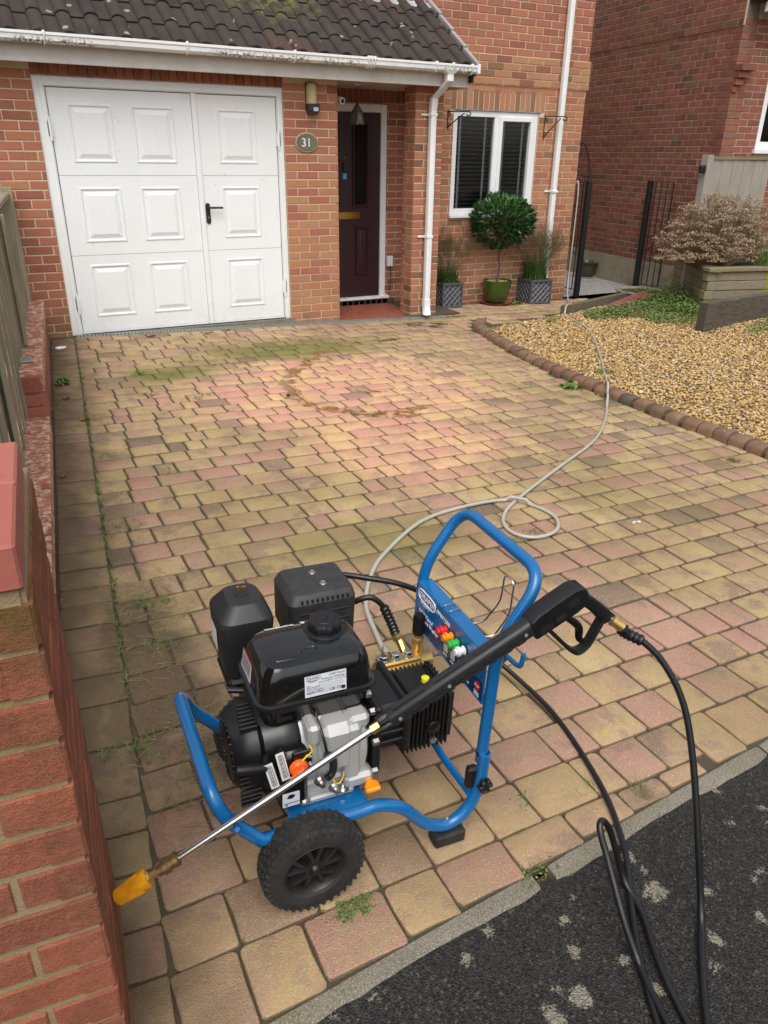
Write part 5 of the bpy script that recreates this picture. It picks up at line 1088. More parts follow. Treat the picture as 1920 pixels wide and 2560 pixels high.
# handle
hb0, hb1 = -.178, .225
def hup(b, s): return [(.492, b, .23), (.494, b, .30), (.497, b, .56), (.500, b, .60)]
hpts = [(.492, hb0, .235), (.497, hb0, .60), (.605, hb0+.005, .772), (.605, hb1-.005, .772), (.497, hb1, .60), (.492, hb1, .235)]
m = MB(); m.tube(fillet(hpts, [.07, .075, .075, .07], 9), .0158, 16); wpart(m, 'handle', 'blue_paint', 60)
m = MB(); m.tube([(.4925, hb0-.002, .262), (.4925, hb0-.002, .27)], .0185, 14); m.tube([(.4925, hb1+.002, .262), (.4925, hb1+.002, .27)], .0185, 14); wpart(m, 'sleeve_collar', 'black_plastic', 60)
for b, s in ((hb0, -1), (hb1, 1)):
    m = MB(); M_ = Matrix.Translation((.488, b+s*.018, .19)) @ RX(s*-PI/2 if s > 0 else PI/2)
    m.lathe([(.006, 0), (.006, .012), (.012, .012), (.012, .03), (.0, .03)], (.488, b+s*.015, .185), RX(PI/2 if s < 0 else -PI/2), 8)
    for q in range(3): m.cbox(-.021, .021, -.006, .006, .014, .032, .003, Matrix.Translation((.488, b+s*.015, .185)) @ RX(PI/2 if s < 0 else -PI/2) @ Matrix.Rotation(q*PI/3, 4, 'Z'))
    wpart(m, 'clamp_knob', 'black_plastic')
    m = MB(); m.cbox(.452, .482, b-.012, b+.012, .155, .225, .006); wpart(m, 'rubber_bumper', 'black_plastic')
# control panel between the uprights
pnl = MB(); py0, py1, pz0, pz1 = hb0+.010, hb1-.008, .418, .558; xa = .478
pnl.cbox(xa, xa+.004, py0, py1, pz0, pz1, .0015); pnl.cbox(xa, xa+.042, py0, py1, pz1, pz1+.004, .0015); pnl.cbox(xa, xa+.03, py0, py1, pz0-.004, pz0, .0015); pan = wpart(pnl, 'panel', 'blue_paint')
m = MB(); m.box(xa-.0008, xa, py0+.006, py1-.006, pz0+.006, pz0+.060); wpart(m, 'panel_band', 'navy_panel', None, pan)
PT = lambda y, z: Matrix(((0, 0, -1, xa-.0016), (-1, 0, 0, y), (0, 1, 0, z), (0, 0, 0, 1)))     # text plane facing -x, reading toward -y
text('brand_badge', 'DRAPER', .024, PT(.196, .524), 'ink_white', pan); text('brand_script', 'Expert', .020, PT(.190, .505), 'ink_white', pan)
m = MB(); ring = lambda s_: [(xa-.0012, .155+(.050*s_)*math.copysign(abs(math.cos(t_))**.5, math.cos(t_)), .532+(.017*s_)*math.copysign(abs(math.sin(t_))**.5, math.sin(t_))) for t_ in np.linspace(0, 2*PI, 33)[:-1]]
m.tube(ring(1), .0016, 5, closed=True); wpart(m, 'badge_ring', 'ink_white', None, pan)
text('model_number', 'PPW1300', .019, PT(.095, .526), 'ink_white', pan); text('title', '13HP Petrol\nPressure Washer', .0175, PT(.198, .472), 'ink_white', pan)
for q, (y, c) in enumerate(((.034, 'noz_red'), (.002, 'noz_orange'), (-.030, 'noz_green'), (-.064, 'noz_white'))):
    m = MB(); m.lathe([(.0, 0), (.013, 0), (.013, .004), (.010, .006), (.010, .014), (.014, .016), (.014, .022), (.009, .024), (.009, .030), (0, .030)], (xa-.001, y, .512), RY(-PI/2), 14); nz_ = wpart(m, 'nozzle_tip', c, 40)
    m = MB(); m.lathe([(.0155, -.001), (.0155, .003)], (xa, y, .512), RY(-PI/2), 16); wpart(m, 'nozzle_grommet', 'rubber_seal', 40)
for q in range(4):
    m = MB(); m.box(xa-.0012, xa-.0004, .045-q*.040-.032, .045-q*.040, .428, .470); wpart(m, 'warning_label', 'ink', None, pan)
    m = MB(); m.box(xa-.0018, xa-.0012, .045-q*.040-.027, .045-q*.040-.005, .444, .466); m.box(xa-.0018, xa-.0012, .045-q*.040-.027, .045-q*.040-.005, .432, .438); wpart(m, 'warning_print', 'label_white', None, pan)
m = MB(); m.lathe([(.013, 0), (.013, .001)], (xa-.0006, -.140, .455), RY(-PI/2), 20); wpart(m, 'stop_badge', 'noz_red', None, pan); text('stop_lettering', 'STOP', .009, PT(-.129, .452), 'ink_white', pan); m = MB(); m.box(xa-.0012, xa-.0004, -.152, -.128, .424, .438); wpart(m, 'stop_print', 'label_white', None, pan)
for y in (.075, .045):
    m = MB(); m.tube(fillet([(xa+.002, y-.012, pz1), (xa+.002, y-.012, pz1+.012), (xa+.034, y-.012, pz1+.014), (xa+.034, y-.012, pz1+.002)], .006, 4), .0022, 6); wpart(m, 'wire_clip', 'steel', 60)
m = MB(); m.tube(fillet([(.52, .07, .50), (.60, .05, .495), (.635, .03, .57), (.635, .025, .66), (.635, -.02, .66), (.635, -.02, .56), (.60, -.01, .49), (.52, .01, .495)], .02, 5), .0026, 6); wpart(m, 'hose_hook', 'steel', 60)
m = MB(); m.tube(fillet([(.502, hb0, .585), (.508, hb0-.055, .585), (.508, hb0-.085, .590), (.508, hb0-.088, .63)], .018, 5), .006, 8); wpart(m, 'gun_hook', 'blue_paint', 60)
m = MB(); m.tube(fillet([(-.155, -.185, .285), (-.160, -.20, .318), (-.165, -.258, .326), (-.168, -.264, .345)], .010, 5), .0055, 8); wpart(m, 'lance_hook', 'blue_paint', 60)
# wheels
def wheel(yc, s):
    w = MB(); R = .128; hw = .038; C = Vector((.012, yc, R)); f = R/.178
    prof = [(.072, hw*.72), (.080, hw*.95), (.096, hw), (.113, hw*.97), (.122, hw*.82), (R-.004, hw*.55), (R-.003, 0), (R-.004, -hw*.55), (.122, -hw*.82), (.113, -hw*.97), (.096, -hw), (.080, -hw*.95), (.072, -hw*.72)]
    w.lathe(prof, C, RX(PI/2), 56, False); ty = wpart(w, 'tyre', 'tyre', 40)
    t_ = MB()
    for k in range(38):
        a = 2*PI*k/38
        for j, (o, wd_, ln) in enumerate(((-.0315, .013, .009), (-.0160, .0145, .0125), (0, .0135, .0125), (.0160, .0145, .0125), (.0315, .013, .009))):
            aa = a+(PI/38 if j % 2 else 0); rr = R-.0045 if abs(o) < .03 else R-.0085
            Mx = Matrix.Translation(C) @ RY(aa) @ Matrix.Translation((0, o, rr)) @ Matrix.Rotation((.5 if j % 2 else -.5)+(.25 if k % 2 else 0), 4, 'Z') @ RX(-.45*o/.0315 if abs(o) > .03 else 0)
            t_.cbox(-ln*.52, ln*.52, -wd_*.5, wd_*.5, -.004, .0042, .0012, Mx)
        Mx = Matrix.Translation(C) @ RY(a) @ Matrix.Translation((0, s*hw*.975, .1165)); t_.cbox(-.003, .003, -.0018, .0018, -.007, .006, .0006, Mx)
    kind(wpart(t_, 'tread_blocks', 'tyre', None, ty), 'stuff')
    q_ = RX(-PI/2)
    m = MB(); m.lathe([(.0735, s*-.02), (.0755, s*.029), (.072, s*.032), (.068, s*.026), (.065, s*.004), (.0, s*.004)], C, q_, 40, False); rm = wpart(m, 'rim', 'rim_black', 40)
    for k in range(5):
        m = MB()
        for e in (-.16, .16):
            a = 2*PI*k/5+.3; p0 = Vector((math.cos(a+e*.55)*.022, 0, math.sin(a+e*.55)*.022)); p1 = Vector((math.cos(a+e*1.9)*.068, 0, math.sin(a+e*1.9)*.068)); c = C
            d = (p1-p0).normalized(); n_ = Vector((-d.z, 0, d.x))*.0068
            ya, yb, yc2 = s*.021, s*.028, s*.005
            m.loft([[c+p0-n_+Vector((0, yc2, 0)), c+p0-n_*.6+Vector((0, yb, 0)), c+p0+n_*.6+Vector((0, yb, 0)), c+p0+n_+Vector((0, yc2, 0))], [c+p1-n_*1.1+Vector((0, yc2, 0)), c+p1-n_*.8+Vector((0, ya, 0)), c+p1+n_*.8+Vector((0, ya, 0)), c+p1+n_*1.1+Vector((0, yc2, 0))]])
        wpart(m, 'spoke', 'rim_black', None, rm)
    m = MB(); m.lathe([(.0, s*.038), (.009, s*.037), (.012, s*.033), (.014, s*.029), (.024, s*.026), (.026, s*.004)], C, q_, 24, False); wpart(m, 'hub_cap', 'black_plastic', 40, rm)
wheel(-.224, -1); wheel(.255, 1)
m = MB(); m.cbox(-.02, .045, -.176, -.168, .115, .20, .003); m.cbox(-.02, .045, .19, .198, .115, .20, .003); wpart(m, 'axle_bracket', 'blue_paint')
# ---- engine
m = MB()                                                    # crankcase casting
m.cbox(.01, .165, -.115, .12, .208, .262, .008); m.cbox(.015, .155, -.135, .13, .208, .226, .005)
wpart(m, 'crankcase_base', 'cast_alu')
m = MB(); m.lathe([(.10, 0), (.125, .012), (.128, .05), (.135, .055), (.135, .075), (.126, .082), (.128, .15), (.136, .155), (.136, .175), (.120, .185), (.06, .195), (.0, .195)], (.005, -.005, .335), RY(PI/2), 40); wpart(m, 'crankcase', 'cast_alu', 35)
m = MB(); m.cbox(.06, .15, -.150, -.02, .30, .44, .02); m.cbox(.125, .165, -.148, -.10, .265, .43, .010); m.cbox(.03, .06, -.145, -.08, .40, .455, .008); m.cbox(.135, .19, -.135, -.085, .405, .445, .010); m.cbox(.125, .20, -.15, -.10, .235, .275, .010); wpart(m, 'crankcase_ribs', 'cast_alu', 35)
m = Each()
for x, y, z, ax in ((.196, -.112, .432, 'x'), (.196, -.140, .36, 'x'), (.202, -.13, .255, 'x'), (.196, -.08, .46, 'x')): m.lathe([(.0095, 0), (.0095, .014), (.0, .014)], (x, y, z), RY(PI/2), 6)
for x, y, z in ((.025, -.13, .226), (.125, -.13, .226), (.06, -.145, .29), (.095, -.15, .262)): m.lathe([(.016, 0), (.016, .003), (.010, .003), (.010, .012), (.006, .012), (.006, .022), (0, .022)], (x, y, z), None if z < .24 else RX(PI/2), 8)
m.out('bolt', 'zinc', 30)
m = MB(); m.lathe([(.0, 0), (.016, 0), (.019, .004), (.019, .010), (.0, .012)], (.185, -.165, .25), RX(PI/2), 16); m.cbox(.166, .204, -.186, -.176, .244, .256, .003); m.tube([(.185, -.12, .252), (.185, -.166, .25)], .010, 8); wpart(m, 'oil_filler_cap', 'orange_cap', 35)
m = MB()                                                     # black shroud round the cylinder and flywheel
rings = []
for x, r in ((-.072, .104), (-.064, .113), (-.02, .120), (.008, .122), (.022, .118)): rings.append(rrect(-.005, .330, 2*r, 2*r*.98, r*.62, x, 6, lambda a, b, c: (c, a, b)))
m.loft(rings); m.cbox(-.04, .03, -.150, -.03, .235, .40, .012); m.cbox(-.05, .20, .06, .23, .26, .44, .02); wpart(m, 'fan_shroud', 'black_satin', 40)
m = MB(); rings = []
for x, r in ((-.070, .104), (-.098, .102), (-.120, .088), (-.131, .076)): rings.append(rrect(-.005, .330, 2*r, 2*r, r*.75, x, 6, lambda a, b, c: (c, a, b)))
m.loft(rings[::-1]); rc = wpart(m, 'recoil_cover', 'black_plastic', 40)
m = Each()
for k in range(9): z = .235+k*.013; m.cbox(-.124, -.072, -.110+.001*k, -.100, z, z+.005, .001)
for k in range(26):
    a = 2*PI*k/26; m.cbox(-.135, -.122, -.003, .003, .040, .076, .001, Matrix.Translation((0, -.005, .330)) @ Matrix.Rotation(a, 4, 'X'))
for k in range(7): m.cbox(-.112+k*.002, -.070, -.07+k*.014, -.062+k*.014, .424, .438, .001)
m.out('cooling_fin', 'black_plastic', None, rc)
m = MB(); m.tube([(-.138, -.140, .386), (-.078, -.146, .378), (-.072, -.146, .377)], [.011, .012, .009], 10); m.tube([(-.072, -.146, .377), (-.06, -.10, .377)], .008, 8); wpart(m, 'starter_handle', 'black_plastic', 40, rc)
m = MB(); m.cbox(-.012, .036, -.154, -.148, .325, .405, .004); wpart(m, 'switch_box', 'black_satin')
m = MB(); m.lathe([(.0, 0), (.022, 0), (.022, .008), (.018, .014), (.0, .014)], (.002, -.154, .362), RX(PI/2), 20); m.cbox(-.004, .004, -.176, -.166, -.030, .012, .002, Matrix.Translation((.002, 0, .362)) @ RY(.9)); wpart(m, 'stop_switch', 'orange_knob', 40)
text('switch_off', 'OFF', .010, Matrix.Translation((.018, -.1545, .388)) @ RX(PI/2) @ Matrix.Rotation(-.6, 4, 'Z'), 'ink_white', pw); text('switch_on', 'ON', .010, Matrix.Translation((.026, -.1545, .366)) @ RX(PI/2) @ Matrix.Rotation(-1.2, 4, 'Z'), 'ink_white', pw)
def sticker(name, pts, mat, parent=None): m = MB(); m.add(pts, [tuple(range(len(pts)))]); return wpart(m, name, mat, None, parent)
def barcode(x, z, w, h, rot, parent=None):
    Mx = Matrix.Translation((x, -.1512, z)) @ RY(rot)
    m = MB(); m.box(-w/2, w/2, -.0004, 0, -h/2, h/2, M=Mx); a = wpart(m, 'barcode_label', 'label_paper', None); m = MB(); q = -h*.42
    while q < h*.42:
        d = rng.choice((.0012, .002, .003)); m.box(-w*.28, w*.18, -.0008, -.0004, q, q+d*.7, M=Mx); q += d+rng.choice((.0012, .002))
    m.box(w*.26, w*.32, -.0008, -.0004, -h*.4, h*.38, M=Mx); wpart(m, 'barcode_print', 'ink', None, a)
barcode(-.034, .372, .020, .088, -.19); barcode(-.010, .392, .019, .085, -.16) if 0 else barcode(-.0605, .352, .020, .080, -.22)
m = MB(); m.box(-.036, .006, -.1520, -.1516, .242, .285); os_ = wpart(m, 'oil_sticker', 'label_white', None)
m = MB(); m.add([(-.026, -.1526, .268), (-.012, -.1526, .266), (-.004, -.1526, .274), (-.010, -.1526, .279), (-.020, -.1526, .279)], [(0, 1, 2, 3, 4)]); m.box(-.034, .004, -.1526, -.1522, .252, .254); m.lathe([(.0025, 0), (.0025, .0005)], (-.026, -.1526, .248), RX(PI/2), 8); wpart(m, 'oil_print', 'ink', None, os_)
for pts, r, mt in (([(.030, -.150, .415), (.034, -.156, .40), (.018, -.158, .388), (.004, -.158, .376)], .0022, 'wire_yellow'), ([(.085, -.155, .318), (.088, -.165, .295), (.100, -.165, .285), (.112, -.160, .295), (.116, -.155, .308)], .0018, 'wire_yellow'), ([(.062, -.10, .46), (.066, -.145, .42), (.072, -.150, .385), (.074, -.152, .36)], .0032, 'hose_black'), ([(.015, -.156, .352), (.04, -.158, .345), (.058, -.160, .365), (.07, -.158, .372)], .003, 'hose_black')):
    m = MB(); m.tube(cr(pts, 6), r, 6); wpart(m, 'wire', mt, 60)
m = MB(); c_ = cr([(.066, -.155, .375), (.082, -.158, .370), (.088, -.158, .345), (.084, -.158, .315), (.070, -.158, .305)], 10); m.tube(c_, [.0085+(.0012 if k % 2 else 0) for k in range(len(c_))], 10); wpart(m, 'cable_conduit', 'hose_black', 20)
# fuel tank
m = MB(); tx, tyc = .073, .0
secs = [(.215, .155, .03, .428), (.262, .182, .035, .440), (.280, .194, .04, .470), (.284, .198, .04, .497), (.300, .214, .04, .499), (.300, .214, .04, .506), (.286, .200, .035, .508), (.281, .196, .038, .530), (.272, .187, .042, .562), (.262, .178, .045, .580), (.246, .162, .045, .592), (.222, .138, .04, .597), (.16, .09, .03, .599)]
m.loft([rrect(tx, tyc, a, b, r, z, 7) for a, b, r, z in secs]); tk = wpart(m, 'fuel_tank', 'black_tank', 28)
m = MB(); m.loft([rrect(tx, tyc, .303, .217, .04, z, 7) for z in (.4985, .5065)]); wpart(m, 'tank_seam', 'black_plastic', 40, tk)
cpx, cpy = .130, .034
m = MB(); m.lathe([(.056, .590), (.056, .598), (.050, .602), (.0, .602)], (cpx, cpy, 0), None, 28); wpart(m, 'filler_neck', 'black_satin', 40, tk)
m = MB(); prof = lambda r, z: [(cpx+(r+.0022*math.cos(8*t_))*math.cos(t_), cpy+(r+.0022*math.cos(8*t_))*math.sin(t_), z) for t_ in np.linspace(0, 2*PI, 97)[:-1]]
m.loft([prof(.040, .600), prof(.0415, .604), prof(.0415, .618), prof(.038, .624), prof(.026, .6255)]); m.lathe([(.026, .624), (.024, .6268), (.0, .6262)], (cpx, cpy, 0), None, 24); fcap = wpart(m, 'fuel_cap', 'black_plastic', 30, tk)
m = MB(); m.box(cpx-.006, cpx+.004, cpy-.006, cpy+.008, .6264, .6270); m.tube([(cpx+.004, cpy-.004, .6268), (cpx+.009, cpy-.002, .6268), (cpx+.009, cpy+.006, .6268)], .0012, 4); wpart(m, 'pump_symbol', 'black_satin', None, tk)
def on_front(u, v):                                          # sticker point on the near face of the tank
    return (u, -.0945-.002+.0*u-(0), v)
tf = lambda z: -.5*np.interp(z, [.508, .530, .562], [.200, .196, .187])-.0008
LBL = Matrix.Rotation(.0, 4, 'Z')
zb_, zt_ = .511, .566; yb_, yt_ = tf(zb_), tf(zt_); e2 = Vector((0, yt_-yb_, zt_-zb_)); H_ = e2.length; e2.normalize(); e1 = Vector((1, 0, 0)); e3 = e1.cross(e2)
def LM(x, v, lift=.0013): o = Vector((x, yb_, zb_))+e2*v+e3*lift; return Matrix(((1, e2.x, e3.x, o.x), (0, e2.y, e3.y, o.y), (0, e2.z, e3.z, o.z), (0, 0, 0, 1)))
LX0, LX1 = .036, .138
m = MB(); m.box(0, LX1-LX0, 0, H_, 0, .0004, M=LM(LX0, 0, .0006)); lb_ = wpart(m, 'rating_label', 'label_white', None, tk)
text('label_title', '13HP Petrol\nPressure Washer', .0083, LM(LX1-.003, H_-.0085), 'ink', pw, .0001, 'RIGHT'); text('label_brand', 'DRAPER', .0083, LM(LX0+.006, H_-.0105), 'ink', pw, .0001); text('label_script', 'Expert', .0078, LM(LX0+.009, H_-.0170), 'ink', pw, .0001)
text('label_stock', 'Stock No.83819   Part No.PPW1300', .0052, LM(LX0+.034, H_-.0225), 'ink', pw, .0001); text('label_rows', 'Engine\nEngine displacement\nSpeed (no load)\nWorking water pressure\nMax. pump pressure\nWeight (max)', .0040, LM(LX0+.004, H_-.0275), 'ink', pw, .0001)
text('label_serial', 'Serial No.  24100160', .0050, LM(LX0+.004, .0090), 'ink', pw, .0001); text('label_marks', 'UK CE', .0110, LM(LX0+.060, .0060), 'ink', pw, .0001)
m = MB()
for k in range(6): m.box(.030, .094, H_-.0275-.0042*k, H_-.0272-.0042*k, .0001, .0003, M=LM(LX0, 0))
m.tube([Vector((LX0+.021+.0175*math.copysign(abs(math.cos(t_))**.5, math.cos(t_)), 0, 0))+Vector((0, yb_, zb_))+e2*(H_-.0076+.0056*math.copysign(abs(math.sin(t_))**.5, math.sin(t_)))+e3*.0008 for t_ in np.linspace(0, 2*PI, 25)[:-1]], .0006, 4, closed=True)
m.box(LX1-LX0-.012, LX1-LX0-.003, .004, .013, .0001, .0003, M=LM(LX0, 0)); wpart(m, 'label_print', 'ink', None, tk)
# labels on the left end and far top edge
m = MB(); m.add([(tx-.1432, .075, .513), (tx-.1432, -.010, .513), (tx-.1366, -.006, .564), (tx-.1366, .070, .564)], [(0, 1, 2, 3)]); wl2 = wpart(m, 'instruction_label', 'label_paper', None, tk)
m = MB(); 
for k in range(9): z = .521+k*.0042; xx = tx-.1437+.0066*(z-.513)/.051-.0004; m.add([(xx, .070, z), (xx, -.002, z), (xx+.0003, -.002, z+.0016), (xx+.0003, .070, z+.0016)], [(0, 1, 2, 3)])
wpart(m, 'instruction_print', 'ink', None, tk); m = MB(); m.add([(tx-.1378, .071, .5595), (tx-.1378, -.007, .5595), (tx-.1370, -.007, .5645), (tx-.1370, .071, .5645)], [(0, 1, 2, 3)]); wpart(m, 'instruction_heading', 'ink_red', None, tk)
m = MB(); m.box(-.036, .036, -.0065, .0065, 0, .0006, M=Matrix.Translation((.026, .0755, .5958)) @ RX(-.42)); wpart(m, 'fuel_label', 'label_paper', None, tk)
text('fuel_lettering', 'PETROL ONLY', .0105, Matrix.Translation((.026, .0755, .5958)) @ RX(-.42) @ Matrix.Translation((.033, .0035, .0008)) @ Matrix.Rotation(PI, 4, 'Z'), 'ink', pw, .0002)
Mw = Matrix.Translation((.128, .0768, .5952)) @ RX(-.42)
m = MB(); m.box(-.046, .046, -.010, .010, 0, .0008, M=Mw); wpart(m, 'warning_strip', 'label_paper', None, tk); m = MB(); m.add([Mw @ Vector(v) for v in ((-.041, -.007, .001), (-.024, -.007, .001), (-.0325, .008, .001))], [(0, 1, 2)]); m.box(-.020, .024, .001, .007, .0009, .0012, M=Mw); wpart(m, 'warning_ink', 'ink', None, tk); m = MB(); m.box(-.020, .024, -.007, .000, .0009, .0012, M=Mw); m.tube([Mw @ Vector((.035+.0065*math.cos(t_), .0065*math.sin(t_), .001)) for t_ in np.linspace(0, 2*PI, 17)[:-1]], .0012, 4, closed=True); m.box(.030, .040, -.0008, .0008, .0009, .0013, M=Mw @ Matrix.Translation((.035, 0, 0)) @ Matrix.Rotation(.8, 4, 'Z') @ Matrix.Translation((-.035, 0, 0))); wpart(m, 'warning_red', 'ink_red', None, tk)
m = MB(); m.tube(fillet([(-.024, -.040, .5975), (-.020, -.058, .5965), (.026, -.060, .5962), (.028, -.050, .5972)], .006, 4), .0026, 6); m.tube(fillet([(.045, -.046, .5985), (.055, -.032, .5992), (.080, -.032, .5992), (.084, -.042, .5988)], .006, 4), .0026, 6); wpart(m, 'tank_emboss', 'black_tank', 60, tk)
# air filter box and silencer on the far side
m = MB(); ax_, ay_ = -.022, .270
m.loft([rrect(ax_, ay_, .120, .150, .03, .375, 5), rrect(ax_, ay_, .138, .162, .03, .47, 5), rrect(ax_, ay_, .146, .170, .03, .535, 5), rrect(ax_, ay_, .140, .166, .034, .548, 5), rrect(ax_+.004, ay_+.004, .095, .118, .03, .580, 5), rrect(ax_+.004, ay_+.004, .086, .108, .028, .5835, 5)]); af = wpart(m, 'air_filter_cover', 'filter_grey', 25)
m = MB(); m.lathe([(.020, .5825), (.019, .586), (.008, .5855), (.0, .5855)], (ax_+.005, ay_+.01, 0), None, 20); wpart(m, 'cover_boss', 'filter_grey', 40, af); m = MB(); m.tube([(ax_+.005, ay_+.01, .585), (ax_+.005, ay_+.01, .602)], .0035, 6); m.cbox(ax_-.008, ax_+.002, ay_+.008, ay_+.012, .590, .606, .001, None); m.cbox(ax_+.008, ax_+.018, ay_+.008, ay_+.012, .590, .604, .001, None); wpart(m, 'wing_nut', 'brass_dark', 40, af)
m = MB(); m.cbox(ax_-.060, ax_+.060, ay_-.075, ay_+.07, .335, .368, .012); m.tube([(ax_-.065, ay_-.10, .365), (ax_-.02, ay_-.115, .362)], .009, 10); wpart(m, 'carburettor', 'black_satin', 35)
m = MB(); m.add([(ax_-.0722, ay_+.03, .44), (ax_-.0722, ay_-.03, .44), (ax_-.0738, ay_-.03, .51), (ax_-.0738, ay_+.03, .51)], [(0, 1, 2, 3)]); wpart(m, 'filter_label', 'label_paper', None, af)
m = MB(); mx_, my_ = .195, .305
m.loft([rrect(mx_, my_, .170, .150, .018, .40, 4), rrect(mx_, my_, .190, .172, .02, .43, 4), rrect(mx_, my_, .192, .176, .02, .548, 4), rrect(mx_+.004, my_+.003, .176, .160, .018, .566, 4), rrect(mx_+.004, my_+.003, .166, .150, .016, .571, 4)]); mf = wpart(m, 'silencer_guard', 'muffler_grey', 25)
m = Each()
for k in range(10): x = mx_-.062+k*.0145; m.cbox(x-.003, x+.003, my_-.0880, my_-.0835, .550, .563, .001, None)
for z in (.455, .485, .515):
    for x0, x1 in ((mx_-.07, mx_-.015), (mx_+.015, mx_+.075)): m.cbox(x0, x1, my_-.0895, my_-.0875, z, z+.006, .001)
m.out('guard_slot', 'rubber_seal', None, mf)
m = Each()
for x, y in ((mx_+.006, my_+.035), (mx_+.016, my_-.030)): m.lathe([(.010, .5705), (.010, .572), (.0065, .572), (.0065, .578), (0, .578)], (x, y, 0), None, 8)
m.out('guard_screw', 'zinc', 30, mf)
# ---- pump
m = MB(); m.cbox(.207, .228, -.125, .115, .235, .445, .006); m.cbox(.195, .207, -.10, .10, .25, .42, .004); wpart(m, 'mounting_flange', 'black_plastic')
m = MB(); m.cbox(.226, .320, -.070, .085, .27, .395, .010)
for z in (.285, .315, .345, .375): m.cbox(.226, .322, -.085, .095, z, z+.010, .002)
m.cbox(.305, .325, -.095, .105, .255, .405, .006); wpart(m, 'pump_coupling', 'pump_black')
m = MB(); m.cbox(.318, .470, -.035, .112, .195, .352, .014); pb = wpart(m, 'pump_body', 'pump_black')
m = Each()
for k in range(11): x = .330+k*.0128; m.cbox(x, x+.0055, -.048, .112, .192, .360, .002)
for k in range(9): y = -.030+k*.016; m.cbox(.465, .484, y, y+.007, .20, .350, .002)
m.cbox(.352, .440, -.030, .09, .352, .366, .004)
m.out('pump_fin', 'pump_black', None, pb)
m = Each()
for x, y in ((.335, .085), (.455, .085), (.335, -.025), (.455, -.025)): m.lathe([(.010, .345), (.010, .372), (.005, .372), (.005, .366), (0, .366)], (x, y, 0), None, 10)
m.out('pump_boss', 'pump_black', 40, pb)
m = MB(); m.lathe([(.0, 0), (.011, 0), (.011, .012), (.0, .013)], (.418, .022, .366), None, 16); wpart(m, 'oil_plug', 'yellow_dot', 40, pb)
m = MB(); m.lathe([(.020, 0), (.020, .008), (.014, .012), (0, .012)], (.413, -.048, .27), RX(PI/2), 20); wpart(m, 'sight_glass', 'black_satin', 40, pb); m = MB(); m.lathe([(.0115, 0), (.0115, .010), (0, .011)], (.415, -.048, .225), RX(PI/2), 6); wpart(m, 'drain_plug', 'zinc', 30, pb)
m = MB(); m.cbox(.322, .468, .112, .170, .245, .352, .008); m.cbox(.330, .460, .125, .168, .352, .364, .005); bh = wpart(m, 'pump_head', 'brass', 30)
m = Each()
for x in (.348, .385, .424): m.lathe([(.0155, .362), (.0155, .368), (.0125, .368), (.0125, .379), (.010, .381), (0, .381)], (x, .146, 0), None, 6); m.lathe([(.0165, .360), (.0165, .366)], (x, .146, 0), None, 20)
m.lathe([(.013, 0), (.013, .012), (0, .012)], (.322, .142, .325), RY(-PI/2), 6); m.lathe([(.013, 0), (.013, .012), (0, .012)], (.322, .142, .275), RY(-PI/2), 6); m.out('valve_cap', 'steel', 25, bh)
m = MB(); m.tube([(.455, .150, .335), (.500, .150, .335)], .021, 16); m.tube([(.465, .168, .33), (.465, .168, .392)], .017, 14); m.lathe([(.019, .388), (.019, .402), (.014, .404), (.014, .415)], (.465, .168, 0), None, 6); wpart(m, 'unloader_valve', 'brass', 35, bh)
m = MB(); m.lathe([(.0155, .414), (.0165, .420), (.0165, .470), (.014, .480), (0, .480)], (.465, .168, 0), None, 16)
for k in range(16): a = 2*PI*k/16; m.tube([(.465+.0168*math.cos(a), .168+.0168*math.sin(a), .42), (.465+.0168*math.cos(a), .168+.0168*math.sin(a), .474)], .0018, 4)
wpart(m, 'pressure_knob', 'black_plastic', 40, bh)
m = MB(); m.tube([(.430, .172, .345), (.425, .200, .372), (.418, .213, .386)], [.012, .013, .013], 8); m.lathe([(.016, 0), (.016, .012), (.013, .014), (.013, .022)], (.420, .208, .380), along((0, 0, 0), (-.3, .3, .75)), 6); wpart(m, 'outlet_coupling', 'brass', 30, bh)
m = MB(); m.tube([(.395, .165, .30), (.395, .200, .305)], .016, 12); m.tube([(.395, .20, .305), (.393, .225, .315)], .019, 12); wpart(m, 'inlet_coupling', 'brass_dark', 35, bh)
# ------------------------------------------------------------------ spray gun and lance hung on the washer
gun = thing('spray_lance', 'black spray gun and steel lance with yellow nozzle resting on the washer', 'spray gun'); gun.matrix_world = WM
GB = -.245
def gl(a, off=0, b=0): return Vector((a, GB+b, .434+.4865*a+off))      # axis line of the lance
dl_ = Vector((1, 0, .4865)).normalized(); ul_ = Vector((-.4865, 0, 1)).normalized()
def gx(s, h=0, b=0): return Vector((0, GB+b, .434))+dl_*s+ul_*h
def gp(m, name, mat, smooth=35): return m.build(name, mat, gun, smooth=smooth)
m = MB(); m.tube([gx(-.365), gx(.165)], .0076, 14); gp(m, 'lance_tube', 'steel', 60)
m = MB(); Ml = along(gx(0), gx(1)); m.lathe([(.0, -.372), (.013, -.372), (.013, -.362), (.017, -.360), (.017, -.378+.03), (.0145, -.346), (.0145, -.338), (.016, -.336), (.016, -.326), (.010, -.322)], M=Ml, seg=16); gp(m, 'quick_coupling', 'brass_dark')
m = MB(); m.lathe([(.012, -.405), (.012, -.395), (.009, -.392), (.009, -.37)], M=Ml, seg=6); gp(m, 'nozzle_nut', 'brass')
m = MB(); ps = [(.0, -.470), (.0150, -.470), (.0168, -.465), (.0215, -.405), (.0215, -.399), (.018, -.397), (0, -.397)]; m.lathe(ps, M=Ml, seg=40)
for k in range(28): a = 2*PI*k/28; m.tube([Ml @ Vector((.0165*math.cos(a), .0165*math.sin(a), -.466)), Ml @ Vector((.0213*math.cos(a), .0213*math.sin(a), -.412))], .0013, 4)
gp(m, 'rotary_nozzle', 'yellow_tip', 40)
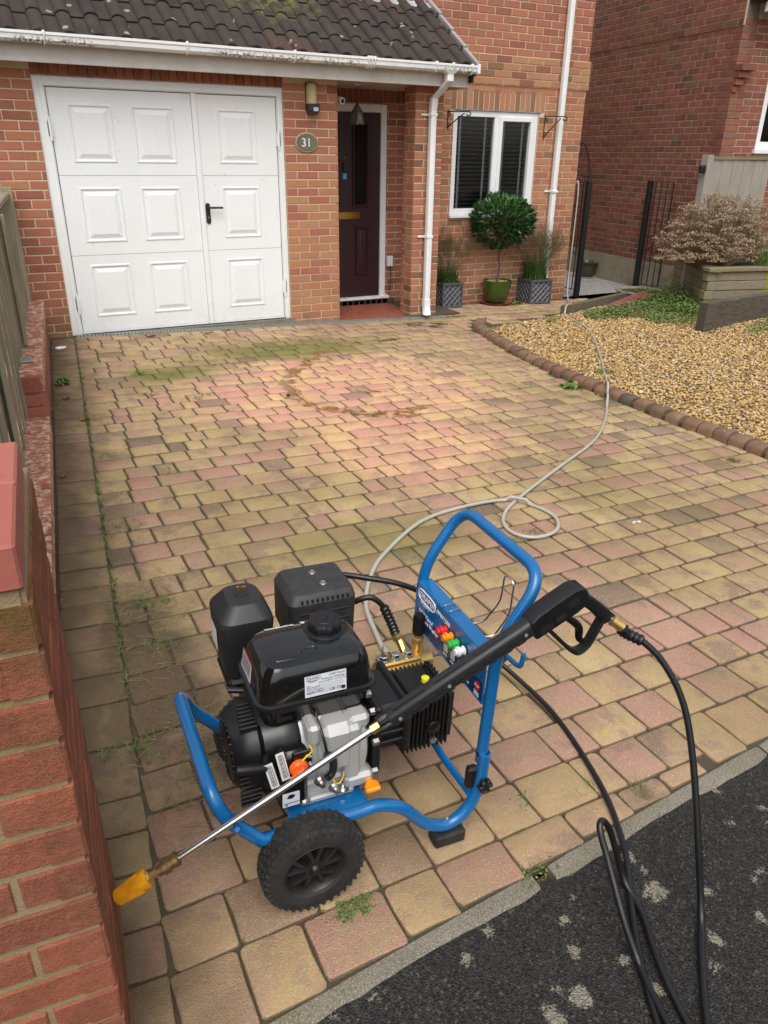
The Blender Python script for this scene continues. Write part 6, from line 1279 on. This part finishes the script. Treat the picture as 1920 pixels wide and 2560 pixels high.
m = MB(); m.lathe([(.012, .158), (.012, .180), (.010, .182)], M=Ml, seg=6); gp(m, 'lance_nut', 'brass'); m = MB(); prf = lambda r, z: [Ml @ Vector(((r+.0018*math.cos(8*t_))*math.cos(t_), (r+.0018*math.cos(8*t_))*math.sin(t_), z)) for t_ in np.linspace(0, 2*PI, 49)[:-1]]; m.loft([prf(.016, .178), prf(.0175, .182), prf(.0175, .202), prf(.016, .206)]); gp(m, 'collar_nut', 'black_plastic', 40)
m = MB(); rings = []                                            # shroud: rounded bar
def sec(s, w, h, r, o=0): return [gx(s, o+v, u) for u, v, _ in rrect(0, 0, w, h, r, 0, 4)]
m.loft([sec(.200, .030, .030, .010), sec(.206, .036, .038, .012), sec(.575, .038, .044, .012), sec(.590, .036, .046, .012)]); gp(m, 'shroud', 'shroud_grey', 40)
for k in range(18):
    s = .232+(k//2)*.038+(.012 if k % 2 else 0); o = -.012 if k % 2 else .001; L = .013 if (k//2) % 3 else .008
    m = MB(); rg = lambda b_: [gx(s+u, o+v, b_) for u, v, _ in rrect(0, 0, 2*L, .0075, .0035, 0, 2)]; m.loft([rg(-.0200), rg(-.0175)]); gp(m, 'shroud_slot', 'rubber_seal', None)
for s0 in (.22, .33, .44):
    m = MB(); m.loft([[gx(s0+q*.085, .0236, -.006+b_*.012) for q, b_ in ((0, 0), (1, 0), (1, 1), (0, 1))], [gx(s0+q*.085, .0205, -.006+b_*.012) for q, b_ in ((0, 0), (1, 0), (1, 1), (0, 1))]]); gp(m, 'top_slot', 'rubber_seal', None)

m = MB()
for s in (.225, .355, .565): m.lathe([(.0, 0), (.0045, 0), (.0045, .002), (0, .002)], gx(s, .002, -.0200), RX(PI/2), 8)
gp(m, 'shroud_screws', 'drain_grey', None)
# gun body as an outline in the plane of the lance (s along, h up), extruded sideways
def gout(poly, w, name, mat, inset=.006):
    m = MB(); c = Vector((sum(p_[0] for p_ in poly)/len(poly), sum(p_[1] for p_ in poly)/len(poly)))
    ring = lambda e, b: [gx(c.x+(s-c.x)*e, c.y+(h-c.y)*e, b) for s, h in poly]
    m.loft([ring(.94, -w/2), ring(1, -w/2+.005), ring(1, w/2-.005), ring(.94, w/2)]); return gp(m, name, mat, 45)
gout([(.585, -.030), (.585, .022), (.60, .030), (.655, .034), (.715, .035), (.738, .026), (.745, .006), (.735, -.024), (.70, -.030)], .046, 'gun_body', 'black_plastic')
m = MB(); gpt = [gx(.720, .0), gx(.745, -.040), gx(.765, -.085), gx(.780, -.126)]; c_ = cr(gpt, 6); m.loft([[p_+Vector((0, u*.5, 0))*1+(dl_*v) for u, v, _ in rrect(0, 0, .058-.001*abs(i-9), .033+.0006*abs(i-9), .010, 0, 4)] for i, p_ in enumerate(c_)]); gp(m, 'grip', 'black_plastic', 50)
m = MB(); gg = fillet([gx(.622, -.026), gx(.630, -.050), gx(.658, -.135), gx(.676, -.168), gx(.708, -.164), gx(.768, -.112)], [.02, .03, .02, .03], 5); 
rr_ = []
for i, p_ in enumerate(gg):
    a = gg[max(0, i-1)]; b = gg[min(len(gg)-1, i+1)]; d = (b-a).normalized(); n_ = Vector((-d.z, 0, d.x)); rr_.append([p_+n_*v+Vector((0, u, 0)) for u, v in ((-.012, -.005), (.012, -.005), (.014, 0), (.012, .005), (-.012, .005), (-.014, 0))])
m.loft(rr_); gp(m, 'trigger_guard', 'black_plastic', 40)
m = MB(); gg = cr([gx(.668, -.022), gx(.686, -.055), gx(.702, -.095), gx(.694, -.128), gx(.702, -.150)], 6); m.tube(gg, [.006+.004*math.sin(PI*i/(len(gg)-1)) for i in range(len(gg))], 8); gp(m, 'trigger', 'black_satin', 60)
m = MB()
for k in range(6): s = .60+k*.006; m.loft([[gx(s+q*.004, -.022+q2*.016, -.0236) for q, q2 in ((0, 0), (1, 0), (1, 1), (0, 1))], [gx(s+q*.004, -.022+q2*.016, -.0228) for q, q2 in ((0, 0), (1, 0), (1, 1), (0, 1))]])
for k in range(4): m.loft([[gx(.685+q*.03, -.004+k*.006+q2*.002, -.0236) for q, q2 in ((0, 0), (1, 0), (1, 1), (0, 1))], [gx(.685+q*.03, -.004+k*.006+q2*.002, -.0228) for q, q2 in ((0, 0), (1, 0), (1, 1), (0, 1))]])
m.loft([[gx(.645+q*.025, -.018+q2*.014, -.0238) for q, q2 in ((0, 0), (1, 0), (1, 1), (0, 1))], [gx(.645+q*.025, -.018+q2*.014, -.0228) for q, q2 in ((0, 0), (1, 0), (1, 1), (0, 1))]]); gp(m, 'grip_texture', 'rubber_seal', None)
ge = gx(.782, -.122); gd_ = ((WM.inverted() @ Vector((-2.126, -6.471, .512)))-ge).normalized()
m = MB(); m.lathe([(.010, -.012), (.010, .004), (.012, .005), (.012, .012), (.010, .013)], M=along(ge, ge+gd_), seg=6); gp(m, 'swivel', 'zinc', 30); m = MB(); m.lathe([(.012, .012), (.015, .014), (.015, .022), (.013, .024), (.013, .030), (.0145, .031), (.0145, .046), (.010, .048)], M=along(ge, ge+gd_), seg=18); gp(m, 'hose_coupling', 'brass', 35)
# ------------------------------------------------------------------ hoses
tw = lambda a, b, c: WM @ Vector((a, b, c))
hs_ = ge+gd_*.046; hp0 = WM @ hs_; 
def gz(x, y, r): return (x, y, zg(x, y)+(r if y > kerb_y(x)-.03 else r-.02))
hh = thing('pressure_hose', 'black high pressure hose running from the pump across the road to the gun', 'hose')
r_ = .0085
V_ = Vector
p1 = [tw(.418, .213, .386), tw(.405, .228, .428), tw(.39, .240, .470), tw(.350, .255, .508), tw(.30, .275, .490), tw(.24, .31, .45), tw(.18, .41, .44), tw(.17, .435, .49), tw(.25, .40, .525), tw(.36, .33, .530), tw(.50, .28, .492), tw(.68, .27, .35), tw(.84, .26, .17), V_((-2.021, -5.803, -.031)), V_((-1.978, -6.046, -.086)), V_((-2.052, -6.358, -.090)), V_((-2.151, -6.561, -.088)), V_((-2.236, -6.676, -.104)), V_((-2.329, -6.804, -.108)), V_((-2.399, -6.928, -.110)), V_((-2.455, -7.061, -.111)), V_((-2.50, -7.25, -.112)), V_((-2.40, -7.45, -.112)), V_((-2.25, -7.40, -.112)), V_((-2.30, -7.25, -.112)), V_((-2.42, -7.05, -.096))]
p2 = [V_((-2.42, -7.05, -.096)), V_((-2.36, -6.86, -.105)), V_((-2.339, -6.804, -.100)), V_((-2.334, -6.743, -.042)), V_((-2.314, -6.649, .047)), V_((-2.307, -6.604, .098)), V_((-2.287, -6.589, .104)), V_((-2.257, -6.587, .063)), V_((-2.240, -6.605, .001)), V_((-2.226, -6.64, -.085)), V_((-2.24, -6.72, -.106)), V_((-2.30, -6.83, -.100)), V_((-2.34, -6.95, -.108)), V_((-2.38, -7.12, -.11)), V_((-2.30, -7.3, -.11)), V_((-2.36, -7.2, -.10)), V_((-2.397, -7.09, -.098)), V_((-2.304, -6.974, -.104)), V_((-2.20, -6.87, -.11)), V_((-2.116, -6.790, -.098)), V_((-2.089, -6.717, .066)), V_((-2.066, -6.637, .246)), V_((-2.063, -6.575, .372)), V_((-2.088, -6.517, .461)), V_((-2.126, -6.471, .512)), V_((-2.161, -6.442, .531)), hp0]
m = MB(); m.tube(cr(p1, 10), r_, 12); hm = m.build('hose', 'hose_black', hh, smooth=60); m = MB(); m.tube(cr(p2, 12), r_, 12); m.build('hose', 'hose_black', hh, smooth=60)
for pts in ([hp0, V_((-2.161, -6.442, .531)), V_((-2.126, -6.471, .512))], [tw(.418, .213, .386), tw(.405, .228, .428), tw(.385, .242, .478)]):
    m = MB(); c_ = cr(pts, 22); m.tube(c_, [.0135+.0018*math.sin(i*1.25) for i in range(len(c_))], 12); m.build('strain_relief', 'hose_black', hh, smooth=50)
gh = thing('garden_hose', 'pale grey garden hose looping over the drive to the washer', 'hose'); r_ = .0095
gpts = [(2.656, -.50), (2.62, -.60), (2.45, -1.1), (2.15, -1.60), (1.62, -2.30), (1.15, -2.87), (.72, -3.37), (.34, -3.756), (-.03, -4.047), (-.509, -4.306), (-1.059, -4.608), (-1.235, -4.74), (-1.305, -4.86), (-1.290, -4.96), (-1.204, -5.005), (-1.085, -4.975), (-1.005, -4.88), (-.992, -4.78), (-1.034, -4.66), (-1.141, -4.576), (-1.398, -4.575), (-1.674, -4.643), (-1.992, -4.865), (-2.146, -5.031), (-2.259, -5.221), (-2.31, -5.411), (-2.335, -5.53)]
def ghz(x, y):
    z = zg(x, y)+r_
    if ingravel(x, y): z = bed_h(x, y)+r_
    elif x > edge_x(y)-.005 and y < -1.0: z = zg(x, y)+.080+r_
    return z
P0_ = [Vector((x, y, ghz(x, y)+(.018 if (-1.10 < x < -1.03 and -4.63 < y < -4.60) or (-1.06 < x < -1.0 and -4.67 < y < -4.6) else 0))) for x, y in gpts]
dn = cr([Vector((v.x, v.y, 0)) for v in P0_[1:]], 6); zz = [ghz(v.x, v.y) for v in dn]; P1_ = []
for i, v in enumerate(dn):
    lo_ = max(0, i-2); zr_ = max(zz[lo_:i+3])*.6+.4*zz[i]; 
    if zz[i] > zr_: zr_ = zz[i]
    ov = .019 if (v-Vector((-1.045, -4.60, 0))).length < .07 and i > 85 else 0
    P1_.append(Vector((v.x, v.y, zr_+ov)))
P_ = [Vector((3.632, .70, 1.22)), Vector((3.64, .635, 1.31)), Vector((3.648, .612, 1.2)), Vector((3.652, .61, .95)), Vector((3.642, .60, .45)), Vector((3.64, .60, .05)), Vector((3.40, .28, -.11)), Vector((2.95, -.30, -.02)), Vector((2.715, -.49, .0)), Vector((2.665, -.53, -.07))]+P1_+[tw(.52, .55, .05), tw(.47, .40, .18), tw(.41, .27, .31), tw(.395, .215, .31)]
m = MB(); m.tube(cr(P_, 4), r_, 12); m.build('hose', 'hose_grey', gh, smooth=60)
m = MB(); m.tube([tw(.398, .235, .312), tw(.396, .215, .309)], .0135, 12); m.build('clip', 'zinc', gh, smooth=60)
# ------------------------------------------------------------------ weeds, litter, leaves
wm_ = MB()
def jt(x, y, n, h, w=.0018): blades(wm_, (x, y, zg(x, y)-.008), n, .016, h, h*.9, w, (.0, .85), 1.5)
for k in range(120):                                         # border joint beside the wall
    y = -1.2-4.2*rng.random()**.8; jt(wall_x(y)+.212+rng.gauss(0, .008), y, rng.randint(3, 9), rng.uniform(.015, .045))
for cx, cy, n in ((-2.42, -1.5, 26), (-2.2, -1.6, 16), (-1.8, -1.4, 12), (-2.45, -2.1, 14), (-2.15, -2.25, 16), (-2.62, -3.55, 10), (-3.0, -4.15, 30), (-3.05, -4.85, 34), (-3.06, -5.15, 14), (-3.24, -5.65, 26), (-2.9, -3.2, 14), (-2.93, -2.5, 14), (-1.45, -4.62, 8), (-1.16, -4.55, 5), (-2.1, -6.33, 5), (-2.41, -6.51, 4), (.70, -3.9, 12), (.80, -2.6, 10), (-2.96, -3.75, 8)):
    for q in range(n): jt(cx+rng.gauss(0, .05), cy+rng.gauss(0, .028), rng.randint(3, 8), rng.uniform(.015, .048))
for k in range(70):                                          # moss cushions in random joints
    y = -.165-PITCH_R*(rng.randint(2, 39)+.5); x = rng.uniform(-2.9, .7); leaflets(wm_, (x, y-.012*(x+1), zg(x, y)-.006), 14, .03, .005, .005, .002, .004)
for x, y, n in ((-1.32, -4.97, 120), (-1.2, -4.93, 70), (.55, -3.15, 60), (-3.1, -2.2, 60), (-2.3, -6.3, 20), (-2.39, -6.51, 24)): leaflets(wm_, (x, y, zg(x, y)-.004), n, .06, .04, .02, .004, .008)
o = kind(wm_.build('joint_weeds', 'weed_leaf'), 'stuff'); tag(o, 'grass and small weeds sprouting from the paving joints', 'weeds')
cl = MB()
for k in range(620):
    if rng.random() < .55: x, y = rng.gauss(-3.08, .10), rng.uniform(-6.0, -4.6)
    elif rng.random() < .7: x, y = rng.gauss(-2.95, .12), rng.uniform(-4.9, -1.5)
    else: x, y = rng.gauss(-3.12, .08), rng.uniform(-6.1, -5.2)
    if x < wall_x(y)+.01 or (y < -5 and x < -3.33): continue
    a = rng.uniform(0, 6.28); L = rng.uniform(.01, .04); c = Vector((x, y, zg(x, y)+.003)); d = Vector((math.cos(a), math.sin(a), rng.uniform(-.05, .15)))*L; cl.tube([c-d, c+Vector((rng.uniform(-.004, .004), rng.uniform(-.004, .004), .002)), c+d], .0008, 3, rnd=rng.random())
o = kind(cl.build('grass_clippings', 'dry_grass'), 'stuff'); tag(o, 'dry grass clippings scattered on the muddy paving by the wall', 'clippings')
def weed(name, label, x, y, n, r, h, mat='weed_leaf', s=(.006, .012), z=0):
    m = MB(); leaflets(m, (x, y, zg(x, y)+z), n, r, r*.8, h, *s); blades(m, (x, y, zg(x, y)+z), n//6, r*.7, h*1.2, r*.6, .002, (0, .6)); return tag(m.build(name, mat), label, 'weed')
m = MB()
for q in range(30):
    a_ = rng.uniform(0, 6.28); r2 = .042*math.sqrt(rng.random()); x_, y_ = -2.872+r2*math.cos(a_)*1.3, -6.402+r2*math.sin(a_)*.7; leaflets(m, (x_, y_, zg(x_, y_)), 9, .013, .010, .010, .002, .0055); blades(m, (x_, y_, zg(x_, y_)), 3, .012, .016, .02, .0011, (0, .7), 2)
tag(m.build('weed_clump', 'weed_leaf'), 'green feathery weed growing under the near wheel', 'weed')
weed('weed_clump', 'broad leaved weed against the block edging beside the hose', .74, -2.93, 40, .09, .05, s=(.02, .045)); weed('weed_clump', 'pale flat weed beside the green pot saucer', 2.62, .38, 60, .10, .05, s=(.014, .03)); weed('weed_clump', 'small weed tuft on the gravel right of the block edging', 1.25, -2.75, 160, .10, .02, z=.04); weed('weed_clump', 'small green weed in the gravel near the timber edge', 2.25, -.80, 120, .08, .03, z=.05); weed('weed_clump', 'green weed at the foot of the boundary wall', -2.98, -1.62, 120, .05, .07, s=(.01, .02))
m = MB(); blades(m, (-1.95, -6.43, zg(-1.95, -6.43)), 60, .03, .03, .06, .0012, (0, 1), 3); tag(m.build('dry_grass_tuft', 'dry_grass'), 'straw coloured dead grass tuft beside the kerb', 'grass')
m = MB(); blades(m, (.62, -4.62, zg(.62, -4.62)), 60, .04, .05, .12, .002, (0, 1), 3); tag(m.build('dry_grass_tuft', 'dry_grass'), 'straw coloured dead grass tuft near the block edging', 'grass')
def fallen(label, x, y, L, rz, r, z=.004):
    m = MB(); V = []
    for i in range(7):
        t_ = i/6; w_2 = L*.28*math.sin(PI*min(1, t_*.92+.06)); V += [(L*(t_-.5), -w_2, .010*math.sin(t_*3)+.008), (L*(t_-.5), 0, .004*math.sin(t_*3)), (L*(t_-.5), w_2, .012*math.cos(t_*2)+.004)]
    m.add(V, [(3*i+j, 3*i+3+j, 3*i+4+j, 3*i+1+j) for i in range(6) for j in range(2)]); o = m.build('fallen_leaf', 'dead_leaf', smooth=60); o.location = (x, y, zg(x, y)+z); o.rotation_euler = (0, 0, rz); o['rnd'] = r; return tag(o, label, 'leaf', 'fallen leaves')
fallen('flat brown leaf left of centre before the garage', -2.05, -.26, .08, .1, 1.); fallen('dark red curled leaf before the garage door', -1.52, -.28, .08, .5, .45); fallen('tan leaf lying nearest the drain channel', -1.30, -.20, .06, -.2, 1.); fallen('dark red leaf against the boundary wall', -3.0, -1.98, .08, 1.2, .4); fallen('pink brown leaf beside a grass tuft near the wall', -2.95, -2.52, .06, 0, .0); fallen('orange leaf low against the wall beside the weeds', -3.19, -3.42, .06, 1.4, .1)
m = MB()
for k in range(8): m.ico((rng.uniform(-.03, .03), rng.uniform(-.02, .02), .012), rng.uniform(.015, .028), (1, .8, .6))
o = m.build('paper_scrap', 'paper', smooth=20); o.location = (-2.87, -.52, zg(-2.87, -.52)); tag(o, 'crumpled white paper scrap by the boundary wall', 'litter')
o = MB().ico((0, 0, 0), .02, (1, 1, .6)).build('red_scrap', 'red_bit', smooth=180); o.location = (4.83, -1.85, bed_h(4.83, -1.85)+.03); tag(o, 'small red scrap on the gravel at the right edge', 'litter')
o = MB().ico((0, 0, 0), .016, (1, 1, .7)).build('dark_stone', 'black_iron', smooth=180); o.location = (-1.52, -2.42, zg(-1.52, -2.42)+.008); tag(o, 'small dark stone on the clean pink paving', 'stone')

for x_, y_, r2, mt_, lb_ in ((-.62, -5.05, .020, 'paper', 'small white paint splash on a block right of the hose loop'), (-1.88, -6.19, .020, 'paint_yellow', 'yellow paint splash on a block beside the black hose')):
    m = MB()
    for q in range(16):
        a_ = rng.uniform(0, 6.28); d_ = r2*math.sqrt(rng.random()); rr = rng.uniform(.002, .006); c_ = (x_+d_*math.cos(a_)*1.3, y_+d_*math.sin(a_)*.7); m.add([(c_[0]+rr*rng.uniform(.7, 1.2)*math.cos(t_), c_[1]+rr*rng.uniform(.7, 1.2)*math.sin(t_), zg(*c_)+.0022) for t_ in np.linspace(0, 2*PI, 9)[:-1]], [tuple(range(8))])
    o = tag(m.build('paint_splash', mt_), lb_, 'paint mark', 'paint splashes on the paving'); kind(o, 'stuff')
